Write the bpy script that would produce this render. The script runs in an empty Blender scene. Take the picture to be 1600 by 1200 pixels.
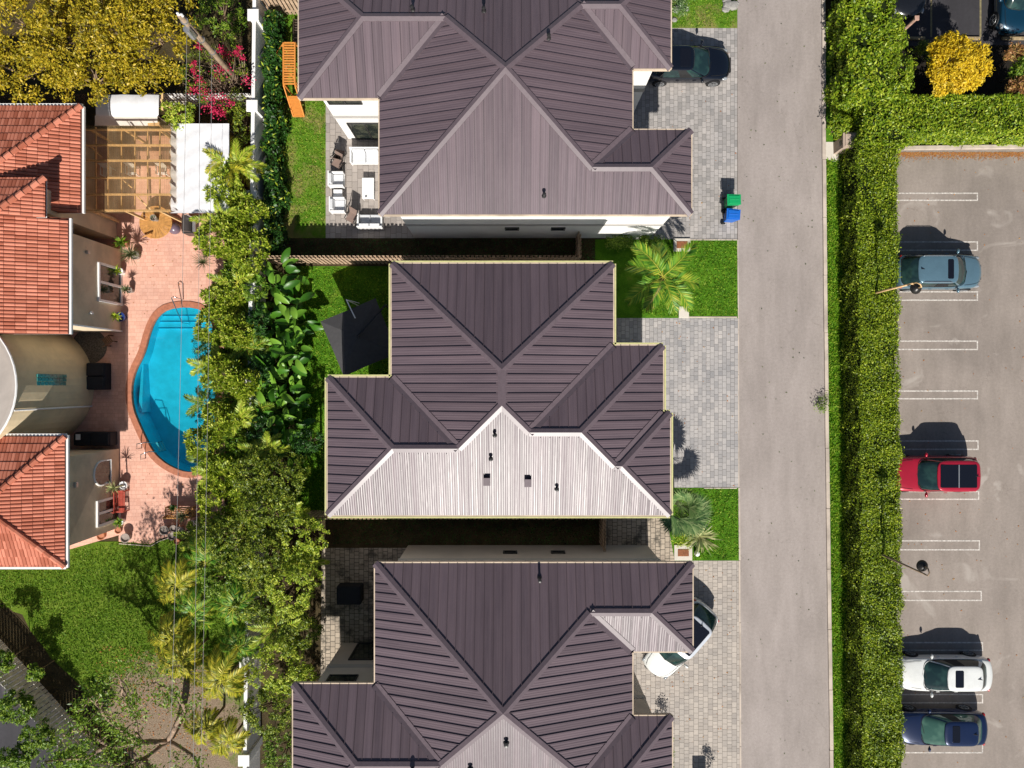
import bpy, math, random
import numpy as np
from mathutils import Vector, Matrix

C = bpy.context.scene.collection
sc = bpy.context.scene
R = math.radians
PI = math.pi
random.seed(7)
rng = np.random.default_rng(11)

# ------------------------------------------------------------------ camera, sky, sun
F = 1109.0      # focal length in photo pixels (1600 wide)
H = 38.6        # camera height, metres
cam_d = bpy.data.cameras.new('camera'); cam = bpy.data.objects.new('camera', cam_d); C.objects.link(cam)
cam_d.sensor_width = 36.0; cam_d.lens = F / 1600 * 36.0; cam_d.clip_end = 1000
cam.location = (0, 0, H); cam.rotation_euler = (0, 0, 0)
sc.camera = cam
SUN_EL, SUN_AZ = R(41.5), R(1.6)
w = bpy.data.worlds.new("World"); sc.world = w; w.use_nodes = True
nt = w.node_tree; nt.nodes.clear()
sky = nt.nodes.new('ShaderNodeTexSky'); sky.sky_type = 'NISHITA'; sky.sun_disc = False
sky.sun_elevation = SUN_EL; sky.sun_rotation = R(180) + SUN_AZ
bg = nt.nodes.new('ShaderNodeBackground'); bg.inputs['Strength'].default_value = 0.05
wo = nt.nodes.new('ShaderNodeOutputWorld')
nt.links.new(sky.outputs[0], bg.inputs['Color']); nt.links.new(bg.outputs[0], wo.inputs[0])
sl = bpy.data.lights.new('sun', 'SUN'); sl.energy = 5.0; sl.angle = R(0.5); sl.color = (1.0, 0.955, 0.88)
so = bpy.data.objects.new('sun', sl); C.objects.link(so)
d = Vector((math.sin(SUN_AZ) * -math.cos(SUN_EL), math.cos(SUN_EL), -math.sin(SUN_EL)))   # light travels north and down
so.rotation_euler = d.to_track_quat('-Z', 'Y').to_euler()
sc.view_settings.view_transform = 'Standard'; sc.view_settings.look = 'None'
sc.view_settings.exposure = 0.35; sc.view_settings.gamma = 1.0

def P(px, py, h=0.0):
    k = (H - h) / F
    return Vector(((px - 800) * k, (600 - py) * k, h))

# ------------------------------------------------------------------ materials
MATS = {}
def newmat(name):
    m = bpy.data.materials.new(name); m.use_nodes = True
    t = m.node_tree; b = t.nodes['Principled BSDF']
    MATS[name] = m
    return m, t, b
def nd(t, typ, **kw):
    n = t.nodes.new(typ)
    for k, v in kw.items(): setattr(n, k, v)
    return n
def ramp(t, fac, stops):
    r = t.nodes.new('ShaderNodeValToRGB')
    while len(r.color_ramp.elements) < len(stops): r.color_ramp.elements.new(0.5)
    for e, (p, c) in zip(r.color_ramp.elements, stops):
        e.position = p; e.color = (c[0], c[1], c[2], 1)
    if fac is not None: t.links.new(fac, r.inputs[0])
    return r
def noise(t, scale, detail=6, vec=None, rough=0.6, dist=0):
    n = t.nodes.new('ShaderNodeTexNoise'); n.inputs['Scale'].default_value = scale
    n.inputs['Detail'].default_value = detail; n.inputs['Roughness'].default_value = rough
    n.inputs['Distortion'].default_value = dist
    if vec is not None: t.links.new(vec, n.inputs['Vector'])
    return n
def coords(t, kind='Object'):
    return t.nodes.new('ShaderNodeTexCoord').outputs[kind]
def mathn(t, op, a, b=None):
    n = t.nodes.new('ShaderNodeMath'); n.operation = op
    for i, v in enumerate((a, b)):
        if v is None: continue
        if isinstance(v, (int, float)): n.inputs[i].default_value = v
        else: t.links.new(v, n.inputs[i])
    return n.outputs[0]
def mixc(t, fac, a, b, bt='MIX'):
    n = t.nodes.new('ShaderNodeMix'); n.data_type = 'RGBA'; n.blend_type = bt
    for i, v in ((0, fac), (6, a), (7, b)):
        if isinstance(v, (int, float)): n.inputs[i].default_value = v
        elif isinstance(v, tuple): n.inputs[i].default_value = (*v, 1)
        else: t.links.new(v, n.inputs[i])
    return n.outputs[2]
def bumpn(t, h, strength, dist=0.02, normal=None):
    b = t.nodes.new('ShaderNodeBump'); b.inputs['Strength'].default_value = strength
    b.inputs['Distance'].default_value = dist
    t.links.new(h, b.inputs['Height'])
    if normal is not None: t.links.new(normal, b.inputs['Normal'])
    return b.outputs[0]
def mapping(t, vec, scale=(1, 1, 1), rot=(0, 0, 0), loc=(0, 0, 0)):
    m = t.nodes.new('ShaderNodeMapping'); m.inputs['Scale'].default_value = scale
    m.inputs['Rotation'].default_value = rot; m.inputs['Location'].default_value = loc
    t.links.new(vec, m.inputs['Vector']); return m.outputs[0]

def plain(name, c, rough=0.6, spec=0.4, metal=0.0, var=0.12, scale=6.0, bump=0.0, coat=0.0, emit=None):
    """a colour with soft wear"""
    m, t, b = newmat(name)
    v = coords(t)
    n = noise(t, scale, 5, v)
    lo = tuple(x * (1 - var) for x in c); hi = tuple(min(1, x * (1 + var)) for x in c)
    r = ramp(t, n.outputs[0], [(0.3, lo), (0.7, hi)])
    t.links.new(r.outputs[0], b.inputs['Base Color'])
    b.inputs['Roughness'].default_value = rough; b.inputs['Specular IOR Level'].default_value = spec
    b.inputs['Metallic'].default_value = metal; b.inputs['Coat Weight'].default_value = coat
    b.inputs['Coat Roughness'].default_value = 0.06
    if bump:
        n2 = noise(t, scale * 8, 4, v)
        t.links.new(bumpn(t, n2.outputs[0], bump), b.inputs['Normal'])
    return m

def leafmat(name, cols, rough=0.45, transl=0.25, spec=0.35, big=1.2):
    m, t, b = newmat(name)
    g = t.nodes.new('ShaderNodeNewGeometry')
    n = noise(t, big, 3, coords(t))
    f = mathn(t, 'ADD', mathn(t, 'MULTIPLY', g.outputs['Random Per Island'], 0.65), mathn(t, 'MULTIPLY', n.outputs[0], 0.4))
    k = len(cols)
    r = ramp(t, f, [(0.1 + 0.8 * i / (k - 1), c) for i, c in enumerate(cols)])
    t.links.new(r.outputs[0], b.inputs['Base Color'])
    b.inputs['Roughness'].default_value = rough; b.inputs['Specular IOR Level'].default_value = spec
    tr = t.nodes.new('ShaderNodeBsdfTranslucent'); t.links.new(r.outputs[0], tr.inputs[0])
    mx = t.nodes.new('ShaderNodeMixShader'); mx.inputs[0].default_value = transl
    t.links.new(b.outputs[0], mx.inputs[1]); t.links.new(tr.outputs[0], mx.inputs[2])
    t.links.new(mx.outputs[0], t.nodes['Material Output'].inputs[0])
    return m

def asphalt(name, c, stain=0.25, light=None, seed=0):
    m, t, b = newmat(name)
    v = mapping(t, coords(t), loc=(seed, seed * 1.7, 0))
    n1 = noise(t, 0.16, 6, v, 0.55, 0.4); n2 = noise(t, 30, 3, v, 0.8); n3 = noise(t, 1.3, 6, mapping(t, v, (1, 0.25, 1)), 0.6)
    a = ramp(t, n1.outputs[0], [(0.32, tuple(x * (1 - stain) for x in c)), (0.52, c), (0.72, tuple(min(1, x * (1 + stain * .7)) for x in c))])
    bb = ramp(t, n3.outputs[0], [(0.3, (0.86, 0.85, 0.84)), (0.65, (1.06, 1.05, 1.05))])
    col = mixc(t, 1.0, a.outputs[0], bb.outputs[0], 'MULTIPLY')
    cc = ramp(t, n2.outputs[0], [(0.3, (0.86, 0.86, 0.86)), (0.7, (1.1, 1.1, 1.1))])
    col = mixc(t, 1.0, col, cc.outputs[0], 'MULTIPLY')
    # scattered dark spots and pale blotches
    vo = t.nodes.new('ShaderNodeTexVoronoi'); vo.inputs['Scale'].default_value = 0.35; t.links.new(v, vo.inputs['Vector'])
    sp = ramp(t, vo.outputs['Distance'], [(0.0, (0.45, 0.45, 0.45)), (0.025, (1, 1, 1))])
    col = mixc(t, 0.8, col, sp.outputs[0], 'MULTIPLY')
    vc = t.nodes.new('ShaderNodeTexVoronoi'); vc.feature = 'DISTANCE_TO_EDGE'; vc.inputs['Scale'].default_value = 0.23
    nw_ = noise(t, 1.2, 5, v, 0.7); wv_ = t.nodes.new('ShaderNodeVectorMath'); wv_.operation = 'ADD'
    sc_ = t.nodes.new('ShaderNodeVectorMath'); sc_.operation = 'SCALE'; sc_.inputs['Scale'].default_value = 1.6
    t.links.new(nw_.outputs['Color'], sc_.inputs[0]); t.links.new(v, wv_.inputs[0]); t.links.new(sc_.outputs[0], wv_.inputs[1]); t.links.new(wv_.outputs[0], vc.inputs['Vector'])
    ck = ramp(t, vc.outputs['Distance'], [(0.0, (0.62, 0.60, 0.58)), (0.006, (1, 1, 1))])
    nb = noise(t, 0.6, 2, v); cm_ = ramp(t, nb.outputs[0], [(0.5, (0, 0, 0)), (0.6, (0.55, 0.55, 0.55))])
    col = mixc(t, cm_.outputs[0], col, mixc(t, 1.0, col, ck.outputs[0], 'MULTIPLY'))
    n5 = noise(t, 7.0, 5, v, 0.7); c5 = ramp(t, n5.outputs[0], [(0.32, (0.90, 0.90, 0.90)), (0.68, (1.07, 1.07, 1.07))]); col = mixc(t, 1.0, col, c5.outputs[0], 'MULTIPLY')
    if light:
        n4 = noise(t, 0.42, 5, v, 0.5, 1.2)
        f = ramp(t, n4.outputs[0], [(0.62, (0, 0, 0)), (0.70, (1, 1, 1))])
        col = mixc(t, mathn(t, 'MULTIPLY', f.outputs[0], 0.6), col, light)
    t.links.new(col, b.inputs['Base Color']); b.inputs['Roughness'].default_value = 0.85
    b.inputs['Specular IOR Level'].default_value = 0.25
    t.links.new(bumpn(t, n2.outputs[0], 0.5, 0.01), b.inputs['Normal'])
    return m

def paver(name, c1, c2, mortar, bw=0.34, bh=0.22, rot=90, dark=0.0, msize=0.008):
    m, t, b = newmat(name)
    v = mapping(t, coords(t), rot=(0, 0, R(rot)))
    nw = noise(t, 1.5, 2, v)
    def brick(w_, h_, off, sq):
        br = t.nodes.new('ShaderNodeTexBrick'); t.links.new(v, br.inputs['Vector'])
        br.offset = off; br.squash = sq; br.squash_frequency = 3; br.offset_frequency = 2
        br.inputs['Scale'].default_value = 1.0
        br.inputs['Brick Width'].default_value = w_; br.inputs['Row Height'].default_value = h_
        br.inputs['Mortar Size'].default_value = msize; br.inputs['Mortar Smooth'].default_value = 0.3
        br.inputs['Color1'].default_value = (0, 0, 0, 1); br.inputs['Color2'].default_value = (1, 1, 1, 1)
        br.inputs['Mortar'].default_value = (0.5, 0.5, 0.5, 1)
        return br
    br = brick(bw, bh, 0.37, 0.66)
    colr = ramp(t, br.outputs['Color'], [(0.0, c1), (0.35, tuple((x + y) / 2 * 0.97 for x, y in zip(c1, c2))), (1.0, c2)])
    n = noise(t, 0.5, 4, v); n2 = noise(t, 25, 4, v)
    sh = ramp(t, n.outputs[0], [(0.3, (0.86, 0.87, 0.89)), (0.7, (1.08, 1.06, 1.04))])
    col = mixc(t, 1.0, colr.outputs[0], sh.outputs[0], 'MULTIPLY')
    sh2 = ramp(t, n2.outputs[0], [(0.3, (0.88, 0.88, 0.88)), (0.7, (1.08, 1.08, 1.08))])
    col = mixc(t, 1.0, col, sh2.outputs[0], 'MULTIPLY')
    col = mixc(t, br.outputs['Fac'], col, mortar)
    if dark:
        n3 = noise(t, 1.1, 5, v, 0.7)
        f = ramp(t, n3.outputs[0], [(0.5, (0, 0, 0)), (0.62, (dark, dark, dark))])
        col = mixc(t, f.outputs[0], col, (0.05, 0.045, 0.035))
    t.links.new(col, b.inputs['Base Color']); b.inputs['Roughness'].default_value = 0.8
    inv = mathn(t, 'SUBTRACT', 1.0, br.outputs['Fac'])
    hgt = mathn(t, 'ADD', inv, mathn(t, 'MULTIPLY', n2.outputs[0], 0.25))
    t.links.new(bumpn(t, hgt, 0.6, 0.012), b.inputs['Normal'])
    return m

def ground_mix(name, stops, scale, scale2=40, bump=0.8, dist=0.0, rough=0.95, patch=None):
    m, t, b = newmat(name)
    v = coords(t)
    n = noise(t, scale, 8, v, 0.7, dist); n2 = noise(t, scale2, 4, v, 0.8)
    f = mathn(t, 'ADD', mathn(t, 'MULTIPLY', n.outputs[0], 0.6), mathn(t, 'MULTIPLY', n2.outputs[0], 0.4))
    r = ramp(t, f, stops)
    col = r.outputs[0]
    if patch:
        n3 = noise(t, patch[0], 5, v, 0.6, 0.5)
        fr = ramp(t, n3.outputs[0], [(patch[1], (0, 0, 0)), (patch[1] + 0.12, (1, 1, 1))])
        col = mixc(t, mathn(t, 'MULTIPLY', fr.outputs[0], patch[3]), col, patch[2])
    t.links.new(col, b.inputs['Base Color']); b.inputs['Roughness'].default_value = rough
    b.inputs['Specular IOR Level'].default_value = 0.15
    t.links.new(bumpn(t, n2.outputs[0], bump, 0.05), b.inputs['Normal'])
    return m

def roofmat(name, c, rough=0.34, freq=0.41):
    """standing seam sheet: uv.x runs across the panels in metres, uv.y down the slope"""
    m, t, b = newmat(name)
    uv = t.nodes.new('ShaderNodeUVMap').outputs[0]
    sx = t.nodes.new('ShaderNodeSeparateXYZ'); t.links.new(uv, sx.inputs[0])
    u = sx.outputs[0]
    pan = mathn(t, 'FLOOR', mathn(t, 'DIVIDE', u, freq))
    wn = t.nodes.new('ShaderNodeTexWhiteNoise'); wn.noise_dimensions = '1D'; t.links.new(pan, wn.inputs['W'])
    n1 = noise(t, 1.0, 4, mapping(t, uv, (9.0, 0.10, 1)), 0.6)
    n2 = noise(t, 0.35, 4, coords(t))
    n3 = noise(t, 1.0, 3, mapping(t, uv, (2.2, 0.5, 1)), 0.5)
    f = mathn(t, 'ADD', mathn(t, 'MULTIPLY', wn.outputs[0], 0.30), mathn(t, 'MULTIPLY', n1.outputs[0], 0.45))
    f = mathn(t, 'ADD', f, mathn(t, 'MULTIPLY', n2.outputs[0], 0.25))
    r = ramp(t, f, [(0.25, tuple(x * 0.80 for x in c)), (0.75, tuple(x * 1.22 for x in c))])
    fr_ = mathn(t, 'ABSOLUTE', mathn(t, 'SUBTRACT', mathn(t, 'FRACT', mathn(t, 'ADD', mathn(t, 'DIVIDE', u, freq), 0.5)), 0.5))
    sd_ = ramp(t, fr_, [(0.03, (0.66, 0.66, 0.68)), (0.06, (1, 1, 1))])  # seam lines darkened in the colour, for shadow gap and dirt
    st_ = noise(t, 1.0, 5, mapping(t, uv, (3.5, 0.22, 1), loc=(3, 7, 0)), 0.65); sr_ = ramp(t, st_.outputs[0], [(0.30, (0.80, 0.80, 0.82)), (0.5, (1, 1, 1)), (0.75, (1.14, 1.12, 1.10))])
    colr = mixc(t, 1.0, mixc(t, 1.0, r.outputs[0], sd_.outputs[0], 'MULTIPLY'), sr_.outputs[0], 'MULTIPLY')
    t.links.new(colr, b.inputs['Base Color'])
    rr = ramp(t, n1.outputs[0], [(0.3, (rough - .05,) * 3), (0.7, (rough + .08,) * 3)])
    t.links.new(rr.outputs[0], b.inputs['Roughness'])
    b.inputs['Specular IOR Level'].default_value = 0.50
    # three shallow ribs in each panel, plus oil canning
    ph = mathn(t, 'MULTIPLY', u, 2 * PI * 4 / freq)
    rib = mathn(t, 'POWER', mathn(t, 'ADD', mathn(t, 'MULTIPLY', mathn(t, 'SINE', ph), 0.5), 0.5), 3.0)
    hgt = mathn(t, 'ADD', mathn(t, 'MULTIPLY', rib, 0.25), mathn(t, 'MULTIPLY', n3.outputs[0], 1.0))
    t.links.new(bumpn(t, hgt, 0.6, 0.03), b.inputs['Normal'])
    return m

def stucco(name, c, stain=0.1):
    m, t, b = newmat(name)
    v = coords(t)
    n = noise(t, 0.7, 6, v, 0.65, 0.3); n2 = noise(t, 40, 3, v)
    r = ramp(t, n.outputs[0], [(0.35, tuple(x * (1 - stain) for x in c)), (0.6, c)])
    t.links.new(r.outputs[0], b.inputs['Base Color']); b.inputs['Roughness'].default_value = 0.9
    b.inputs['Specular IOR Level'].default_value = 0.2
    t.links.new(bumpn(t, n2.outputs[0], 0.3, 0.01), b.inputs['Normal'])
    return m

def glassy(name, c=(0.012, 0.02, 0.022), rough=0.04, inner=None):
    m, t, b = newmat(name)
    if inner:
        n = noise(t, 1.6, 2, coords(t))
        r = ramp(t, n.outputs[0], [(0.45, c), (0.62, inner)])
        t.links.new(r.outputs[0], b.inputs['Base Color'])
    else: b.inputs['Base Color'].default_value = (*c, 1)
    b.inputs['Roughness'].default_value = rough; b.inputs['Specular IOR Level'].default_value = 0.6
    return m

def paint(name, c, metal=0.25, rough=0.28):
    m, t, b = newmat(name)
    v = coords(t)
    n = noise(t, 220, 2, v); n2 = noise(t, 1.6, 4, v)
    r = ramp(t, n.outputs[0], [(0.35, tuple(x * 0.88 for x in c)), (0.65, tuple(min(1, x * 1.1) for x in c))])
    dst = ramp(t, n2.outputs[0], [(0.3, (0.9, 0.9, 0.9)), (0.7, (1.05, 1.05, 1.05))])
    t.links.new(mixc(t, 1.0, r.outputs[0], dst.outputs[0], 'MULTIPLY'), b.inputs['Base Color'])
    b.inputs['Metallic'].default_value = metal; b.inputs['Roughness'].default_value = rough
    b.inputs['Coat Weight'].default_value = 0.9; b.inputs['Coat Roughness'].default_value = 0.04
    return m

m_roof = roofmat('dark_seam_metal', (0.120, 0.088, 0.101), 0.39)
m_cap = plain('ridge_metal', (0.122, 0.092, 0.104), 0.38, 0.5, var=0.1)
m_fascia = stucco('cream_fascia', (0.62, 0.50, 0.38), 0.3)
m_gutter = plain('yellow_gutter', (0.50, 0.48, 0.22), 0.5)
m_white = stucco('white_stucco', (0.80, 0.79, 0.77), 0.06)
m_band = stucco('grey_band', (0.42, 0.40, 0.38), 0.06)
m_beige = stucco('beige_stucco', (0.70, 0.57, 0.41), 0.25)
m_cream = stucco('cream_turret', (0.74, 0.60, 0.39), 0.18)
m_cbeige = stucco('pale_beige_wall', (0.56, 0.50, 0.44), 0.1)
m_trim = plain('white_trim', (0.78, 0.77, 0.75), 0.5, var=0.05)
m_glass = glassy('window_glass', (0.015, 0.02, 0.018), 0.05, (0.06, 0.065, 0.045))
m_dark = plain('dark_frame', (0.025, 0.024, 0.024), 0.4, var=0.2)
m_black = plain('black_rubber', (0.012, 0.012, 0.013), 0.7, var=0.2)
m_road = asphalt('road_asphalt', (0.335, 0.295, 0.275), 0.10, seed=3)
m_lot = asphalt('parking_asphalt', (0.285, 0.245, 0.215), 0.20, (0.42, 0.375, 0.335), seed=9)
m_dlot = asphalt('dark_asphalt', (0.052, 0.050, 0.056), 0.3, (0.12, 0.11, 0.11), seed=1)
m_kerb = stucco('kerb_concrete', (0.55, 0.47, 0.40), 0.35)
m_conc = stucco('pale_concrete', (0.62, 0.57, 0.50), 0.15)
m_lines = plain('worn_white_paint', (0.52, 0.48, 0.44), 0.8, 0.2, var=0.45, scale=9)
m_pav1 = paver('grey_pavers', (0.27, 0.255, 0.245), (0.43, 0.40, 0.38), (0.13, 0.12, 0.11))
m_pav2 = paver('silver_pavers', (0.29, 0.28, 0.28), (0.44, 0.415, 0.40), (0.12, 0.11, 0.105))
m_pav3 = paver('sandy_pavers', (0.33, 0.295, 0.265), (0.46, 0.41, 0.36), (0.10, 0.085, 0.07), 0.30, 0.26)
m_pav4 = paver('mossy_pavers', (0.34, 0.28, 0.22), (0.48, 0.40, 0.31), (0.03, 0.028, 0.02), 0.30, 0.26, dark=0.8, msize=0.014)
m_patio = paver('patio_pavers', (0.30, 0.265, 0.24), (0.42, 0.375, 0.34), (0.12, 0.10, 0.09), 0.5, 0.3)
m_deck = paver('terracotta_deck', (0.66, 0.36, 0.27), (0.76, 0.44, 0.335), (0.58, 0.29, 0.21), 0.30, 0.20, 0, msize=0.006)
m_coping = plain('terracotta_coping', (0.40, 0.15, 0.085), 0.7, var=0.2)
m_lawn = ground_mix('green_lawn', [(0.30, (0.018, 0.055, 0.004)), (0.5, (0.065, 0.175, 0.008)), (0.68, (0.15, 0.30, 0.02))], 1.1, 22, patch=(0.9, 0.60, (0.20, 0.19, 0.035), 0.45))
m_lawn2 = ground_mix('dry_lawn', [(0.30, (0.03, 0.085, 0.006)), (0.5, (0.09, 0.20, 0.012)), (0.68, (0.20, 0.32, 0.035))], 0.9, 22, patch=(0.7, 0.48, (0.32, 0.22, 0.10), 0.6))
def yardmat():
    m = ground_mix('patchy_yard_lawn', [(0.30, (0.018, 0.055, 0.004)), (0.5, (0.095, 0.165, 0.012)), (0.68, (0.21, 0.28, 0.04))], 0.8, 22)
    t = m.node_tree; b = t.nodes['Principled BSDF']; old = b.inputs['Base Color'].links[0].from_socket
    v = coords(t); n = noise(t, 1.3, 6, v, 0.7, 0.5); n2 = noise(t, 16, 4, v, 0.8)
    dr = ramp(t, n2.outputs[0], [(0.3, (0.12, 0.085, 0.055)), (0.5, (0.25, 0.185, 0.13)), (0.7, (0.37, 0.29, 0.21))])
    ds = t.nodes.new('ShaderNodeVectorMath'); ds.operation = 'DISTANCE'; t.links.new(v, ds.inputs[0]); c_ = P(265, 1150); ds.inputs[1].default_value = (c_.x, c_.y, 0)
    f = mathn(t, 'ADD', mathn(t, 'MULTIPLY', ds.outputs['Value'], -0.24), mathn(t, 'MULTIPLY', n.outputs[0], 1.5))
    fr = ramp(t, mathn(t, 'ADD', f, 0.72), [(0.35, (0, 0, 0)), (0.62, (1, 1, 1))])
    t.links.new(mixc(t, fr.outputs[0], old, dr.outputs[0]), b.inputs['Base Color'])
    return m
m_yard = yardmat()
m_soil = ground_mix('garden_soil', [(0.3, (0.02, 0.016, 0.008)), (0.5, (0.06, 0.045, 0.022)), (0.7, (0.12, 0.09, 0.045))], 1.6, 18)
m_dirt = ground_mix('bare_dirt', [(0.3, (0.13, 0.085, 0.05)), (0.5, (0.27, 0.19, 0.12)), (0.7, (0.40, 0.29, 0.19))], 1.4, 16)
m_mulch = ground_mix('dark_mulch', [(0.3, (0.008, 0.007, 0.006)), (0.5, (0.022, 0.018, 0.014)), (0.7, (0.05, 0.04, 0.028))], 2, 22)
m_wood = plain('fence_wood', (0.42, 0.30, 0.205), 0.8, 0.2, var=0.35, scale=3)
m_woodg = plain('grey_fence_wood', (0.66, 0.62, 0.55), 0.85, 0.2, var=0.25, scale=3)
m_whitewood = plain('whitewashed_wood', (0.66, 0.64, 0.62), 0.8, 0.2, var=0.2, scale=3)
m_darkwood = plain('dark_fence_wood', (0.10, 0.075, 0.055), 0.85, 0.2, var=0.3)
m_orange = plain('orange_stained_wood', (0.62, 0.235, 0.045), 0.6, var=0.15, scale=8)
m_tan = plain('tan_lumber', (0.66, 0.44, 0.22), 0.7, var=0.25, scale=5)
m_teak = plain('teak', (0.50, 0.25, 0.075), 0.55, var=0.25, scale=6)
m_redwood = plain('red_painted_wood', (0.42, 0.07, 0.045), 0.55, var=0.2)
m_bark = plain('grey_brown_bark', (0.20, 0.14, 0.09), 0.9, 0.1, var=0.4, scale=5, bump=0.6)
m_bark2 = plain('copper_bark', (0.27, 0.19, 0.135), 0.7, 0.2, var=0.4, scale=4, bump=0.4)
m_pole = plain('weathered_pole', (0.30, 0.22, 0.15), 0.85, 0.1, var=0.3, scale=4, bump=0.5)
m_pole2 = plain('pinkish_post', (0.42, 0.26, 0.20), 0.7, 0.2, var=0.3, scale=5)
m_metal = plain('galvanised_metal', (0.45, 0.46, 0.47), 0.35, 0.5, 0.7, var=0.15)
m_steel = plain('polished_steel', (0.75, 0.75, 0.76), 0.15, 0.5, 1.0, var=0.05)
m_cable = plain('cable', (0.30, 0.28, 0.27), 0.5, var=0.1)
m_tentc = plain('charcoal_canvas', (0.062, 0.060, 0.062), 0.85, 0.2, var=0.12)
m_wcanvas = plain('white_canvas', (0.72, 0.72, 0.74), 0.8, 0.2, var=0.06, bump=0.15)
m_wplast = plain('white_plastic', (0.78, 0.78, 0.78), 0.4, var=0.03)
m_cush = plain('pale_cushion', (0.60, 0.61, 0.63), 0.9, 0.1, var=0.06)
m_brown = plain('brown_mesh_fabric', (0.22, 0.155, 0.13), 0.8, var=0.1)
m_navy = plain('navy_canvas', (0.012, 0.014, 0.02), 0.8, var=0.2)
m_rug = plain('mosaic_tile', (0.10, 0.085, 0.07), 0.6, var=0.9, scale=14)
m_greenp = plain('green_bin_plastic', (0.005, 0.30, 0.10), 0.45, var=0.08)
m_bluep = plain('blue_bin_plastic', (0.008, 0.12, 0.50), 0.45, var=0.08)
m_rust = plain('rusty_cover', (0.23, 0.085, 0.035), 0.8, var=0.4, scale=12)
m_terra = plain('terracotta_pot', (0.38, 0.15, 0.08), 0.8, var=0.2)
m_potg = plain('grey_pot', (0.30, 0.25, 0.22), 0.8, var=0.2)
m_bluepot = plain('blue_glazed_pot', (0.02, 0.05, 0.20), 0.2, var=0.2)
m_ball = plain('plum_vinyl', (0.14, 0.10, 0.135), 0.3, 0.5, var=0.05)
m_rock = plain('pale_rock', (0.28, 0.27, 0.25), 0.85, var=0.3, scale=4, bump=0.8)
m_stone = stucco('pinkish_pier', (0.46, 0.36, 0.29), 0.2)
m_rotroof = stucco('grey_flat_roof', (0.42, 0.37, 0.33), 0.18)
m_copper = plain('dark_ball_metal', (0.03, 0.028, 0.026), 0.35, 0.5, 0.5, var=0.3)

# terracotta tile: colour varies tile by tile
def tilemat(name, c1, c2):
    m, t, b = newmat(name)
    g = t.nodes.new('ShaderNodeNewGeometry'); n = noise(t, 0.8, 5, coords(t)); n2 = noise(t, 30, 3, coords(t))
    f = mathn(t, 'ADD', mathn(t, 'MULTIPLY', g.outputs['Random Per Island'], 0.6), mathn(t, 'MULTIPLY', n.outputs[0], 0.4))
    r = ramp(t, f, [(0.15, c1), (0.8, c2)])
    s = ramp(t, n2.outputs[0], [(0.3, (0.85, 0.85, 0.85)), (0.7, (1.08, 1.08, 1.08))])
    t.links.new(mixc(t, 1.0, r.outputs[0], s.outputs[0], 'MULTIPLY'), b.inputs['Base Color'])
    b.inputs['Roughness'].default_value = 0.75; b.inputs['Specular IOR Level'].default_value = 0.25
    return m
m_tile = tilemat('terracotta_tiles', (0.34, 0.095, 0.052), (0.61, 0.225, 0.145))
m_tileb = plain('terracotta_bed', (0.16, 0.045, 0.025), 0.9, var=0.2)

# water, plastic sheet
m_water, t, b = newmat('pool_water')
t.nodes.remove(b)
tr = t.nodes.new('ShaderNodeBsdfTransparent'); tr.inputs[0].default_value = (0.34, 0.93, 0.99, 1)
gl = t.nodes.new('ShaderNodeBsdfGlossy'); gl.inputs['Roughness'].default_value = 0.05
fr = t.nodes.new('ShaderNodeFresnel'); fr.inputs['IOR'].default_value = 1.33
nz = noise(t, 3.0, 3, coords(t)); bn = bumpn(t, nz.outputs[0], 0.05, 0.004)
t.links.new(bn, gl.inputs['Normal']); t.links.new(bn, fr.inputs['Normal'])
mx = t.nodes.new('ShaderNodeMixShader'); t.links.new(fr.outputs[0], mx.inputs[0])
t.links.new(tr.outputs[0], mx.inputs[1]); t.links.new(gl.outputs[0], mx.inputs[2])
t.links.new(mx.outputs[0], t.nodes['Material Output'].inputs[0])
m_shell = plain('pool_plaster', (0.17, 0.72, 0.87), 0.6, var=0.12, scale=1.6)
m_shell2 = plain('pool_tile', (0.05, 0.26, 0.42), 0.4, var=0.2)

m_sheet, t, b = newmat('yellowed_corrugated_plastic')
v = coords(t); n = noise(t, 0.8, 5, mapping(t, v, (1, 0.4, 1)), 0.6)
wv = t.nodes.new('ShaderNodeTexWave'); wv.inputs['Scale'].default_value = 3.2; t.links.new(v, wv.inputs['Vector'])
r = ramp(t, n.outputs[0], [(0.35, (0.20, 0.13, 0.05)), (0.65, (0.52, 0.37, 0.20))])
t.links.new(r.outputs[0], b.inputs['Base Color']); b.inputs['Roughness'].default_value = 0.35
t.links.new(bumpn(t, wv.outputs[0], 0.4, 0.02), b.inputs['Normal'])
trn = t.nodes.new('ShaderNodeBsdfTransparent'); trn.inputs[0].default_value = (0.97, 0.90, 0.78, 1)
mx = t.nodes.new('ShaderNodeMixShader')
f = mathn(t, 'ADD', mathn(t, 'MULTIPLY', wv.outputs[0], 0.12), 0.66)
t.links.new(f, mx.inputs[0])
t.links.new(b.outputs[0], mx.inputs[1]); t.links.new(trn.outputs[0], mx.inputs[2])
t.links.new(mx.outputs[0], t.nodes['Material Output'].inputs[0])

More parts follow.
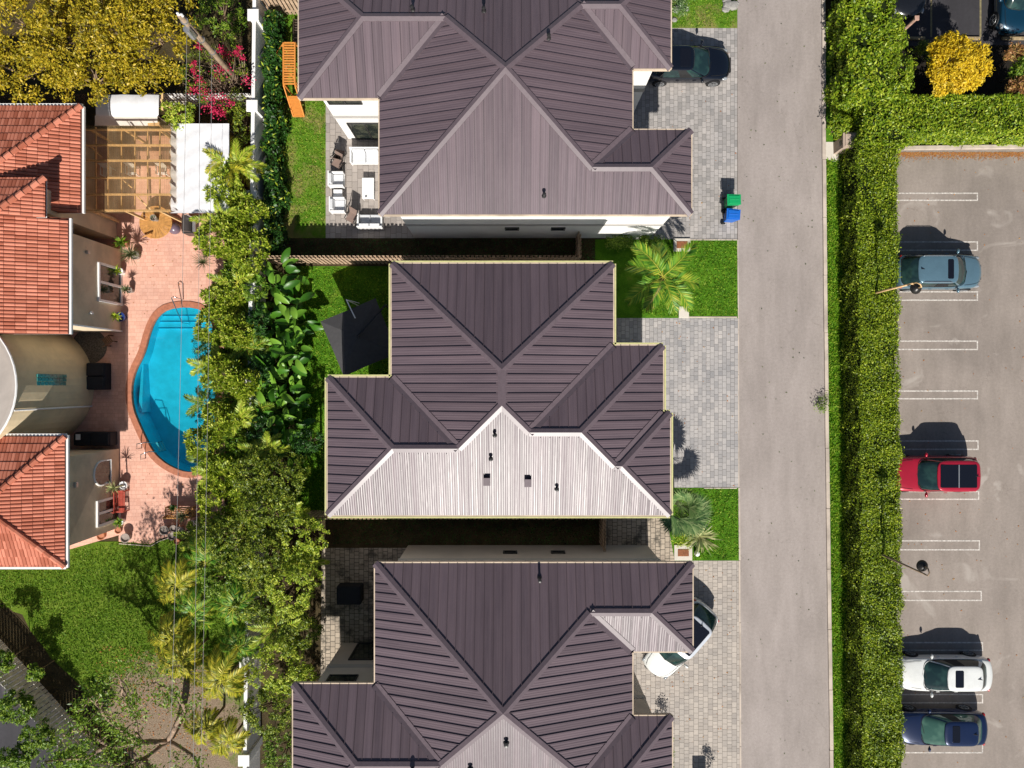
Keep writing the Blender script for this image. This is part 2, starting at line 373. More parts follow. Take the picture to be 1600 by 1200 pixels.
# foliage
L_olive = leafmat('olive_yellow_leaves', [(0.09, 0.09, 0.006), (0.27, 0.235, 0.012), (0.48, 0.37, 0.02), (0.64, 0.45, 0.04)])
L_varieg = leafmat('yellow_green_leaves', [(0.05, 0.11, 0.008), (0.20, 0.31, 0.018), (0.40, 0.49, 0.035), (0.68, 0.70, 0.12)])
L_mid = leafmat('mid_green_leaves', [(0.02, 0.06, 0.006), (0.08, 0.17, 0.010), (0.18, 0.29, 0.02), (0.32, 0.40, 0.05)])
L_oliveg = leafmat('dull_olive_leaves', [(0.025, 0.05, 0.006), (0.09, 0.145, 0.010), (0.19, 0.26, 0.02), (0.42, 0.44, 0.05)])
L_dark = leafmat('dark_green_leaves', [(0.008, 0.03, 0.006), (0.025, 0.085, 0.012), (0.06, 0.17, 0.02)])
L_hedge = leafmat('hedge_leaves', [(0.03, 0.065, 0.003), (0.11, 0.18, 0.006), (0.22, 0.31, 0.010), (0.44, 0.50, 0.03)])
L_hedge2 = leafmat('bright_hedge_leaves', [(0.03, 0.075, 0.004), (0.12, 0.215, 0.008), (0.25, 0.35, 0.014), (0.44, 0.49, 0.04)])
L_pad = leafmat('paddle_leaves', [(0.02, 0.09, 0.008), (0.07, 0.21, 0.015), (0.24, 0.44, 0.05)], 0.38, 0.3, 0.4)
L_palm = leafmat('green_palm_fronds', [(0.03, 0.12, 0.012), (0.09, 0.25, 0.02), (0.22, 0.38, 0.03), (0.55, 0.52, 0.06)], big=0.8)
L_ypalm = leafmat('yellow_palm_fronds', [(0.08, 0.13, 0.010), (0.24, 0.29, 0.02), (0.48, 0.44, 0.03), (0.75, 0.62, 0.06)], big=0.9)
L_fan = leafmat('fan_palm_leaves', [(0.035, 0.09, 0.03), (0.11, 0.20, 0.06), (0.30, 0.38, 0.16)], 0.35, 0.15, 0.5)
L_yucca = leafmat('striped_yucca_leaves', [(0.10, 0.15, 0.05), (0.34, 0.36, 0.14), (0.60, 0.58, 0.30)])
L_gold = leafmat('golden_leaves', [(0.20, 0.17, 0.01), (0.55, 0.40, 0.015), (0.82, 0.58, 0.02), (0.92, 0.70, 0.06)], 0.5, 0.35)
L_pink = leafmat('pink_bracts', [(0.32, 0.01, 0.05), (0.60, 0.02, 0.09), (0.75, 0.06, 0.16)], 0.6, 0.3)
L_rust = leafmat('rusty_leaves', [(0.20, 0.09, 0.03), (0.42, 0.20, 0.08), (0.35, 0.30, 0.06)])
L_grass = leafmat('grass_blades', [(0.025, 0.08, 0.004), (0.09, 0.22, 0.010), (0.20, 0.37, 0.020), (0.38, 0.50, 0.06)], 0.6, 0.35, 0.2)
L_yard = leafmat('yard_grass_blades', [(0.02, 0.07, 0.004), (0.09, 0.19, 0.008), (0.17, 0.31, 0.02), (0.38, 0.42, 0.08)], 0.6, 0.35, 0.2, big=0.5)
L_verge = leafmat('verge_grass_blades', [(0.05, 0.14, 0.006), (0.13, 0.30, 0.012), (0.26, 0.44, 0.02), (0.45, 0.52, 0.08)], 0.6, 0.35, 0.2)
L_dgrass = leafmat('dry_grass_blades', [(0.04, 0.11, 0.006), (0.12, 0.27, 0.014), (0.26, 0.39, 0.03), (0.42, 0.40, 0.10)], 0.6, 0.35, 0.2)
L_spike = leafmat('spiky_leaves', [(0.03, 0.05, 0.02), (0.10, 0.13, 0.05), (0.22, 0.22, 0.10)])
L_fallen = leafmat('fallen_leaves', [(0.30, 0.10, 0.03), (0.50, 0.20, 0.06), (0.45, 0.28, 0.10)])

# ------------------------------------------------------------------ object helpers
def thing(name, label, cat, loc=(0, 0, 0), rotz=0.0, group=None):
    o = bpy.data.objects.new(name, None); C.objects.link(o)
    o.empty_display_size = 0.2
    o.location = loc; o.rotation_euler = (0, 0, rotz); o['label'] = label; o['category'] = cat
    if group: o['group'] = group
    return o
def tag(o, label=None, cat=None, group=None, kind=None):
    if label: o['label'] = label
    if cat: o['category'] = cat
    if group: o['group'] = group
    if kind: o['kind'] = kind
    return o
def origin_of(p):
    v = Vector((0, 0, 0))
    while p is not None:
        v += p.location; p = p.parent
    return v
def base_of(p):
    while p.parent is not None: p = p.parent
    return p

class MB:
    def __init__(s): s.v = []; s.f = []; s.m = []; s.uv = {}
    def add(s, verts, faces, mi=0, uvs=None):
        b = len(s.v); s.v.extend([tuple(x) for x in verts])
        for k, fc in enumerate(faces):
            if uvs: s.uv[len(s.f)] = uvs[k]
            s.f.append(tuple(b + i for i in fc)); s.m.append(mi)
    def box(s, c, size, rz=0.0, mi=0, tilt=None):
        x, y, z = (q / 2 for q in size)
        M_ = Matrix.Rotation(rz, 3, 'Z')
        if tilt is not None: M_ = M_ @ Matrix.Rotation(tilt[0], 3, 'X') @ Matrix.Rotation(tilt[1], 3, 'Y')
        c = Vector(c)
        vs = [c + M_ @ Vector((a * x, b_ * y, e * z)) for a in (-1, 1) for b_ in (-1, 1) for e in (-1, 1)]
        s.add(vs, [(0, 1, 3, 2), (4, 6, 7, 5), (0, 4, 5, 1), (2, 3, 7, 6), (0, 2, 6, 4), (1, 5, 7, 3)], mi)
    def bar(s, p0, p1, w_, h_, mi=0):
        """rectangular bar between two points"""
        p0, p1 = Vector(p0), Vector(p1); dr = (p1 - p0).normalized()
        up = Vector((0, 0, 1)) if abs(dr.z) < 0.98 else Vector((1, 0, 0))
        sd = dr.cross(up).normalized(); up = sd.cross(dr)
        vs = []
        for p in (p0, p1):
            for a, b_ in ((-1, -1), (1, -1), (1, 1), (-1, 1)): vs.append(p + sd * a * w_ / 2 + up * b_ * h_ / 2)
        s.add(vs, [(3, 2, 1, 0), (4, 5, 6, 7), (0, 1, 5, 4), (1, 2, 6, 5), (2, 3, 7, 6), (3, 0, 4, 7)], mi)
    def prism(s, poly, z0, z1, mi=0, top=True, bottom=True):
        n = len(poly)
        vs = [(p[0], p[1], z0) for p in poly] + [(p[0], p[1], z1) for p in poly]
        fs = [(i, (i + 1) % n, n + (i + 1) % n, n + i) for i in range(n)]
        if top: fs.append(tuple(range(n, 2 * n)))
        if bottom: fs.append(tuple(range(n - 1, -1, -1)))
        s.add(vs, fs, mi)
    def poly(s, pts, mi=0, uv=None):
        s.add(pts, [tuple(range(len(pts)))], mi, [uv] if uv else None)
    def lathe(s, prof, n=16, c=(0, 0, 0), mi=0, sx=1, sy=1):
        vs = []
        for r_, z in prof:
            for i in range(n):
                a = 2 * PI * i / n; vs.append((c[0] + math.cos(a) * r_ * sx, c[1] + math.sin(a) * r_ * sy, c[2] + z))
        fs = []
        for j in range(len(prof) - 1):
            for i in range(n): fs.append((j * n + i, j * n + (i + 1) % n, (j + 1) * n + (i + 1) % n, (j + 1) * n + i))
        fs.append(tuple(range(n - 1, -1, -1))); fs.append(tuple((len(prof) - 1) * n + i for i in range(n)))
        s.add(vs, fs, mi)
    def tube(s, pts, rad, n=8, mi=0):
        pts = [Vector(p) for p in pts]
        if isinstance(rad, (int, float)): rad = [rad] * len(pts)
        vs = []; prev = None
        for i, p in enumerate(pts):
            dr = (pts[min(i + 1, len(pts) - 1)] - pts[max(i - 1, 0)]).normalized()
            if prev is None:
                a = Vector((0, 0, 1)) if abs(dr.z) < 0.9 else Vector((1, 0, 0)); sd = dr.cross(a).normalized()
            else:
                sd = (prev - dr * prev.dot(dr))
                sd = sd.normalized() if sd.length > 1e-6 else dr.orthogonal().normalized()
            prev = sd; up = dr.cross(sd)
            for k in range(n):
                a = 2 * PI * k / n; vs.append(p + (sd * math.cos(a) + up * math.sin(a)) * rad[i])
        fs = [(j * n + k, j * n + (k + 1) % n, (j + 1) * n + (k + 1) % n, (j + 1) * n + k) for j in range(len(pts) - 1) for k in range(n)]
        fs.append(tuple(range(n - 1, -1, -1))); fs.append(tuple((len(pts) - 1) * n + k for k in range(n)))
        s.add(vs, fs, mi)
    def sphere(s, c, r_, n=12, sc_=(1, 1, 1), mi=0):
        prof = [(max(1e-3, r_ * math.sin(PI * i / 8)), -r_ * math.cos(PI * i / 8) * sc_[2]) for i in range(9)]
        s.lathe(prof, n, c, mi, sc_[0], sc_[1])
    def build(s, name, mats, parent=None, smooth=False, world=True, bevel=0.0, sub=0):
        me = bpy.data.meshes.new(name)
        off = base_of(parent).location if (parent is not None and world) else Vector((0, 0, 0))
        vs = [(v[0] - off[0], v[1] - off[1], v[2] - off[2]) for v in s.v]
        me.from_pydata(vs, [], s.f)
        if not isinstance(mats, (list, tuple)): mats = [mats]
        for m_ in mats: me.materials.append(m_)
        me.polygons.foreach_set('material_index', s.m)
        if s.uv:
            ul = me.uv_layers.new(name='UVMap')
            for pi, p in enumerate(me.polygons):
                u = s.uv.get(pi)
                if u:
                    for k, li in enumerate(p.loop_indices): ul.data[li].uv = u[k]
        if smooth: me.polygons.foreach_set('use_smooth', [True] * len(me.polygons))
        me.update()
        o = bpy.data.objects.new(name, me); C.objects.link(o)
        if parent is not None: o.parent = parent
        if bevel:
            md = o.modifiers.new('bevel', 'BEVEL'); md.width = bevel; md.segments = 2; md.limit_method = 'ANGLE'
        if sub:
            md = o.modifiers.new('sub', 'SUBSURF'); md.levels = sub; md.render_levels = sub
        return o

def struct(name, mb, mat, **k):
    o = mb.build(name, mat, None, **k); o['kind'] = 'structure'; return o
def sheet(name, pxpoly, z, mat):
    mb = MB(); mb.poly([P(x, y, 0).xy.to_3d() + Vector((0, 0, z)) for x, y in reversed(pxpoly)]); return struct(name, mb, mat)
def dup(root, loc, rotz=None, label=None):
    r_ = root.copy(); C.objects.link(r_); r_.location = loc
    if rotz is not None: r_.rotation_euler = (0, 0, rotz)
    if label: r_['label'] = label
    for ch in list(root.children):
        c = ch.copy(); C.objects.link(c); c.parent = r_
        for g in ch.children:
            d_ = g.copy(); C.objects.link(d_); d_.parent = c
    return r_
def quads_mesh(name, V, mat, parent=None, nv=4, world=True, kind=None):
    """V: (n*nv,3) array, one face per nv verts"""
    V = np.asarray(V, dtype=np.float32)
    if parent is not None and world:
        V = V - np.array(base_of(parent).location, dtype=np.float32)
    n = len(V) // nv
    me = bpy.data.meshes.new(name)
    me.vertices.add(n * nv); me.vertices.foreach_set('co', V.reshape(-1).astype(np.float32))
    me.loops.add(n * nv); me.loops.foreach_set('vertex_index', np.arange(n * nv, dtype=np.int32))
    me.polygons.add(n); me.polygons.foreach_set('loop_start', np.arange(0, n * nv, nv, dtype=np.int32))
    try: me.polygons.foreach_set('loop_total', np.full(n, nv, dtype=np.int32))
    except Exception: pass
    me.materials.append(mat); me.update(); me.validate()
    o = bpy.data.objects.new(name, me); C.objects.link(o)
    if parent is not None: o.parent = parent
    if kind: o['kind'] = kind
    return o
def unit(a): return a / (np.linalg.norm(a, axis=1, keepdims=True) + 1e-9)
def leaves(pts, size, aspect=0.45, up=0.5, jit=0.4, out=None, outw=0.0):
    """one pointed leaf (diamond quad) per point"""
    n = len(pts)
    nrm = rng.normal(size=(n, 3)); nrm[:, 2] += up * 2.2
    if out is not None: nrm += out * outw
    nrm = unit(nrm)
    tn = unit(np.cross(nrm, rng.normal(size=(n, 3)))); sd = np.cross(nrm, tn)
    L = size * (1 + jit * (rng.random((n, 1)) - 0.5) * 2)
    W = L * aspect
    v = np.stack([pts - tn * L * 0.5, pts + sd * W * 0.5 + tn * L * .05, pts + tn * L * 0.5, pts - sd * W * 0.5 + tn * L * .05], axis=1)
    return v.reshape(-1, 3)
def ellipsoid_clumps(c, rx, ry, rz, nclump, per, cr, low=-0.3):
    """points gathered into clumps spread through the outer part of an ellipsoid"""
    k = unit(rng.normal(size=(nclump * 3, 3))); k = k[k[:, 2] > low][:nclump]
    rad = 0.55 + 0.45 * rng.random((len(k), 1)) ** 0.5
    wob = 1 + 0.22 * np.sin(np.arctan2(k[:, 1:2], k[:, 0:1]) * 3 + rng.random() * 6) * 0.6
    cc = k * rad * wob * np.array([[rx, ry, rz]]) + np.array([c])
    sz = cr * (0.6 + 0.8 * rng.random((len(k), 1)))
    pts = np.repeat(cc, per, axis=0) + unit(rng.normal(size=(len(k) * per, 3))) * np.repeat(sz, per, axis=0) * (rng.random((len(k) * per, 1)) ** 0.5) * np.array([[1, 1, 0.55]])
    return pts, cc

# ------------------------------------------------------------------ polygon tools for roofs
def clip(poly, g):
    """keep the part of convex poly where g(x,y)=a x+b y+c >= 0"""
    a, b_, c = g; out = []
    n = len(poly)
    for i in range(n):
        p, q = poly[i], poly[(i + 1) % n]
        dp = a * p[0] + b_ * p[1] + c; dq = a * q[0] + b_ * q[1] + c
        if dp >= -1e-9: out.append(p)
        if (dp > 1e-9 and dq < -1e-9) or (dp < -1e-9 and dq > 1e-9):
            s_ = dp / (dp - dq); out.append((p[0] + (q[0] - p[0]) * s_, p[1] + (q[1] - p[1]) * s_))
    return out
def area(p):
    return 0.5 * sum(p[i][0] * p[(i + 1) % len(p)][1] - p[(i + 1) % len(p)][0] * p[i][1] for i in range(len(p))) if len(p) > 2 else 0
def subtract(polys, cons):
    out = []
    for p in polys:
        cur = p
        for g in cons:
            o = clip(cur, (-g[0], -g[1], -g[2]))
            if area(o) > 1e-5: out.append(o)
            cur = clip(cur, g)
            if area(cur) <= 1e-5: break
    return out
def rect_planes(r_):
    x0, x1, y0, y1, T = r_
    tw, te, ts, tn = T
    return [(tw, 0, -tw * x0), (-te, 0, te * x1), (0, ts, -ts * y0), (0, -tn, tn * y1)]
def key(p): return tuple(round(x, 5) for x in p)
class HipRoof:
    def __init__(s, rects, z0):
        s.rects = rects; s.z0 = z0; s.pl = [rect_planes(r_) for r_ in rects]; s.pieces = []
        for i, r_ in enumerate(rects):
            x0, x1, y0, y1, T = r_
            for j, pj in enumerate(s.pl[i]):
                poly = [(x0, y0), (x1, y0), (x1, y1), (x0, y1)]
                for l, pl_ in enumerate(s.pl[i]):
                    if l != j and len(poly) > 2: poly = clip(poly, tuple(pl_[q] - pj[q] for q in range(3)))
                if area(poly) < 1e-5: continue
                ps = [poly]
                for k, pk in enumerate(s.pl):
                    if k == i: continue
                    cons = [tuple(pl_[q] - pj[q] for q in range(3)) for pl_ in pk]
                    same = any(key(pl_) == key(pj) for pl_ in pk)
                    if same and k > i: continue
                    if same:
                        cons = [c for c, pl_ in zip(cons, pk) if key(pl_) != key(pj)]
                        xa, xb, ya, yb, _ = rects[k]
                        cons += [(1, 0, -xa), (-1, 0, xb), (0, 1, -ya), (0, -1, yb)]
                    ps = subtract(ps, cons)
                for q in ps: s.pieces.append((q, key(pj), pj))
    def at(s, x, y):
        best = (-1e9, None)
        for pl_ in s.pl:
            zz = [(p[0] * x + p[1] * y + p[2], key(p)) for p in pl_]
            mn = min(zz)
            if mn[0] >= -1e-7 and mn[0] > best[0] + 1e-6: best = mn
        return best if best[1] is not None else (None, None)
    def z(s, pl_, x, y): return s.z0 + pl_[0] * x + pl_[1] * y + pl_[2]
    def edges(s):
        """merged boundary lines between different faces: (p,q,planeLeft,planeRight)"""
        segs = {}
        for poly, kid, pj in s.pieces:
            n = len(poly)
            for i in range(n):
                p, q = poly[i], poly[(i + 1) % n]
                L = math.hypot(q[0] - p[0], q[1] - p[1])
                if L < 0.05: continue
                nx, ny = (q[1] - p[1]) / L, -(q[0] - p[0]) / L
                N = max(4, int(L / 0.12)); runs = []
                for m_ in range(N):
                    f_ = (m_ + 0.5) / N
                    mx_, my_ = p[0] + (q[0] - p[0]) * f_, p[1] + (q[1] - p[1]) * f_
                    za, ka = s.at(mx_ + nx * 0.01, my_ + ny * 0.01)
                    if ka is None or ka == kid: continue
                    if runs and runs[-1][2] == ka and abs(runs[-1][1] - m_ / N) < 1e-6: runs[-1][1] = (m_ + 1) / N
                    else: runs.append([m_ / N, (m_ + 1) / N, ka])
                a = math.atan2(q[1] - p[1], q[0] - p[0]) % PI
                if a > PI - 1e-4: a = 0.0
                ux, uy = math.cos(a), math.sin(a); off = -uy * p[0] + ux * p[1]
                for fa, fb, ka in runs:
                    kk = (round(a, 2), round(off, 1), tuple(sorted((kid, ka))))
                    pa_ = (p[0] + (q[0] - p[0]) * fa, p[1] + (q[1] - p[1]) * fa); pb2 = (p[0] + (q[0] - p[0]) * fb, p[1] + (q[1] - p[1]) * fb)
                    t0, t1 = sorted((ux * pa_[0] + uy * pa_[1], ux * pb2[0] + uy * pb2[1]))
                    segs.setdefault(kk, []).append((t0, t1, ux, uy, off, kid, ka))
        out = []
        for kk, l in segs.items():
            l.sort(); cur = list(l[0])
            for s_ in l[1:]:
                if s_[0] <= cur[1] + 0.15: cur[1] = max(cur[1], s_[1])
                else: out.append(cur); cur = list(s_)
            out.append(cur)
        res = []
        for t0, t1, ux, uy, off, ka, kb in out:
            p = (ux * t0 - uy * off, uy * t0 + ux * off); q = (ux * t1 - uy * off, uy * t1 + ux * off)
            res.append((p, q, ka, kb))
        return res

def metal_roof(house, rects, z0, outline, gut=None, spacing=0.41):
    rf = HipRoof(rects, z0)
    mb = MB()
    for poly, kid, pj in rf.pieces:
        ns = abs(pj[1]) > abs(pj[0])      # slope runs north-south
        sl_ = math.sqrt(1 + pj[0] ** 2 + pj[1] ** 2)
        pts = [(x, y, rf.z(pj, x, y)) for x, y in poly]
        uv = [((x, y * sl_) if ns else (y, x * sl_)) for x, y in poly]
        mb.poly(pts, 0, uv)
        # standing seams
        ax = 0 if ns else 1
        lo = min(p[ax] for p in poly); hi = max(p[ax] for p in poly)
        k = math.ceil(lo / spacing)
        while k * spacing < hi:
            c = k * spacing; k += 1
            cr = []
            n = len(poly)
            for i in range(n):
                p, q = poly[i], poly[(i + 1) % n]
                if (p[ax] - c) * (q[ax] - c) < 0:
                    s_ = (c - p[ax]) / (q[ax] - p[ax]); cr.append(p[1 - ax] + (q[1 - ax] - p[1 - ax]) * s_)
            if len(cr) < 2: continue
            a, b_ = min(cr), max(cr)
            def ends(v, sg):
                x, y = (c, v + sg * 0.02) if ns else (v + sg * 0.02, c)
                kz = rf.at(x, y)[1]
                if kz is None or kz == kid: return 0.0
                return 0.24
            a += ends(a, -1); b_ -= ends(b_, 1)
            if b_ - a < 0.08: continue
            w_ = 0.016; h_ = 0.045
            vs = []
            for v in (a, b_):
                for dw, dh in ((-w_, 0), (w_, 0), (w_ * .8, h_), (-w_ * .8, h_)):
                    x, y = (c + dw, v) if ns else (v, c + dw)
                    vs.append((x, y, rf.z(pj, x, y) + dh))
            u0 = (c, 0)
            mb.add(vs, [(0, 1, 5, 4), (1, 2, 6, 5), (2, 3, 7, 6), (3, 0, 4, 7), (0, 3, 2, 1), (4, 5, 6, 7)], 0, [[(c, 0)] * 4] * 6)
    # soffit closes the roof from below
    sb = MB(); sb.poly([(x, y, z0 - 0.16) for x, y in reversed(outline)])
    roof = mb.build('roof', m_roof, house)
    sb.build('soffit', m_white, roof)
    cb = MB()
    for p, q, ka, kb in rf.edges():
        L = math.hypot(q[0] - p[0], q[1] - p[1])
        if L < 0.15: continue
        nx, ny = (q[1] - p[1]) / L, -(q[0] - p[0]) / L
        mx_, my_ = (p[0] + q[0]) / 2, (p[1] + q[1]) / 2
        zr, kr = rf.at(mx_ + nx * 0.02, my_ + ny * 0.02); zl, kl = rf.at(mx_ - nx * 0.02, my_ - ny * 0.02)
        if kr is None or kl is None: continue
        zm = rf.at(mx_, my_)[0] or 0
        convex = zm > (zr + zl) / 2 + 1e-4
        e = 0.17 if convex else 0.20
        # ends reach a little under their neighbours only
        vs = []
        for (x, y) in (p, q):
            zc = z0 + kr[0] * x + kr[1] * y + kr[2]
            zR = z0 + kr[0] * (x + nx * e) + kr[1] * (y + ny * e) + kr[2]
            zL = z0 + kl[0] * (x - nx * e) + kl[1] * (y - ny * e) + kl[2]
            if convex:
                vs += [(x - nx * e, y - ny * e, zL), (x - nx * e, y - ny * e, zL + 0.055), (x, y, zc + 0.075), (x + nx * e, y + ny * e, zR + 0.055), (x + nx * e, y + ny * e, zR)]
            else:
                vs += [(x - nx * e, y - ny * e, zL), (x - nx * e, y - ny * e, zL + 0.03), (x, y, zc + 0.012), (x + nx * e, y + ny * e, zR + 0.03), (x + nx * e, y + ny * e, zR)]
        cb.add(vs, [(i, i + 1, 6 + i, 5 + i) for i in range(4)] + [(0, 1, 2, 3, 4), (9, 8, 7, 6, 5)])
    cb.build('ridge_cap', m_cap, roof)
    # fascia board round the eaves, gutter outside of it
    fb = MB(); n = len(outline)
    cx = lambda a, b2: a
    for i in range(n):
        p, q = outline[i], outline[(i + 1) % n]
        L = math.hypot(q[0] - p[0], q[1] - p[1]); dx, dy = (q[0] - p[0]) / L, (q[1] - p[1]) / L
        ox, oy = dy * 0.03, -dx * 0.03      # outside (outline runs counter-clockwise)
        fb.bar((p[0] + ox - dx * 0.0, p[1] + oy, z0 - 0.09), (q[0] + ox, q[1] + oy, z0 - 0.09), 0.054, 0.17)
    fb.build('fascia', m_fascia, house)
    if gut:
        gb = MB()
        for i in range(n):
            p, q = outline[i], outline[(i + 1) % n]
            L = math.hypot(q[0] - p[0], q[1] - p[1]); dx, dy = (q[0] - p[0]) / L, (q[1] - p[1]) / L
            o1 = 0.10
            a = (p[0] + dy * o1 - dx * 0.0, p[1] - dx * o1, z0 - 0.04); c = (q[0] + dy * o1 + dx * 0.0, q[1] - dx * o1, z0 - 0.04)
            gb.bar(a, c, 0.07, 0.09)
        gb.build('gutter', gut, house)
    return rf

def inset_poly(poly, d_):
    """poly: counter-clockwise rectilinear outline, moved inwards by d_ (number or per-edge list)"""
    n = len(poly); dd = [d_] * n if isinstance(d_, (int, float)) else d_
    out = []
    for i in range(n):
        a, b_, c = poly[i - 1], poly[i], poly[(i + 1) % n]
        L1 = math.hypot(b_[0] - a[0], b_[1] - a[1]); L2 = math.hypot(c[0] - b_[0], c[1] - b_[1])
        n1 = (-(b_[1] - a[1]) / L1, (b_[0] - a[0]) / L1); n2 = (-(c[1] - b_[1]) / L2, (c[0] - b_[0]) / L2)
        out.append((b_[0] + n1[0] * dd[i - 1] + n2[0] * dd[i], b_[1] + n1[1] * dd[i - 1] + n2[1] * dd[i]))
    return out

def wall_window(parent, c, along, w_, z0, z1, mullions=1, frame=m_dark, glass=m_glass, name='window', sill=True, out=None):
    """window lying on a wall: c=(x,y) on wall face, along=angle of wall direction, out= outward normal"""
    ax = Vector((math.cos(along), math.sin(along), 0)); o = Vector((out[0], out[1], 0)) if out else Vector((math.sin(along), -math.cos(along), 0))
    cc = Vector((c[0], c[1], (z0 + z1) / 2)); hh = (z1 - z0)
    g = MB(); g.bar(cc - ax * (w_ / 2) + o * 0.010, cc + ax * (w_ / 2) + o * 0.010, 0.02, hh)
    wn = g.build(name, glass, parent)
    fm = MB()
    t_ = 0.05
    for zz in (z0 - t_ / 2, z1 + t_ / 2):
        p = Vector((c[0], c[1], zz)); fm.bar(p - ax * (w_ / 2 + t_) + o * 0.03, p + ax * (w_ / 2 + t_) + o * 0.03, 0.08, t_)
    for k in range(mullions + 2):
        u = -w_ / 2 + w_ * k / (mullions + 1)
        if k == 0: u -= t_ / 2
        if k == mullions + 1: u += t_ / 2
        p = cc + ax * u + o * 0.028
        fm.bar(p - Vector((0, 0, hh / 2 - .001)), p + Vector((0, 0, hh / 2 - .001)), 0.05 if abs(o.y) > .5 else 0.07, 0.07 if abs(o.y) > .5 else 0.05)
    fm.build('frame', frame, wn)
    return wn

# ------------------------------------------------------------------ ground and paving
def bigsheet(name, z, mat, x0=-150, x1=150, y0=-150, y1=150):
    mb = MB(); mb.poly([(x0, y0, z), (x1, y0, z), (x1, y1, z), (x0, y1, z)]); return struct(name, mb, mat)
# ground has an opening for the pool
pool_px = [(262, 483), (290, 479), (316, 484), (330, 500), (337, 530), (338, 570), (337, 620), (336, 680), (331, 715), (318, 732),
           (300, 738), (284, 736), (262, 726), (246, 713), (236, 700), (227, 682), (217, 660), (209, 640), (206, 618), (207, 597),
           (213, 577), (222, 560), (228, 545), (233, 525), (240, 505), (249, 492)]
def smooth_closed(pts, it=2):
    for _ in range(it):
        q = []
        for i in range(len(pts)):
            a, b_ = pts[i], pts[(i + 1) % len(pts)]
            q += [(a[0] * .75 + b_[0] * .25, a[1] * .75 + b_[1] * .25), (a[0] * .25 + b_[0] * .75, a[1] * .25 + b_[1] * .75)]
        pts = q
    return pts
pool_w = [(p.x, p.y) for p in (P(x, y) for x, y in smooth_closed(pool_px, 1))]     # world outline
pool_w = pool_w[::-1]                                                             # counter-clockwise
if area(pool_w) < 0: pool_w = pool_w[::-1]
def holed_sheet(name, outer, hole, z, mat, kind='structure'):
    import bmesh
    bm = bmesh.new()
    a = [bm.verts.new((x, y, z)) for x, y in outer]; b_ = [bm.verts.new((x, y, z)) for x, y in hole]
    es = [bm.edges.new((l[i], l[(i + 1) % len(l)])) for l in (a, b_) for i in range(len(l))]
    bmesh.ops.triangle_fill(bm, edges=es, use_beauty=True)
    for f_ in bm.faces:
        f_.normal_update()
        if f_.normal.z < 0: f_.normal_flip()
    me = bpy.data.meshes.new(name); bm.to_mesh(me); bm.free(); me.materials.append(mat)
    o = bpy.data.objects.new(name, me); C.objects.link(o); o['kind'] = kind; return o
holed_sheet('ground', [(-150, -150), (150, -150), (150, 150), (-150, 150)], pool_w, -0.012, m_soil)

sheet('road', [(1152, -160), (1284, -160), (1286, 250), (1292, 700), (1301, 1360), (1158, 1360), (1155, 875), (1153, 500)], 0.0, m_road)
sheet('parking_lot', [(1396, 229), (1900, 223), (1900, 1400), (1396, 1400)], 0.0, m_lot)
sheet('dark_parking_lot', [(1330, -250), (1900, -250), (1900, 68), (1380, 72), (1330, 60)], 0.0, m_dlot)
sheet('mulch_bed', [(1330, 60), (1380, 72), (1900, 68), (1900, 223), (1396, 229), (1330, 229)], 0.004, m_mulch)
sheet('driveway', [(985, 44), (1152, 44), (1152, 374), (985, 374)], 0.004, m_pav1).name = 'driveway'
sheet('driveway', [(940, 497), (1153, 497), (1154, 762), (940, 762)], 0.004, m_pav2)
sheet('driveway', [(940, 876), (1155, 876), (1157, 1216), (940, 1216)], 0.004, m_pav3)
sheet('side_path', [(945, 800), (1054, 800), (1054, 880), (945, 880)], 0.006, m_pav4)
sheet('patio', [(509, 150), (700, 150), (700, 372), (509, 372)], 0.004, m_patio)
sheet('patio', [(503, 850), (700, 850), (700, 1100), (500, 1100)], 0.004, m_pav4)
struct_deck = holed_sheet('pool_deck', [(p.x, p.y) for p in (P(x, y) for x, y in [(60, 205), (346, 205), (352, 420), (352, 812), (318, 820), (250, 842), (236, 850), (186, 846), (186, 836), (110, 858), (60, 858)])][::-1], pool_w, 0.03, m_deck)
sheet('front_lawn', [(1060, 374), (1152, 374), (1153, 497), (930, 497), (930, 374)], 0.010, m_lawn)
sheet('front_lawn', [(1040, 762), (1154, 762), (1155, 876), (1054, 876), (1040, 800)], 0.010, m_lawn)
sheet('front_lawn', [(1040, -160), (1152, -160), (1152, 44), (1040, 44)], 0.010, m_lawn2)
sheet('front_lawn', [(1040, 1216), (1157, 1216), (1158, 1360), (1040, 1360)], 0.010, m_lawn)
sheet('back_lawn', [(425, 18), (640, 18), (640, 150), (509, 150), (509, 372), (425, 372)], 0.008, m_lawn2)
sheet('side_lawn', [(415, 372), (935, 372), (935, 416), (415, 416)], 0.006, m_soil)  # grass strip given a dark soil colour to carry the shade
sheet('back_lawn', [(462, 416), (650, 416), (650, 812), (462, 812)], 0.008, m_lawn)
sheet('side_lawn', [(400, 812), (943, 812), (943, 856), (400, 856)], 0.008, m_soil)  # dark soil tone here too, shade painted into the lawn
sheet('yard_lawn', [(-160, 850), (186, 846), (250, 842), (330, 850), (395, 870), (395, 1360), (120, 1360), (130, 1075), (60, 1010), (35, 960), (-160, 900)], 0.008, m_yard)
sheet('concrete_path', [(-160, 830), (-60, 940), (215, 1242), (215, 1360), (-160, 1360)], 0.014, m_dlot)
sheet('dirt_strip', [(-160, 790), (20, 955), (60, 1000), (95, 1050), (150, 1110), (240, 1232), (215, 1242), (-60, 940), (-160, 830)], 0.014, m_soil)
sheet('garden_bed', [(352, 420), (415, 420), (415, 850), (330, 850), (352, 800)], 0.006, m_soil)
sheet('grass_verge', [(1290, 60), (1320, 60), (1330, 600), (1335, 1360), (1305, 1360), (1297, 800), (1292, 500)], 0.012, m_lawn)

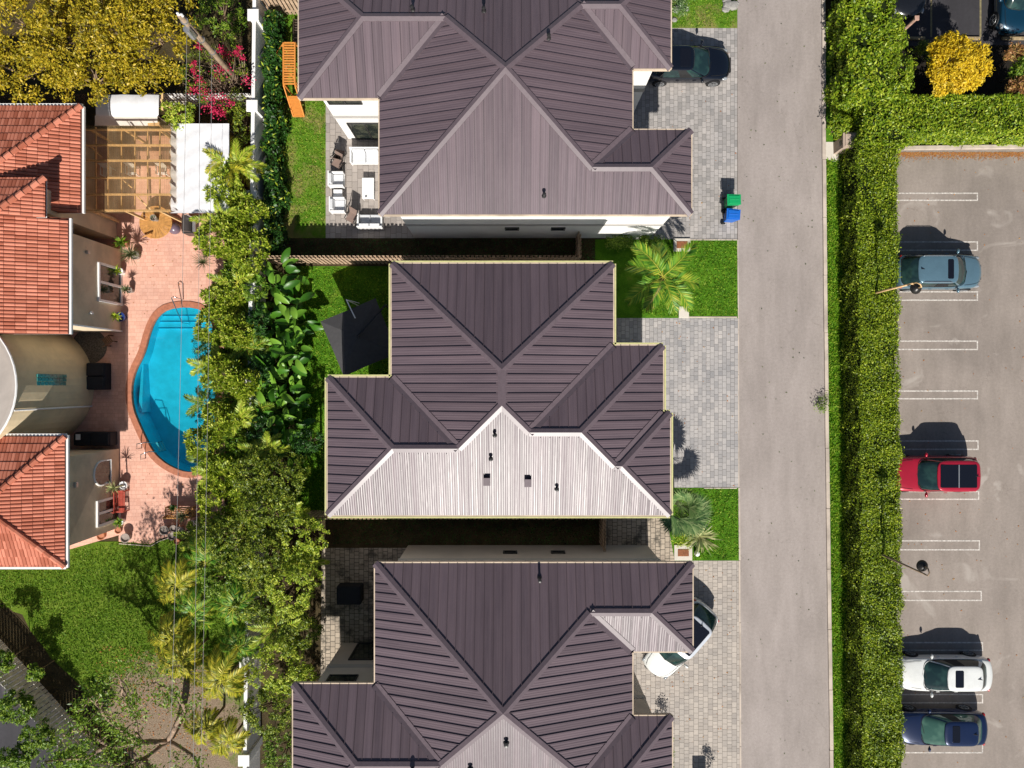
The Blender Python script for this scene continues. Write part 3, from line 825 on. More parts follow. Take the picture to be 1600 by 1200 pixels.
# kerbs
def kerb(pts, w_, h_, name='kerb', mat=m_kerb):
    mb = MB(); cuts = []
    for (a, b_) in zip(pts[:-1], pts[1:]):
        A, B_ = P(*a), P(*b_); L = (B_ - A).length; nseg = max(1, int(L / 3.0)); dr = (B_ - A) / nseg
        for i in range(nseg):
            p = A + dr * i; q = A + dr * (i + 1) - dr.normalized() * 0.015
            j = random.uniform(-.01, .01)
            mb.bar((p.x + j, p.y, h_ / 2 - 0.01), (q.x + j, q.y, h_ / 2 - 0.01), w_, h_ + 0.02)
    return struct(name, mb, mat, bevel=0.02)
kerb([(1286, -160), (1287, 250), (1292, 700), (1301, 1360)], 0.20, 0.09)
kerb([(1152.5, 374), (1153.5, 497)], 0.06, 0.035); kerb([(1153.5, 497), (1154.5, 762)], 0.06, 0.02)
kerb([(1154.5, 762), (1155.5, 876), (1158, 1360)], 0.10, 0.03)
kerb([(1400, 232), (1900, 226)], 0.22, 0.13)
kerb([(1075, 374.5), (1152, 374.5)], 0.07, 0.03); kerb([(1075, 495.5), (1152, 495.5)], 0.08, 0.03); kerb([(1100, 762.5), (1152, 762.5)], 0.07, 0.03)
kerb([(352, 822), (318, 823), (250, 845), (236, 853), (186, 849)], 0.05, 0.06)

# worn double stall lines
mb = MB()
def stripe(x0, y0, x1, y1, w_=0.10, z=0.005):
    a, b_ = P(x0, y0), P(x1, y1); dr = (b_ - a).normalized(); s_ = dr.cross(Vector((0, 0, 1))) * w_ / 2
    L = (b_ - a).length; t_ = 0.0
    mb.poly([(a + s_).xy.to_3d() + Vector((0, 0, z)), (b_ + s_).xy.to_3d() + Vector((0, 0, z)), (b_ - s_).xy.to_3d() + Vector((0, 0, z)), (a - s_).xy.to_3d() + Vector((0, 0, z))])
for ya, yb, xe in [(302, 313, 1527), (378, 391, 1527), (456, 469, 1527), (533, 546, 1527), (611, 623, 1527), (689, 702, 1528), (768, 780, 1529),
                   (845, 859, 1530), (924, 938, 1533), (1004, 1016, 1535), (1085, 1098, 1535), (1163, 1176, 1535), (1241, 1254, 1537)]:
    stripe(1395, ya, xe, ya, 0.07); stripe(1395, yb, xe, yb, 0.07); stripe(xe, ya - 1.0, xe, yb + 1.0, 0.07, 0.008)
o = mb.build('stall_markings', m_lines); o['kind'] = 'structure'
mb = MB()
for xa in (1455, 1532, 1610):
    stripe(xa, -100, xa, 58, 0.10)
struct('stall_markings', mb, plain('yellowed_paint', (0.20, 0.17, 0.09), 0.8, var=0.3))

# ------------------------------------------------------------------ the three seam-metal houses
Z0 = 6.5
def E(x, y): p = P(x, y, Z0); return p.x, p.y
TP = 0.36
def rectpx(xa, xb, ytop, ybot, T=(TP, TP, TP, TP)):
    a = E(xa, ybot); b_ = E(xb, ytop); return (a[0], b_[0], a[1], b_[1], T)
def walls(house, outline, ins, h, mat, band=None, foot=None):
    poly = inset_poly(outline, ins)
    mb = MB(); mb.prism(poly, 0.0, h, 0, top=False, bottom=False); mb.build('wall', mat, house)
    if band:
        bb = MB(); q = inset_poly(outline, [i - 0.025 for i in ins] if isinstance(ins, list) else ins - 0.025)
        bb.prism(q, band[0], band[1]); bb.build('belt_course', m_band, house)
    return poly
def vent_pipe(house, px, py, rf, h=0.35, r_=0.07, shadow=True):
    # iterate to find the height of the roof below this pixel
    z = 7.5
    for _ in range(6):
        p = P(px, py, z); zz = rf.at(p.x, p.y)[0]; z = rf.z0 + (zz or 0)
    p = P(px, py, z)
    mb = MB(); mb.lathe([(r_ * 2.0, -0.05), (r_ * 1.9, 0.03), (r_, 0.08), (r_, h), (r_ * 1.5, h + .01), (r_ * 1.5, h + 0.08), (0.01, h + 0.10)], 12, (p.x, p.y, z))
    return mb.build('vent_pipe', m_dark if shadow else m_metal, house, smooth=False)
def box_vent(house, px, py, rf):
    z = 7.5
    for _ in range(6):
        p = P(px, py, z); zz = rf.at(p.x, p.y)[0]; z = rf.z0 + (zz or 0)
    p = P(px, py, z)
    mb = MB(); mb.box((p.x, p.y, z + 0.08), (0.24, 0.26, 0.26)); mb.box((p.x, p.y - 0.02, z + 0.24), (0.31, 0.36, 0.045), tilt=(R(8), 0))
    mb.build('box_vent', m_cap, house, bevel=0.01)

# --- upper house
T_, S_ = TP, TP
rA = [rectpx(593, 988, -60, 335), rectpx(467, 900, -62, 153), rectpx(700, 1048, -60, 107), rectpx(760, 1080, 203, 335)]
x0, x1, y0, y1, _ = rA[0]; xw, yw = rA[1][0], rA[1][2]; xne, yne = rA[2][1], rA[2][2]; xse, yse = rA[3][1], rA[3][3]
rA[1] = (xw, rA[1][1], yw, y1, rA[1][4]); rA[2] = (rA[2][0], xne, yne, y1, rA[2][4]); rA[3] = (rA[3][0], xse, y0, yse, rA[3][4])
outA = [(x0, y0), (xse, y0), (xse, yse), (x1, yse), (x1, yne), (xne, yne), (xne, y1), (xw, y1), (xw, yw), (x0, yw)]
HA = thing('house', 'upper white house with dark seamed hip roof above the patio sofas and black car', 'house', (0, 13.4, 0))
rfA = metal_roof(HA, rA, Z0, outA)
insA = [0.27, 0.60, 0.55, 0.65, 0.40, 0.60, 0.6, 0.75, 0.40, 0.70]
wA = walls(HA, outA, insA, Z0 - 0.155, m_white, (3.0, 3.35))
# openings: first the south wall of the west wing seen over the patio
yW = yw + 0.40
wall_window(HA, (-7.15, yW), 0, 2.5, 0.12, 2.35, 2, name='sliding_door')
wall_window(HA, (-7.9, yW), 0, 1.5, 4.9, 6.0, 1)
yS = y0 + 0.27
for px_ in (800, 872):
    wall_window(HA, ((px_ - 800) * (H - 2.4) / F, yS), 0, 0.62, 2.2, 2.6, 0)
xE = xse - 0.60
wall_window(HA, (xE, (y0 + yse) / 2), PI / 2, 1.8, 0.9, 2.2, 1); wall_window(HA, (xE, (y0 + yse) / 2), PI / 2, 1.8, 4.0, 5.5, 1)
xM = x1 - 0.65
wall_window(HA, (xM, yse + 1.3), PI / 2, 1.0, 0.02, 2.2, 0, name='front_door', glass=m_dark)
wall_window(HA, (xM, yse + 1.3), PI / 2, 1.2, 4.0, 5.4, 0)
wall_window(HA, (xne - 0.6, (yne + y1) / 2), PI / 2, 3.6, 0.05, 2.3, 3, glass=m_trim, frame=m_band, name='garage_door')
wall_window(HA, (x0 + 0.70, 10.2), PI / 2, 2.2, 0.12, 2.35, 1, name='sliding_door', out=(-1, 0))
for a in ((645, 16), (756, 18), (857, 60), (850, 306)): vent_pipe(HA, a[0], a[1], rfA, 0.25, 0.055)

# --- middle house
TB = (TP, TP, TP, TP * 1.05)
rB = [rectpx(612, 958, 412, 805, (TP, TP, TP, TP * 1.04)), rectpx(512, 930, 590, 805), rectpx(640, 1036, 540, 805), rectpx(640, 1047, 645, 805)]
yb = rB[0][2]
rB = [(r_[0], r_[1], yb, r_[3], r_[4]) for r_ in rB]
bx0, bx1, _, by1, _ = rB[0]; bw, byw = rB[1][0], rB[1][3]; be, bye = rB[2][1], rB[2][3]; be2, bye2 = rB[3][1], rB[3][3]
outB = [(bw, yb), (be2, yb), (be2, bye2), (be, bye2), (be, bye), (bx1, bye), (bx1, by1), (bx0, by1), (bx0, byw), (bw, byw)]
HB = thing('house', 'middle house whose south roof slope glares silver in the sun', 'house', (0, 0, 0))
rfB = metal_roof(HB, rB, Z0, outB, m_gutter)
wB = walls(HB, outB, [0.6, 0.6, 0.3, 0.6, 0.6, 0.6, 0.5, 0.6, 0.5, 0.7], Z0 - 0.155, m_white, (3.0, 3.35))
yn = by1 - 0.5
for xx in (-3, 0.2, 2.6): wall_window(HB, (xx, yn), PI, 0.7, 4.3, 4.8, 0)
for xx in (-6.3, -2.4, 2.0, 5.5): wall_window(HB, (xx, yb + 0.6), 0, 0.8, 4.3, 5.0, 0)
wall_window(HB, (bx1 - 0.6, 3.6), PI / 2, 1.0, 0.02, 2.2, 0, name='front_door', glass=m_dark)
wall_window(HB, (be - 0.6, 0.4), PI / 2, 2.6, 0.05, 2.3, 2, glass=m_trim, frame=m_band, name='garage_door')
wall_window(HB, (be - 0.6, 0.4), PI / 2, 1.8, 4.0, 5.5, 1)
wall_window(HB, (be2 - 0.6, -3.4), PI / 2, 1.8, 0.9, 2.3, 1); wall_window(HB, (be2 - 0.6, -3.4), PI / 2, 1.8, 4.0, 5.5, 1)
wall_window(HB, (bx0 + 0.6, 3.0), PI / 2, 3.0, 0.1, 2.4, 2, out=(-1, 0), name='sliding_door')
wall_window(HB, (bw + 0.7, -2.8), PI / 2, 1.6, 4.2, 5.5, 1, out=(-1, 0)); wall_window(HB, (bw + 0.7, -2.8), PI / 2, 1.6, 0.9, 2.2, 1, out=(-1, 0))
for a in ((773, 680), (767, 717), (870, 764)): vent_pipe(HB, a[0], a[1], rfB, 0.20, 0.055)
for a in ((761, 751), (825, 753)): box_vent(HB, a[0], a[1], rfB)

# --- lower house
rC = [rectpx(586, 988, 880, 1282), rectpx(458, 900, 1069, 1282), rectpx(760, 1082, 880, 1018), rectpx(760, 1050, 1119, 1282)]
cx0, cx1, cy0, cy1, _ = rC[0]
cw, cyw = rC[1][0], rC[1][3]; ce, cyb = rC[2][1], rC[2][2]; cs, cyt = rC[3][1], rC[3][3]
rC[1] = (cw, rC[1][1], cy0, cyw, rC[1][4]); rC[2] = (rC[2][0], ce, cyb, cy1, rC[2][4]); rC[3] = (rC[3][0], cs, cy0, cyt, rC[3][4])
outC = [(cw, cy0), (cs, cy0), (cs, cyt), (cx1, cyt), (cx1, cyb), (ce, cyb), (ce, cy1), (cx0, cy1), (cx0, cyw), (cw, cyw)]
HC = thing('house', 'lower house with dark seamed hip roof beside the slanted white car', 'house', (0, -13.9, 0))
rfC = metal_roof(HC, rC, Z0, outC)
wC = walls(HC, outC, [0.6, 0.6, 0.6, 0.70, 0.75, 0.8, 0.66, 0.55, 0.50, 0.70], Z0 - 0.155, m_cbeige, (3.0, 3.35))
yN = cy1 - 0.66
for px_ in (797, 872): wall_window(HC, ((px_ - 800) * (H - 1.8) / F, yN), PI, 0.62, 1.55, 1.95, 0)
wall_window(HC, (-7.15, cyw - 0.50), PI, 2.3, 0.12, 2.4, 1, name='sliding_door')
wall_window(HC, (-8.1, cyw - 0.50), PI, 1.3, 4.4, 5.9, 0)
wall_window(HC, (cx1 - 0.70, -13.6), PI / 2, 1.6, 0.4, 2.2, 1)
wall_window(HC, (cx1 - 0.70, -13.6), PI / 2, 1.4, 3.9, 5.4, 0)
wall_window(HC, (ce - 0.8, (cyb + cy1) / 2 - .1), PI / 2, 1.4, 4.2, 5.4, 0); wall_window(HC, (ce - 0.8, (cyb + cy1) / 2 - .1), PI / 2, 2.4, 0.05, 2.3, 1, glass=m_trim, frame=m_band, name='garage_door')
wall_window(HC, (cx0 + 0.55, -11.5), PI / 2, 2.4, 0.1, 2.4, 1, out=(-1, 0), name='sliding_door')
for a in ((843, 903), (791, 1160), (735, 1200), (645, 1200)): vent_pipe(HC, a[0], a[1], rfC, 0.45 if a[0] == 843 else 0.2, 0.055 if a[0] == 843 else 0.07)

# ------------------------------------------------------------------ terracotta house on the left
HT = thing('house', 'sprawling beige house with orange barrel-tile roofs and a round turret', 'house', (-23, 0, 0))
def tile_face(house_roof, poly, pj, z0, ns, down, pitch=0.17, course=0.40, name='tile_field'):
    """barrel tiles on one plane. poly convex plan polygon; ns: slope runs N-S; down: +1/-1 sense of fall along the slope axis"""
    mb = MB(); zf = lambda x, y: z0 + pj[0] * x + pj[1] * y + pj[2]
    ax = 0 if ns else 1; sa = 1 - ax
    lo = min(p[ax] for p in poly); hi = max(p[ax] for p in poly)
    c = lo + pitch / 2
    while c < hi:
        cr = []
        n = len(poly)
        for i in range(n):
            p, q = poly[i], poly[(i + 1) % n]
            if (p[ax] - c) * (q[ax] - c) < 0:
                s_ = (c - p[ax]) / (q[ax] - p[ax]); cr.append(p[sa] + (q[sa] - p[sa]) * s_)
        if len(cr) >= 2:
            a, b_ = min(cr), max(cr)
            k = math.floor(a / course)
            while k * course < b_:
                s0 = max(a, k * course); s1 = min(b_, (k + 1) * course + 0.02); k += 1
                if s1 - s0 < 0.06: continue
                vs = []
                for v in (s0, s1):
                    lift = 0.045 if ((v == s1) == (down > 0)) else 0.012
                    for t_ in range(6):
                        an = PI * t_ / 5
                        dx = -math.cos(an) * pitch * 0.47; dz = math.sin(an) * 0.065
                        x, y = (c + dx, v) if ns else (v, c + dx)
                        vs.append((x, y, zf(x, y) + dz + lift))
                mb.add(vs, [(t_, t_ + 1, t_ + 7, t_ + 6) for t_ in range(5)] + [(0, 5, 4, 3, 2, 1) if False else (0, 1, 2, 3, 4, 5), (11, 10, 9, 8, 7, 6)])
        c += pitch
    mb.build(name, m_tile, house_roof)
def hip_caps(house_roof, a, b_, step=0.38, r_=0.13):
    mb = MB(); a, b_ = Vector(a), Vector(b_); L = (b_ - a).length; dr = (b_ - a) / L; n = int(L / step)
    for i in range(n + 1):
        p = a + dr * min(L, i * step); q = a + dr * min(L, (i + 1) * step + 0.04)
        if (q - p).length < 0.1: continue
        mb.tube([p + Vector((0, 0, .07)), q + Vector((0, 0, .045))], [r_ * 1.1, r_ * 0.92], 8)
    mb.build('hip_tiles', m_tile, house_roof, smooth=False)
def tile_roof(rects_, z0, gutter_edges=(), hips=()):
    rf = HipRoof(rects_, z0); mb = MB()
    for poly, kid, pj in rf.pieces:
        mb.poly([(x, y, rf.z(pj, x, y)) for x, y in poly])
    ro = mb.build('roof', m_tileb, HT)
    for poly, kid, pj in rf.pieces:
        if max(abs(pj[0]), abs(pj[1])) > 5: continue
        ns = abs(pj[1]) > abs(pj[0]); down = -1 if (pj[1] if ns else pj[0]) > 0 else 1
        tile_face(ro, poly, pj, z0, ns, down)
    for p, q, ka, kb in rf.edges():
        if any(max(abs(k[0]), abs(k[1])) > 5 for k in (ka, kb)): continue
        zz = lambda t_: rf.z0 + (rf.at(*t_)[0] or 0)
        mid = ((p[0] + q[0]) / 2, (p[1] + q[1]) / 2)
        f_ = lambda t_: z0 + ka[0] * t_[0] + ka[1] * t_[1] + ka[2]
        a, b_ = (p[0], p[1], f_(p)), (q[0], q[1], f_(q))
        if a[2] > b_[2]: a, b_ = b_, a
        hip_caps(ro, a, b_)
    r_ = rects_[0]
    gb = MB()
    for (xa, ya, xb, yb_) in gutter_edges: gb.bar((xa, ya, z0 - 0.05), (xb, yb_, z0 - 0.05), 0.10, 0.12)
    if gutter_edges: gb.build('gutter', m_trim, HT)
    return rf
def Q(px, py, h): p = P(px, py, h); return p.x, p.y
BIG = 30.0
TT = 0.40
# big east facing slope (the middle one)
z3 = 5.8; a = Q(108, 522, z3); b_ = Q(108, 341, z3)
r3 = (a[0] - 8.5, a[0], a[1], b_[1], (TT, TT, BIG, BIG)); tile_roof([r3], z3, [(a[0] + .06, a[1], a[0] + .06, b_[1])])
# lower left pyramid
z4 = 5.5; a4 = Q(103, 885, z4); b4 = Q(103, 682, z4)
r4 = (a4[0] - 7.0, a4[0], a4[1], b4[1], (TT, TT, TT, TT)); tile_roof([r4], z4, [(a4[0] + .06, a4[1] - .06, a4[0] + .06, b4[1] + .06), (a4[0] - 7, a4[1] - .08, a4[0], a4[1] - .08), (a4[0] - 7, b4[1] + .08, a4[0], b4[1] + .08)])
# upper slope behind the pergola
z1 = 5.0; a1 = Q(128, 333, z1); b1 = Q(128, 166, z1)
r1 = (a1[0] - 10.0, a1[0], a1[1], b1[1], (TT, TT, BIG, TT)); tile_roof([r1], z1, [(a1[0] + .06, a1[1], a1[0] + .06, b1[1]), (a1[0] - 10, b1[1] + .08, a1[0], b1[1] + .08)])
# small tall block
z2 = 6.4; a2 = Q(72, 326, z2); b2 = Q(72, 278, z2)
r2 = (a2[0] - 6.0, a2[0], b2[1] - 1.8, b2[1], (.45, .45, BIG, .45)); tile_roof([r2], z2)
def wall_block(x0_, x1_, y0_, y1_, h, mat=m_beige):
    mb = MB(); mb.prism([(x0_, y0_), (x1_, y0_), (x1_, y1_), (x0_, y1_)], 0, h, top=True, bottom=False)
    return mb.build('wall', mat, HT)
g = lambda px, py: (P(px, py).x, P(px, py).y)
wx3 = g(190, 0)[0]; wx4 = g(187, 0)[0]
wy3 = (g(0, 519)[1], g(0, 391)[1]); wy4 = (g(0, 824)[1], g(0, 701)[1])
wall_block(wx3 - 8, wx3, wy3[0], wy3[1], z3 - 0.12)
wall_block(wx4 - 6.5, wx4, wy4[0], wy4[1], z4 - 0.12)
wall_block(r1[0] + .5, a1[0] - 2.3, r1[2] + 0.3, r1[3] - 0.5, z1 - 0.10)
wall_block(r1[0] + .45, a1[0] - 3.2, wy3[1] + 0.0, r1[2] + 0.32, 3.3)
wall_block(r2[0] + .4, r2[1] - 0.35, r2[2] + 0.35, r2[3] - 0.35, z2 - 0.10)
# soffits below the tile roofs
for r_, zz in ((r3, z3), (r4, z4), (r1, z1), (r2, z2)):
    sb = MB(); sb.poly([(r_[0], r_[3], zz - .06), (r_[1], r_[3], zz - .06), (r_[1], r_[2], zz - .06), (r_[0], r_[2], zz - .06)]); sb.build('soffit', m_trim, HT)
# round turret with flat grey top
tc = (-26.15, -0.06); tr_ = 3.45; tz = 6.1
mb = MB(); mb.lathe([(tr_, 0), (tr_, tz)], 64, (tc[0], tc[1], 0)); tw = mb.build('turret_wall', m_cream, HT)
mb = MB(); mb.lathe([(tr_ + 0.06, 0), (tr_ + 0.06, 0.14), (tr_ - 0.10, 0.15), (tr_ - 0.14, 0.03), (0.1, 0.06)], 64, (tc[0], tc[1], tz + 0.002)); mb.build('turret_roof', m_rotroof, HT)
mb = MB(); rim = [(tc[0] + math.cos(2 * PI * i / 48) * (tr_ + 0.09), tc[1] + math.sin(2 * PI * i / 48) * (tr_ + 0.09), tz + 0.12) for i in range(49)]
mb.tube(rim, 0.05, 6); mb.build('turret_rim', m_trim, HT)
mb = MB()
for i in range(7):
    for j in range(8):
        a_ = R(-11) + (i - 3) * 0.055
        x, y = tc[0] + math.cos(a_) * (tr_ + 0.01), tc[1] + math.sin(a_ + 0.12) * (tr_ + 0.01)
        mb.box((x, tc[1] + math.sin(a_ + 0.16) * (tr_ + 0.01), 2.6 + j * 0.28), (0.06, 0.165, 0.25), rz=a_ + .16)
mb.build('glass_block_window', plain('teal_glass_block', (0.06, 0.22, 0.20), 0.15, 0.6, var=0.3, scale=3), HT)
mb = MB(); a_ = R(-19); mb.tube([(tc[0] + math.cos(a_) * (tr_ + .07), tc[1] + math.sin(a_) * (tr_ + .07), 0.05), (tc[0] + math.cos(a_) * (tr_ + .07), tc[1] + math.sin(a_) * (tr_ + .07), tz)], 0.05, 8)
mb.build('downpipe', m_trim, HT)
# doors and windows on the east walls
def door_e(x, yc, w_, h, name='glass_door', arch=False):
    fm = MB(); gl_ = MB()
    gl_.bar((x + .012, yc - w_ / 2 + .06, h / 2), (x + .012, yc + w_ / 2 - .06, h / 2), 0.024, h - 0.1); o_ = gl_.build(name, m_glass, HT)
    for yy in (yc - w_ / 2, yc, yc + w_ / 2): fm.bar((x + .05, yy, 0.0), (x + .05, yy, h), 0.12, 0.10)
    fm.bar((x + .05, yc - w_ / 2 - .05, h + .05), (x + .05, yc + w_ / 2 + .05, h + .05), 0.10, 0.12)
    fm.bar((x + .05, yc - w_ / 2 + .06, .10), (x + .05, yc + w_ / 2 - .06, .10), 0.08, 0.18)
    fm.build('frame', m_trim, o_)
    hb = MB(); hb.bar((x + .13, yc - .12, 1.0), (x + .13, yc - .12, 1.15), 0.04, 0.04); hb.build('handle', m_steel, o_)
door_e(wx3, g(0, 449)[1], 1.9, 2.15)
door_e(wx4, g(0, 792)[1], 1.25, 2.1)
def arch_window(x, yc, w_, z0_, z1_):
    pts = [(yc - w_ / 2, z0_), (yc + w_ / 2, z0_)]
    zc = z1_ - w_ / 2
    pts += [(yc + w_ / 2 * math.cos(R(a)), zc + (w_ / 2) * math.sin(R(a))) for a in range(0, 181, 15)]
    mb = MB(); n = len(pts)
    mb.add([(x + .014, y, z) for y, z in pts], [tuple(range(n))]); o_ = mb.build('window', m_glass, HT)
    fm = MB(); fm.tube([(x + .02, y, z) for y, z in pts + [pts[0], pts[1]]], 0.05, 6); fm.build('frame', m_trim, o_)
arch_window(wx4, g(0, 733)[1], 1.25, 0.9, 2.4)
lm = MB(); lm.box((wx4 + .08, g(0, 741)[1], 4.0), (0.14, 0.28, 0.20)); lm.build('wall_light', m_metal, HT, bevel=.03)
lm = MB(); lm.box((wx3 + .08, g(0, 411)[1], 3.2), (0.14, 0.16, 0.20)); lm.build('wall_light', m_metal, HT, bevel=.03)
lm = MB(); lm.box((wx3 + .08, g(0, 497)[1], 2.9), (0.14, 0.14, 0.18)); lm.build('wall_light', m_metal, HT, bevel=.03)
fm = MB(); fm.bar((wx3 + .03, wy3[0] + .05, 0), (wx3 + .03, wy3[0] + .05, z3 - .2), 0.08, 0.08); fm.build('downpipe', m_trim, HT)

# ------------------------------------------------------------------ pool
PT = thing('swimming_pool', 'curvy turquoise swimming pool with terracotta coping in the pink deck', 'pool', (-15.3, 0.3, 0))
cx_, cy_ = -15.0, -0.1
mb = MB(); n = len(pool_w)
inner = pool_w
outer = []
for i in range(n):
    a, b_ = pool_w[i - 1], pool_w[(i + 1) % n]; L = math.hypot(b_[0] - a[0], b_[1] - a[1]); outer.append((pool_w[i][0] + (b_[1] - a[1]) / L * 0.32, pool_w[i][1] - (b_[0] - a[0]) / L * 0.32))
vs = [(x, y, 0.07) for x, y in inner] + [(x, y, 0.07) for x, y in outer] + [(x, y, -0.16) for x, y in inner] + [(x, y, 0.0) for x, y in outer]
fs = []
for i in range(n):
    j = (i + 1) % n
    fs += [(i, n + i, n + j, j), (2 * n + i, i, j, 2 * n + j), (n + i, 3 * n + i, 3 * n + j, n + j)]
mb.add(vs, fs); mb.build('coping', m_coping, PT)
def depth(y): 
    t_ = min(1, max(0, (2.9 - y) / 5.5)); return -(0.80 + 0.70 * t_ * t_ * (3 - 2 * t_))
mb = MB()
vs = [(x, y, -0.15) for x, y in inner] + [(x, y, depth(y)) for x, y in inner]
mb.add(vs, [(i, (i + 1) % n, n + (i + 1) % n, n + i) for i in range(n)])
mb.build('pool_wall', m_shell, PT)
import bmesh
bm = bmesh.new()
vv = [bm.verts.new((x, y, depth(y))) for x, y in inner]
es = [bm.edges.new((vv[i], vv[(i + 1) % n])) for i in range(n)]
bmesh.ops.triangle_fill(bm, edges=es, use_beauty=True)
bmesh.ops.subdivide_edges(bm, edges=[e for e in bm.edges if e.calc_length() > 1.0], cuts=3, use_grid_fill=True)
for v_ in bm.verts:
    v_.co.z = depth(v_.co.y)
me = bpy.data.meshes.new('pool_floor'); bm.to_mesh(me); bm.free(); me.materials.append(m_shell)
me.transform(Matrix.Translation(-PT.location)); o = bpy.data.objects.new('pool_floor', me); C.objects.link(o); o.parent = PT
# entry steps at the shallow end, bench along the west side
for k, (yy, zz) in enumerate(((493, -0.28), (502, -0.44), (512, -0.60))):
    yl = g(0, yy)[1]; poly = clip(pool_w, (0, 1, -yl)) if False else [p for p in pool_w]
    top = [p for p in pool_w if p[1] > yl]
    xs = [p[0] for p in top]; xl, xr = min(xs), max(xs)
    def xat(side):
        c_ = []
        for i in range(n):
            p, q = pool_w[i], pool_w[(i + 1) % n]
            if (p[1] - yl) * (q[1] - yl) <= 0 and abs(p[1] - q[1]) > 1e-6: c_.append(p[0] + (q[0] - p[0]) * (yl - p[1]) / (q[1] - p[1]))
        return min(c_), max(c_)
    L_, R_ = xat(0)
    top_sorted = sorted(top, key=lambda p: -math.atan2(p[1] - yl + .01, p[0] - (L_ + R_) / 2))
    poly = [(L_ + .01, yl)] + [(p[0] * .998 + (L_ + R_) / 2 * .002, p[1] - .01) for p in top_sorted] + [(R_ - .01, yl)]
    sm = MB(); sm.prism(poly[::-1], -1.0, zz); sm.build('step', m_shell, PT)
    em = MB(); em.bar((L_ + .05, yl + .03, zz + .012), (R_ - .05, yl + .03, zz + .012), 0.05, 0.02); em.build('step_edge', m_shell2, PT)
bx_ = g(215, 0)[0]
bm_ = MB(); bm_.prism([(bx_ - .2, g(0, 640)[1]), (bx_ + .0, g(0, 645)[1]), (bx_ + .10, g(0, 560)[1]), (bx_ - .05, g(0, 585)[1])], -2.0, -0.45); bm_.build('bench', m_shell, PT)
mb = MB(); mb.poly([(x, y, -0.11) for x, y in inner]); struct('pool_water', mb, m_water)

def rail(name, label, paths, parts=None):
    c0 = Vector(paths[0][0]); o_ = thing(name, label, 'pool rail', (c0.x, c0.y, 0.0))
    for p in paths:
        mb = MB(); mb.tube(p, 0.025, 8); mb.build('rail_tube', m_steel, o_, smooth=True)
    return o_
a = P(280, 478); b_ = P(289, 505)
rail('pool_handrail', 'bent steel handrail over the pool entry steps', [[(a.x + .25, a.y + .35, 0.0), (a.x + .25, a.y + .35, .8), (a.x + .1, a.y + .4, .88), (a.x - .02, a.y + .35, .85), (b_.x, b_.y, .35), (b_.x, b_.y, -.55)]])
lad = rail('pool_ladder', 'steel ladder rails at the deep end of the pool', [
    [tuple(P(222, 700)) , (P(222, 700).x, P(222, 700).y, .55), (P(225, 697).x, P(222, 692).y, .72), (P(236, 694).x, P(222, 690).y, .62), (P(240, 697).x, P(222, 692).y, .1), (P(240, 697).x, P(222, 692).y, -1.0)],
    [tuple(P(228, 716)) , (P(228, 716).x, P(228, 716).y, .55), (P(231, 712).x, P(228, 708).y, .72), (P(242, 708).x, P(228, 704).y, .62), (P(246, 712).x, P(228, 706).y, .1), (P(246, 712).x, P(228, 706).y, -1.0)]])
mb = MB()
for zz in (-.3, -.6, -.9): mb.bar((P(240, 697).x, P(222, 692).y, zz), (P(246, 712).x, P(228, 706).y, zz), 0.10, 0.03)
mb.build('ladder_tread', m_wplast, lad)

# ------------------------------------------------------------------ fences and garden wall
def board_fence(name, label, a, b_, h, mat, gap=-0.03, wd=0.14, alt=True, group=None, cap=False):
    a, b_ = Vector((a[0], a[1], 0)), Vector((b_[0], b_[1], 0)); L = (b_ - a).length; dr = (b_ - a) / L; sd = Vector((-dr.y, dr.x, 0))
    o_ = thing(name, label, 'fence', a, 0, group)
    mb = MB(); n = int(L / (wd + gap))
    for i in range(n):
        c = a + dr * ((i + .5) * (wd + gap)); off = sd * (0.055 if (i % 2 and alt) else (-0.055 if alt else 0.0))
        hh = h + random.uniform(-.02, .02)
        p = c + off
        mb.bar((p.x - dr.x * wd / 2, p.y - dr.y * wd / 2, hh / 2), (p.x + dr.x * wd / 2, p.y + dr.y * wd / 2, hh / 2), 0.022, hh)
    mb.build('boards', mat, o_)
    rb = MB()
    for zz in (0.35, h - 0.35): rb.bar((a.x, a.y, zz), (b_.x, b_.y, zz), 0.045, 0.09)
    rb.build('rail', mat, o_)
    for i in range(int(L / 2.4) + 1):
        p = a + dr * min(L - .05, i * 2.4 + .05); pb = MB(); pb.box((p.x, p.y, h / 2 - .03), (0.09, 0.09, h - .06)); pb.build('post', mat, o_)
    return o_
fy = 6.585
board_fence('board_fence', 'long board fence between the upper and the middle house', (-13.0, fy), (3.48, fy), 1.85, m_wood)
board_fence('board_fence', 'short return fence by the white wall and small shrubs of the upper house', (3.52, fy), (3.52, 7.94), 1.85, m_wood)
board_fence('board_fence', 'long board fence along the shaded strip above the lower house', (-11.0, -6.93), (4.76, -6.93), 1.85, m_wood)
board_fence('board_fence', 'short return fence across the side passage above the lower house', (4.80, -6.93), (4.80, -8.76), 1.85, m_wood)
board_fence('board_fence', 'pale board fence across the top above the orange play stairs', (-13.6, 20.1), (-9.5, 20.1), 1.9, m_wood, 0.06, 0.15, False)
board_fence('board_fence', 'whitewashed slat fence behind the pink bougainvillea', (-19.3, 15.1), (-13.5, 15.1), 1.7, m_whitewood, 0.07, 0.11, False)
board_fence('board_fence', 'dark slat fence behind the upper orange roof', (-30.5, 15.0), (-21.5, 15.0), 1.9, m_darkwood, 0.06, 0.12, False)
pa, pb_ = P(-20, 1035, 0), P(150, 1215, 0)
pa = P(-14, 1012, 0); pb_ = P(168, 1225, 0)
board_fence('board_fence', 'grey slanting board fence in the lower left corner', (P(-60, 932).x, P(-60, 932).y), (P(215, 1234).x, P(215, 1234).y), 2.0, m_woodg, 0.05, 0.20, False)

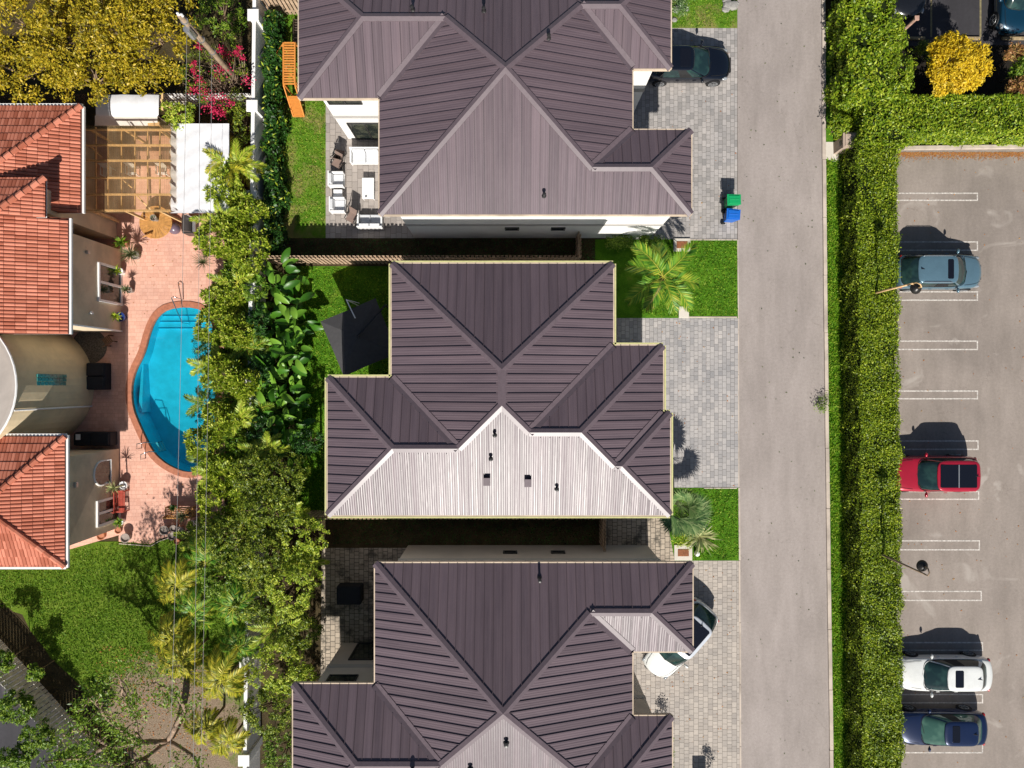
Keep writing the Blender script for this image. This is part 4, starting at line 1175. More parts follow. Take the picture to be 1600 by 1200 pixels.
WL = thing('garden_wall', 'white garden wall with square capped piers behind the pool plants', 'wall', (-13.4, 0, 0))
wp = lambda y: -13.3 - (19 - y) * 0.0125
mb = MB(); mb.prism([(wp(24) - .09, 24), (wp(-24) - .09, -24), (wp(-24) + .09, -24), (wp(24) + .09, 24)], 0, 2.0); mb.build('wall_panel', m_white, WL)
for yy in (18.97, 14.3, 9.65, 4.95, 0.2, -4.6, -9.4, -14.3, -19.35, -23.9, 23.6):
    mb = MB(); x = wp(yy); mb.box((x, yy, 1.03), (0.42, 0.42, 2.06)); p_ = mb.build('pier', m_white, WL)
    mb = MB(); mb.box((x, yy, 2.11), (0.58, 0.58, 0.10)); mb.build('cap', m_trim, p_, bevel=0.01)

# ------------------------------------------------------------------ foliage builders
def hedge(name, label, boxes, h, mat, size=0.11, dens=260, corem=None, wob=0.08, group=None, cat='hedge', coredark=(0.012, 0.02, 0.004), wavy=0.0, skew=0.0, wdens=1.0):
    x0_, x1_, y0_, y1_ = boxes
    o_ = thing(name, label, cat, ((x0_ + x1_) / 2, (y0_ + y1_) / 2, 0), 0, group)
    mb = MB(); s_ = 0.16; mb.prism([(x0_ + s_ - skew * y0_, y0_ + s_), (x1_ - s_ - skew * y0_, y0_ + s_), (x1_ - s_ - skew * y1_, y1_ - s_), (x0_ + s_ - skew * y1_, y1_ - s_)], 0, h - s_)
    mb.build('stems', MATS.get('hedge_core') or plain('hedge_core', coredark, 0.95, 0.1, var=0.4), o_)  # solid core box, coloured near black for shade inside the hedge
    W, D = x1_ - x0_, y1_ - y0_
    faces = [(W * D, 'top'), (D * h, 'w'), (D * h, 'e'), (W * h, 's'), (W * h, 'n')]
    P_ = []; O_ = []
    for ar, f_ in faces:
        n_ = int(ar * dens * (wdens if f_ == 'w' else 1)); a_ = rng.random(n_); b2 = rng.random(n_)
        if f_ == 'top': p = np.stack([x0_ + a_ * W, y0_ + b2 * D, np.full(n_, h)], 1); o2 = (0, 0, 1)
        elif f_ == 'w': p = np.stack([np.full(n_, x0_), y0_ + a_ * D, b2 * h], 1); o2 = (-1, 0, 0)
        elif f_ == 'e': p = np.stack([np.full(n_, x1_), y0_ + a_ * D, b2 * h], 1); o2 = (1, 0, 0)
        elif f_ == 's': p = np.stack([x0_ + a_ * W, np.full(n_, y0_), b2 * h], 1); o2 = (0, -1, 0)
        else: p = np.stack([x0_ + a_ * W, np.full(n_, y1_), b2 * h], 1); o2 = (0, 1, 0)
        P_.append(p); O_.append(np.tile(np.array(o2, float), (n_, 1)))
    p = np.concatenate(P_); o2 = np.concatenate(O_)
    lump = np.sin(p[:, 0] * 5.1 + p[:, 1] * 3.3) + np.sin(p[:, 1] * 4.1 - p[:, 2] * 5.0 + 1) + np.sin(p[:, 0] * 2.2 - p[:, 1] * 1.7 + 2)
    dd = rng.normal(size=len(p)) * wob * 0.6 - np.abs(rng.normal(size=len(p))) * 0.05 + lump * wob * (0.35 + wavy)
    p = p + o2 * dd[:, None]
    p[:, 0] -= skew * p[:, 1]
    p[:, 2] = np.maximum(p[:, 2], 0.03)
    # soften the top corners
    bare = np.sin(p[:, 0] * 1.3 + p[:, 1] * 0.9) + np.sin(p[:, 1] * 0.53 + 2) + 0.9 * np.sin(p[:, 1] * 2.9 + p[:, 0] * 3.7)
    k_ = rng.random(len(p)) > np.clip((bare - 1.3) * 0.6, 0, 0.75)
    p, o2 = p[k_], o2[k_]
    quads_mesh('foliage', leaves(p, size, 0.55, 0.35, 0.55, o2, 1.3), mat, o_)
    # a few longer untrimmed shoots
    n3 = int(len(p) * 0.05); q3 = p[rng.integers(len(p), size=n3)] + np.stack([rng.normal(size=n3) * .05, rng.normal(size=n3) * .05, np.abs(rng.normal(size=n3)) * .12], 1)
    quads_mesh('shoots', leaves(q3, size * 1.5, 0.3, 0.1, 0.4), L_varieg, o_, kind='stuff')
    return o_
def trunk_mesh(mb, base, top, r0, r1, bend=0.15, n=6):
    pts = []
    for i in range(n + 1):
        t_ = i / n; p = Vector(base).lerp(Vector(top), t_)
        p += Vector((math.sin(t_ * 3.1) * bend * random.uniform(.5, 1), math.sin(t_ * 4.0 + 1) * bend * 0.7 * t_, 0)) * (1 if 0 < i < n else (0 if i == 0 else 0))
        pts.append(p)
    mb.tube(pts, [r0 + (r1 - r0) * i / n for i in range(n + 1)], 8)
def bush(name, label, px, py, h, rx, ry=None, rz=None, mat=None, nclump=60, per=60, size=0.12, cr=0.28, cat='shrub', group=None, aspect=0.4, bark=None, trunk=0.05, up=0.5, base=None, low=-0.35, rosette=False, limb=True, topz=None):
    """crown centre appears at px,py when it stands at height h"""
    ry = ry or rx; rz = rz or rx * 0.7
    c = P(px, py, h); b_ = base or (c.x, c.y)
    o_ = thing(name, label, cat, (b_[0], b_[1], 0), 0, group)
    pts, cc = ellipsoid_clumps((c.x, c.y, h), rx, ry, rz, nclump, per, cr, low)
    keep = pts[:, 2] > 0.05; pts = pts[keep]
    if rosette:
        # each clump is a whorl of long leaves
        cen = np.repeat(cc, per, axis=0)[keep]
        dirv = unit(pts - cen + np.array([[0, 0, 0.10]])); L = size * (0.8 + 0.5 * rng.random((len(pts), 1)))
        dirv[:, 2] = np.abs(dirv[:, 2]) * 0.8 + 0.1; dirv = unit(dirv)
        sd = unit(np.cross(dirv, np.array([[0, 0, 1.0]]) + rng.normal(size=(len(pts), 3)) * 0.3)); st = cen + dirv * 0.04
        v = np.stack([st, st + dirv * L * .5 + sd * L * aspect * .5, st + dirv * L - np.array([[0, 0, .2]]) * L, st + dirv * L * .5 - sd * L * aspect * .5], axis=1).reshape(-1, 3)
    else:
        out = unit(pts - np.array([[c.x, c.y, h - rz * .4]]))
        v = leaves(pts, size, aspect, up, 0.4, out, 0.7)
    quads_mesh('foliage', v, mat, o_)
    if limb:
        mb = MB(); z0_ = max(0.2, h - rz * 0.5)
        trunk_mesh(mb, (b_[0], b_[1], 0), (c.x, c.y, z0_), trunk, trunk * .6, 0.05)
        for k in range(min(14, max(5, nclump // 6))):
            q = cc[rng.integers(len(cc))]
            trunk_mesh(mb, (c.x, c.y, z0_ * random.uniform(.7, 1)), tuple(q), trunk * .5, trunk * .12, 0.06, 4)
        mb.build('trunk', bark or m_bark, o_, smooth=True)
    return o_
def frond(V, base, az, L, elev, droop, nl=34, lw=0.045, ll=0.42, curl=0.0, vshape=0.35, twist=0.0):
    """append leaflet quads of one feather frond, return rachis points"""
    dx, dy = math.cos(az), math.sin(az); pts = []
    p = Vector(base); e = elev
    step = L / 12
    for i in range(13):
        pts.append(p.copy())
        a2 = az + curl * i / 12
        p = p + Vector((math.cos(a2) * math.cos(e), math.sin(a2) * math.cos(e), math.sin(e))) * step
        e -= droop / 12
    for i in range(nl):
        t_ = 0.12 + 0.88 * (i + 0.5) / nl; f_ = t_ * 12; k = min(11, int(f_)); q = pts[k].lerp(pts[k + 1], f_ - k)
        tg = (pts[k + 1] - pts[k]).normalized(); sd = tg.cross(Vector((0, 0, 1))); sd = sd.normalized() if sd.length > 1e-4 else Vector((dy, -dx, 0))
        up = sd.cross(tg)
        l_ = ll * (math.sin(PI * (0.12 + 0.82 * t_)) ** 0.6) * random.uniform(.85, 1.1)
        for s_ in (-1, 1):
            dr = (sd * s_ * (0.85 - 0.35 * t_) + tg * (0.45 + 0.5 * t_) + up * vshape * random.uniform(.3, 1.2) + Vector((0, 0, random.uniform(-.35, .1)))).normalized()
            wv = tg.cross(dr).cross(dr).normalized() if False else (tg - dr * tg.dot(dr)).normalized()
            mid = q + dr * l_ * 0.45; tip = q + dr * l_ + Vector((0, 0, -0.18 * l_))
            V += [q, mid + wv * lw * .5, tip, mid - wv * lw * .5]
    return pts
def palm(name, label, px, py, h, nf, L, mat, trunk_r=0.10, ll=0.45, lw=0.05, cat='palm', group=None, elev=(0.1, 0.9), droop=1.1, base=None, dead=0, nl=34, azs=None, bark=None, stems=1, spread=0.0, rach=None):
    c = P(px, py, h); b_ = base or (c.x, c.y)
    o_ = thing(name, label, cat, (b_[0], b_[1], 0), 0, group)
    V = []; rb = MB(); tb = MB()
    for s_ in range(stems):
        if stems > 1:
            a = 2 * PI * s_ / stems + random.uniform(-.4, .4); rr = spread * random.uniform(.4, 1)
            top = Vector((c.x + math.cos(a) * rr, c.y + math.sin(a) * rr, h * random.uniform(.75, 1.05))); bs = (b_[0] + math.cos(a) * rr * .35, b_[1] + math.sin(a) * rr * .35)
        else: top = Vector((c.x, c.y, h)); bs = b_
        trunk_mesh(tb, (bs[0], bs[1], 0), tuple(top - Vector((0, 0, .1))), trunk_r * 1.15, trunk_r * .85, 0.06)
        n_ = max(3, nf // stems)
        for i in range(n_):
            az = azs[i] if azs else 2 * PI * (i * 0.618 + s_ * .37) + random.uniform(-.15, .15)
            el = elev[0] + (elev[1] - elev[0]) * ((i * 0.38) % 1.0)
            pts = frond(V, tuple(top), az, L * random.uniform(.85, 1.1), el, droop * random.uniform(.8, 1.2), nl, lw, ll, random.uniform(-.35, .35))
            rb.tube(pts[::2], [0.022 - 0.0028 * k for k in range(len(pts[::2]))], 4)
    quads_mesh('fronds', [tuple(v) for v in V], mat, o_)
    rb.build('frond_stems', rach or MATS.get('frond_stem') or plain('frond_stem', (0.42, 0.40, 0.05), 0.5, var=0.2), o_)
    tb.build('trunk', bark or m_bark, o_, smooth=True)
    return o_
def spiky(name, label, px, py, h, n_, L, mat, w_=0.05, cat='plant', group=None, pot=None, elev=(0.15, 1.3), stalk=0.0, potr=0.2, droop=0.5, z0=0.0):
    c = P(px, py, h); o_ = thing(name, label, cat, (c.x, c.y, z0), 0, group)
    V = []
    for i in range(n_):
        az = i * 2.399 + random.uniform(-.2, .2); e = elev[0] + (elev[1] - elev[0]) * random.random(); p = Vector((c.x, c.y, h)); l_ = L * random.uniform(.75, 1.1)
        sd = Vector((-math.sin(az), math.cos(az), 0)); pts = [p]
        for k in range(3):
            p = p + Vector((math.cos(az) * math.cos(e), math.sin(az) * math.cos(e), math.sin(e))) * l_ / 3; e -= droop / 3; pts.append(p)
        ww = [w_ * .6, w_, w_ * .7, 0.004]
        for k in range(3): V += [pts[k] - sd * ww[k] / 2, pts[k] + sd * ww[k] / 2, pts[k + 1] + sd * ww[k + 1] / 2, pts[k + 1] - sd * ww[k + 1] / 2]
    quads_mesh('leaves', [tuple(v) for v in V], mat, o_)
    if stalk or h - z0 > 0.45:
        mb = MB(); trunk_mesh(mb, (c.x, c.y, z0 + .1), (c.x, c.y, h), 0.045, 0.035, 0.02); mb.build('stem', m_bark, o_)
    if pot:
        mb = MB(); mb.lathe([(potr * .65, 0), (potr, 0.36), (potr * 1.08, 0.37), (potr * 1.08, 0.42), (potr * .92, 0.42), (potr * .88, 0.36)], 16, (c.x, c.y, z0)); mb.build('pot', pot, o_, smooth=False)
    return o_
def fanpalm(name, label, px, py, h, nl_, L, mat, trunk_r=0.14, cat='palm'):
    c = P(px, py, h); o_ = thing(name, label, cat, (c.x, c.y, 0)); V = []; rb = MB()
    for i in range(nl_):
        az = i * 2.399; e = 0.05 + 1.25 * ((i * .618) % 1); ps = Vector((c.x, c.y, h)); dr = Vector((math.cos(az) * math.cos(e), math.sin(az) * math.cos(e), math.sin(e)))
        pl = L * 0.5 * random.uniform(.8, 1.15); hub = ps + dr * pl; rb.tube([ps, hub], [0.011, 0.008], 4)
        sd = Vector((-math.sin(az), math.cos(az), 0)); up = dr.cross(sd) * -1
        ns = 22
        for k in range(ns):
            a = (k / (ns - 1) - .5) * R(200); d_ = (dr * math.cos(a) + sd * math.sin(a)).normalized(); l_ = L * .58 * (0.75 + .25 * math.cos(a)) * random.uniform(.9, 1.05)
            wv = (sd * math.cos(a) - dr * math.sin(a)); mid = hub + d_ * l_ * .5 + up * random.uniform(-.01, .02); tip = hub + d_ * l_ + Vector((0, 0, -.16 * l_ * random.uniform(.4, 1.8)))
            V += [hub, mid + wv * 0.036, tip, mid - wv * 0.036]
    quads_mesh('fan_leaves', [tuple(v) for v in V], mat, o_)
    rb.build('leaf_stalks', plain('fan_stalk', (0.10, 0.14, 0.05), 0.5, var=0.2), o_)
    mb = MB(); mb.tube([(c.x, c.y, 0), (c.x + .02, c.y, h * .5), (c.x, c.y, h)], [trunk_r, trunk_r * 1.1, trunk_r * .8], 10); mb.build('trunk', m_bark, o_)
    return o_
def paddle_plant(name, label, px, py, h, nl_, L, W, mat, cat='plant', group=None):
    c = P(px, py, h); o_ = thing(name, label, cat, (c.x, c.y, 0), 0, group)
    mb = MB(); st = MB()
    for i in range(nl_):
        az = i * 2.399 + random.uniform(-.5, .5); rr = random.uniform(0.15, 0.75); hh = h * random.uniform(.55, 1.1)
        s0 = Vector((c.x + math.cos(az) * .12, c.y + math.sin(az) * .12, 0)); s1 = Vector((c.x + math.cos(az) * rr, c.y + math.sin(az) * rr, hh))
        md_ = s0.lerp(s1, .6) + Vector((-math.cos(az) * .1, -math.sin(az) * .1, .1)); st.tube([s0, md_, s1], [0.025, 0.02, 0.014], 5)
        e = random.uniform(-.25, 0.75); az2 = az + random.uniform(-.9, .9); l_ = L * random.uniform(.65, 1.15); w_ = W * random.uniform(.75, 1.1)
        sd = Vector((-math.sin(az2), math.cos(az2), 0)); p = s1.copy(); roll = random.uniform(-.6, .6); N = 7; rows = []
        for k in range(N + 1):
            t_ = k / N; wk = w_ * (math.sin(PI * min(1, t_ * .93 + .05)) ** .65) * (1 - .25 * t_)
            tg = Vector((math.cos(az2) * math.cos(e), math.sin(az2) * math.cos(e), math.sin(e))); up = sd.cross(tg) * -1
            if up.z < 0: up = -up
            ls = (sd * math.cos(.35 + roll) + up * math.sin(.35 + roll)); rs = (sd * -math.cos(.35 - roll) + up * math.sin(.35 - roll))
            rows.append((p + rs * wk / 2, p.copy(), p + ls * wk / 2)); p = p + tg * l_ / N; e -= 0.9 / N
        vs = [q for r_ in rows for q in r_]; fs = []
        for k in range(N): fs += [(3 * k, 3 * k + 1, 3 * k + 4, 3 * k + 3), (3 * k + 1, 3 * k + 2, 3 * k + 5, 3 * k + 4)]
        mb.add(vs, fs)
    mb.build('paddle_leaves', mat, o_, smooth=True); st.build('leaf_stalks', MATS.get('green_stalk') or plain('green_stalk', (0.09, 0.16, 0.03), 0.5), o_)
    return o_
def tufts(name, areas, mat, dens, hgt=0.06, label=None, z=0.008, thin=None):
    P_ = []
    for poly in areas:
        w_ = [g(x, y) for x, y in poly]; xs = [q[0] for q in w_]; ys = [q[1] for q in w_]
        n_ = int((max(xs) - min(xs)) * (max(ys) - min(ys)) * dens); q = np.stack([rng.uniform(min(xs), max(xs), n_), rng.uniform(min(ys), max(ys), n_)], 1)
        ins = np.zeros(n_, bool); m = len(w_)
        for i in range(m):
            (xa, ya), (xb, yb_) = w_[i], w_[(i + 1) % m]
            if ya == yb_: continue
            c_ = ((ya > q[:, 1]) != (yb_ > q[:, 1])) & (q[:, 0] < (xb - xa) * (q[:, 1] - ya) / (yb_ - ya) + xa); ins ^= c_
        P_.append(q[ins])
    q = np.concatenate(P_)
    if thin is not None:
        dd = np.hypot(q[:, 0] - thin[0], q[:, 1] - thin[1]); wob = np.sin(q[:, 0] * 2.1) * .35 + np.sin(q[:, 1] * 2.7 + 1) * .35
        q = q[rng.random(len(q)) < np.clip((dd + wob - thin[2]) / thin[3], 0.02, 1)]
    n_ = len(q)
    hh = hgt * (0.6 + 0.9 * rng.random(n_)); a = rng.random(n_) * 2 * PI; ln = rng.normal(size=(n_, 2)) * hgt * 0.9; w_ = 0.022 + .02 * rng.random(n_)
    b0 = np.stack([q[:, 0] - np.cos(a) * w_, q[:, 1] - np.sin(a) * w_, np.full(n_, z)], 1); b1 = np.stack([q[:, 0] + np.cos(a) * w_, q[:, 1] + np.sin(a) * w_, np.full(n_, z)], 1)
    tp = np.stack([q[:, 0] + ln[:, 0], q[:, 1] + ln[:, 1], z + hh], 1)
    o_ = quads_mesh(name, np.stack([b0, b1, tp], 1).reshape(-1, 3), mat, None, 3, kind='stuff')
    o_['label'] = label; o_['category'] = 'grass'; return o_

# ------------------------------------------------------------------ grass blades
tufts('grass', [[(1072, 376), (1151, 376), (1152, 494), (1078, 494), (1000, 494), (1000, 376)], [(1045, 764), (1153, 764), (1154, 874), (1082, 874), (1045, 800)], [(466, 418), (612, 418), (612, 590), (512, 590), (512, 806), (466, 806)]], L_grass, 260, 0.06, 'vivid green mown grass of the middle house lawns')
tufts('grass', [[(430, 22), (520, 22), (508, 160), (508, 350), (430, 350)], [(1048, 0), (1150, 0), (1150, 42), (1048, 42)]], L_dgrass, 240, 0.06, 'dry green mown grass of the upper house lawns')
tufts('grass', [[(0, 888), (100, 888), (110, 860), (186, 848), (250, 842), (320, 850), (370, 900), (370, 1150), (200, 1150), (130, 1070), (60, 1000), (40, 950), (0, 950)]], L_yard, 260, 0.07, 'patchy green grass of the yard left of the thicket', thin=(P(265, 1150).x, P(265, 1150).y, 2.9, 2.0))
tufts('grass', [[(1291, 250), (1312, 250), (1322, 500), (1326, 900), (1328, 1200), (1304, 1200), (1298, 800), (1293, 500)]], L_verge, 480, 0.10, 'longer grass on the verge between kerb and hedge')
tufts('grass', [[(415, 374), (930, 374), (930, 410), (415, 410)], [(522, 812), (940, 812), (940, 850), (522, 850)]], L_dark, 170, 0.05, 'sparse grass coloured dark for shade in the strips between the houses')  # last of the blades: dark green chosen to paint the strips' shade
# fallen leaves on the parking edge
n_ = 2600
q = np.stack([rng.uniform(P(1402, 0).x, P(1600, 0).x, n_), P(0, 238).y - np.abs(rng.normal(size=n_)) * 0.16, np.full(n_, 0.015)], 1)
o = quads_mesh('fallen_leaves', leaves(q, 0.06, 0.6, 2.5), L_fallen, kind='stuff'); o['label'] = 'orange fallen leaves along the top edge of the parking lot'; o['category'] = 'leaves'
n_ = 900
q = np.stack([rng.uniform(P(150, 0).x, P(330, 0).x, n_), rng.uniform(P(0, 1180).y, P(0, 1010).y, n_), np.full(n_, 0.03)], 1)
o = quads_mesh('fallen_leaves', leaves(q, 0.09, 0.5, 2.5), L_fallen, kind='stuff'); o['label'] = 'dry leaves scattered over the bare dirt patch'; o['category'] = 'leaves'

for (xa, xb, ya, yb_, n_, lab) in ((985, 1152, 60, 372, 60, 'tiny leaf litter on the upper grey driveway'), (965, 1152, 500, 760, 70, 'tiny leaf litter on the middle driveway'), (985, 1155, 880, 1200, 110, 'tiny leaf litter on the sandy lower driveway'), (1155, 1284, 0, 1200, 160, 'tiny leaf litter on the road'), (200, 345, 340, 840, 140, 'tiny leaf litter on the pink pool deck'), (1404, 1600, 240, 1200, 160, 'tiny leaf litter on the parking lot')):
    q = np.stack([rng.uniform(P(xa, 0).x, P(xb, 0).x, n_), rng.uniform(P(0, yb_).y, P(0, ya).y, n_), np.full(n_, 0.05 if xa == 200 else 0.02)], 1)
    if xa == 200:
        ins = np.array([sum(((pool_w[i][1] > y) != (pool_w[i - 1][1] > y)) and x < (pool_w[i - 1][0] - pool_w[i][0]) * (y - pool_w[i][1]) / (pool_w[i - 1][1] - pool_w[i][1]) + pool_w[i][0] for i in range(len(pool_w))) % 2 for x, y, _ in q], bool); q = q[~ins]
    o = quads_mesh('leaf_litter', leaves(q, 0.07, 0.6, 2.5, 0.6), L_fallen if xa != 1155 else L_spike, kind='stuff'); o['label'] = lab; o['category'] = 'leaves'
# ------------------------------------------------------------------ hedges on the right
hedge('hedge', 'long clipped hedge beside the parking lot stalls', (17.90, 19.95, -27, 12.6), 2.05, L_hedge, 0.088, 880, wavy=0.25, skew=0.010, wdens=0.35, wob=0.09)
hedge('hedge', 'clipped hedge across the top of the parking lot', (20.0, 33, 13.0, 14.9), 2.0, L_hedge2, 0.115, 520, wavy=0.2)
hedge('hedge', 'tall loose hedge by the road above the stone pier', (17.25, 19.5, 14.6, 26), 2.3, L_hedge2, 0.14, 420, wob=0.14, wavy=0.5)
hedge('hedge', 'narrow hedge corner where the three hedges meet', (18.1, 20.4, 12.3, 14.9), 2.1, L_hedge2, 0.12, 420, wob=0.1, wavy=0.4)
hedge('hedge', 'dark leafy hedge in front of the white garden wall', (-12.95, -12.3, 7.0, 19.6), 1.5, L_dark, 0.15, 330, wob=0.11, wavy=0.6)
bush('shrub', 'low yellow-green shrub at the tall hedge foot near the kerb', 1312, 196, 1.0, 0.5, 0.5, 0.5, L_hedge2, 30, 50, 0.13)
bush('shrub', 'leafy spur of the tall hedge beside the mulch bed', 1402, 118, 2.0, 0.75, 1.5, 0.6, L_hedge2, 50, 70, 0.14)
bush('shrub', 'leafy spur of the tall hedge beside the wooden post', 1392, 60, 2.0, 0.6, 1.3, 0.6, L_hedge2, 45, 70, 0.14)
bush('shrub', 'dull green weed at the kerb edge halfway down the road', 1286, 632, 0.3, 0.28, 0.35, 0.25, L_mid, 12, 30, 0.09, cat='weed', trunk=.01)
MATS['hedge_core'] = MATS.get('hedge_core')
bush('golden_tree', 'round golden yellow tree in the mulch bed', 1495, 102, 2.6, 1.45, 1.40, 1.0, L_gold, 150, 90, 0.17, 0.30, cat='tree', trunk=0.09, aspect=0.35)
bush('shrub', 'rusty leaved shrub at the right edge under the teal car', 1592, 82, 1.6, 0.65, 0.35, 0.5, L_rust, 20, 40, 0.18, aspect=0.3)
bush('shrub', 'rusty leaved shrub at the right edge behind the top hedge', 1592, 140, 1.7, 0.55, 0.4, 0.5, L_rust, 20, 40, 0.18, aspect=0.3)
bush('shrub', 'green shrub at the right edge of the mulch bed', 1597, 108, 1.6, 0.5, 0.5, 0.5, L_mid, 20, 40, 0.15)
bush('shrub', 'dim shrub left of the golden tree', 1440, 80, 1.0, 0.5, 0.45, 0.4, L_oliveg, 18, 40, 0.11)

# ------------------------------------------------------------------ big trees and shrubs on the left
def bigtree():
    spots = [(40, 40, 5.2, 2.6, 2.2), (120, 60, 5.6, 2.4, 2.2), (200, 40, 5.4, 2.3, 2.2), (250, 70, 4.8, 1.5, 1.9), (40, 120, 4.8, 2.2, 1.1), (150, 130, 4.6, 2.1, 1.1), (230, 120, 4.4, 1.5, 0.9), (90, -20, 5.4, 3.0, 1.5), (230, -20, 5.2, 2.0, 1.4)]
    b_ = P(130, 60, 0); o_ = thing('tree', 'huge yellow-green tree filling the top left corner', 'tree', (b_.x, b_.y, 0))
    A = []; CC = []
    for px, py, h, rx, ry in spots:
        c = P(px, py, h); pts, cc = ellipsoid_clumps((c.x, c.y, h), rx, ry, 1.3, int(46 * rx * ry / 3), 80, 0.42, -0.1)
        A.append(pts); CC.append(cc)
    pts = np.concatenate(A); cc = np.concatenate(CC)
    quads_mesh('crown', leaves(pts, 0.15, 0.42, 0.45), L_olive, o_)
    mb = MB(); trunk_mesh(mb, (b_.x, b_.y, 0), (b_.x, b_.y, 2.6), 0.32, 0.24, .05)
    for (px, py, h, rx, ry) in spots:
        c = P(px, py, h - .7); trunk_mesh(mb, (b_.x, b_.y, 2.4), (c.x, c.y, h - .7), 0.17, 0.07, .2)
        for _ in range(9):
            a = random.random() * 6.28; trunk_mesh(mb, (c.x, c.y, h - .8), (c.x + math.cos(a) * rx * .8, c.y + math.sin(a) * ry * .8, h + random.uniform(0, .7)), 0.05, 0.012, .12)
    mb.build('trunk', m_bark, o_, smooth=True)
bigtree()

# bougainvillea
bc = P(335, 118, 2.0); bg_ = thing('bougainvillea', 'pink flowering bougainvillea tangled round the leaning pole foot', 'shrub', (bc.x, bc.y, 0))
pts, cc = ellipsoid_clumps((bc.x, bc.y, 1.9), 1.9, 1.9, 0.9, 60, 45, 0.28, -.2); quads_mesh('foliage', leaves(pts, 0.10, 0.5, .5), L_oliveg, bg_)
fc = [P(x, y, 2.9) for x, y in [(308, 70), (343, 76), (372, 72), (377, 88), (340, 108), (350, 100), (308, 122), (300, 138), (330, 150), (345, 150), (358, 158), (340, 172), (325, 165), (384, 122), (318, 142), (352, 84), (301, 96), (300, 108), (366, 80), (333, 172), (347, 174)]]
pp = np.concatenate([np.array([[c.x, c.y, c.z - .2]]) + rng.normal(size=(75, 3)) * np.array([[.17, .17, .12]]) * random.uniform(.4, 1.1) for c in fc]); quads_mesh('flowers', leaves(pp, 0.085, 0.7, .5), L_pink, bg_)
mb = MB()
for _ in range(90):
    a = random.random() * 6.28; r_ = random.uniform(.4, 2.0); s0 = (bc.x + random.uniform(-.5, .5), bc.y + random.uniform(-.6, .4), random.uniform(.1, 1.2)); trunk_mesh(mb, s0, (bc.x + math.cos(a) * r_, bc.y + math.sin(a) * r_, random.uniform(1.6, 2.9)), .022, .008, .3, 6)
mb.build('branches', m_bark2, bg_)

# plants between the deck and the garden wall, top to bottom
ORD2 = ['first', 'second', 'third', 'fourth', 'fifth', 'sixth', 'seventh', 'middle', 'lowest', 'topmost']
palm('areca_palm', 'yellowish clumping palm over the corner of the white canopy', 358, 256, 2.4, 18, 1.35, L_ypalm, 0.05, 0.36, 0.045, stems=3, spread=0.35, elev=(.1, 1.2), nl=26)
VS = [(350, 295, 2.3, .95, 1.0, 'round yellow-green shrub just below the clumping palm'), (388, 330, 2.0, .8, .9, 'yellow-green shrub against the wall below the third pier'),
      (345, 372, 2.5, 1.15, 1.1, 'broad bright shrub overhanging the deck by the stools'), (392, 392, 2.4, .8, 1.0, 'bright shrub topping the wall at the long fence end'),
      (375, 425, 1.7, .8, .7, 'darker shrub under the bright ones at the fence end'), (352, 470, 1.8, .9, .9, 'yellow-green shrub right of the pool handrail'),
      (340, 505, 2.0, 1.0, .95, 'shrub leaning over the pool entry steps'), (375, 520, 2.1, .8, .9, 'leafy shrub close to the wall beside the upper pool'),
      (362, 560, 1.5, .75, .7, 'shaded shrub in the gap beside the middle of the pool'), (350, 585, 2.6, .95, .75, 'brightest yellow-green shrub beside the middle of the pool'),
      (385, 600, 2.5, .8, .8, 'yellow-green shrub against the wall beside the middle pool'), (348, 655, 2.2, .9, .9, 'shrub beside the pool below the brightest one'),
      (378, 690, 1.9, .8, .9, 'dull green shrub near the wall beside the deep end'), (320, 692, 2.0, .75, .8, 'small leaved shrub hanging over the deep end of the pool'),
      (352, 735, 2.1, .95, .9, 'yellow-green shrub right of the deep end coping'), (345, 785, 2.2, 1.0, .9, 'yellow-green shrub right of the wooden bench'),
      (385, 765, 2.0, .8, .9, 'olive shrub near the wall level with the bench')]
for i, (px, py, h, rx, ry, lab) in enumerate(VS):
    bush('shrub', lab, px, py, h, rx * (1.2 if i % 2 else 1.0), ry * (1.0 if i % 3 else 1.2), (0.5, 0.8, 0.65)[i % 3], L_varieg if i not in (4, 8, 12) else L_mid, int(210 * rx * ry), 18, 0.23, 0.12, group='shrubs between pool deck and garden wall', aspect=0.24, rosette=True, trunk=0.03)
bush('shrub', 'feathery dark shrub drooping over the pool at the right edge', 318, 545, 1.7, .6, .75, .5, L_dark, 40, 30, 0.11, .16, aspect=.22)
bush('shrub', 'dark feathery shrub over the pool beneath the brightest shrub', 312, 640, 1.5, .55, .7, .4, L_dark, 34, 26, 0.12, .16, aspect=.22)
palm('areca_palm', 'yellow-green arching palm at the lower end of the pool deck', 318, 835, 1.7, 14, 1.2, L_varieg, 0.04, 0.34, 0.06, stems=2, spread=0.3, nl=22)
spiky('grassy_plant', 'wispy grassy plant on the deck under the bright shrubs', 318, 410, .35, 60, .65, L_spike, .025)
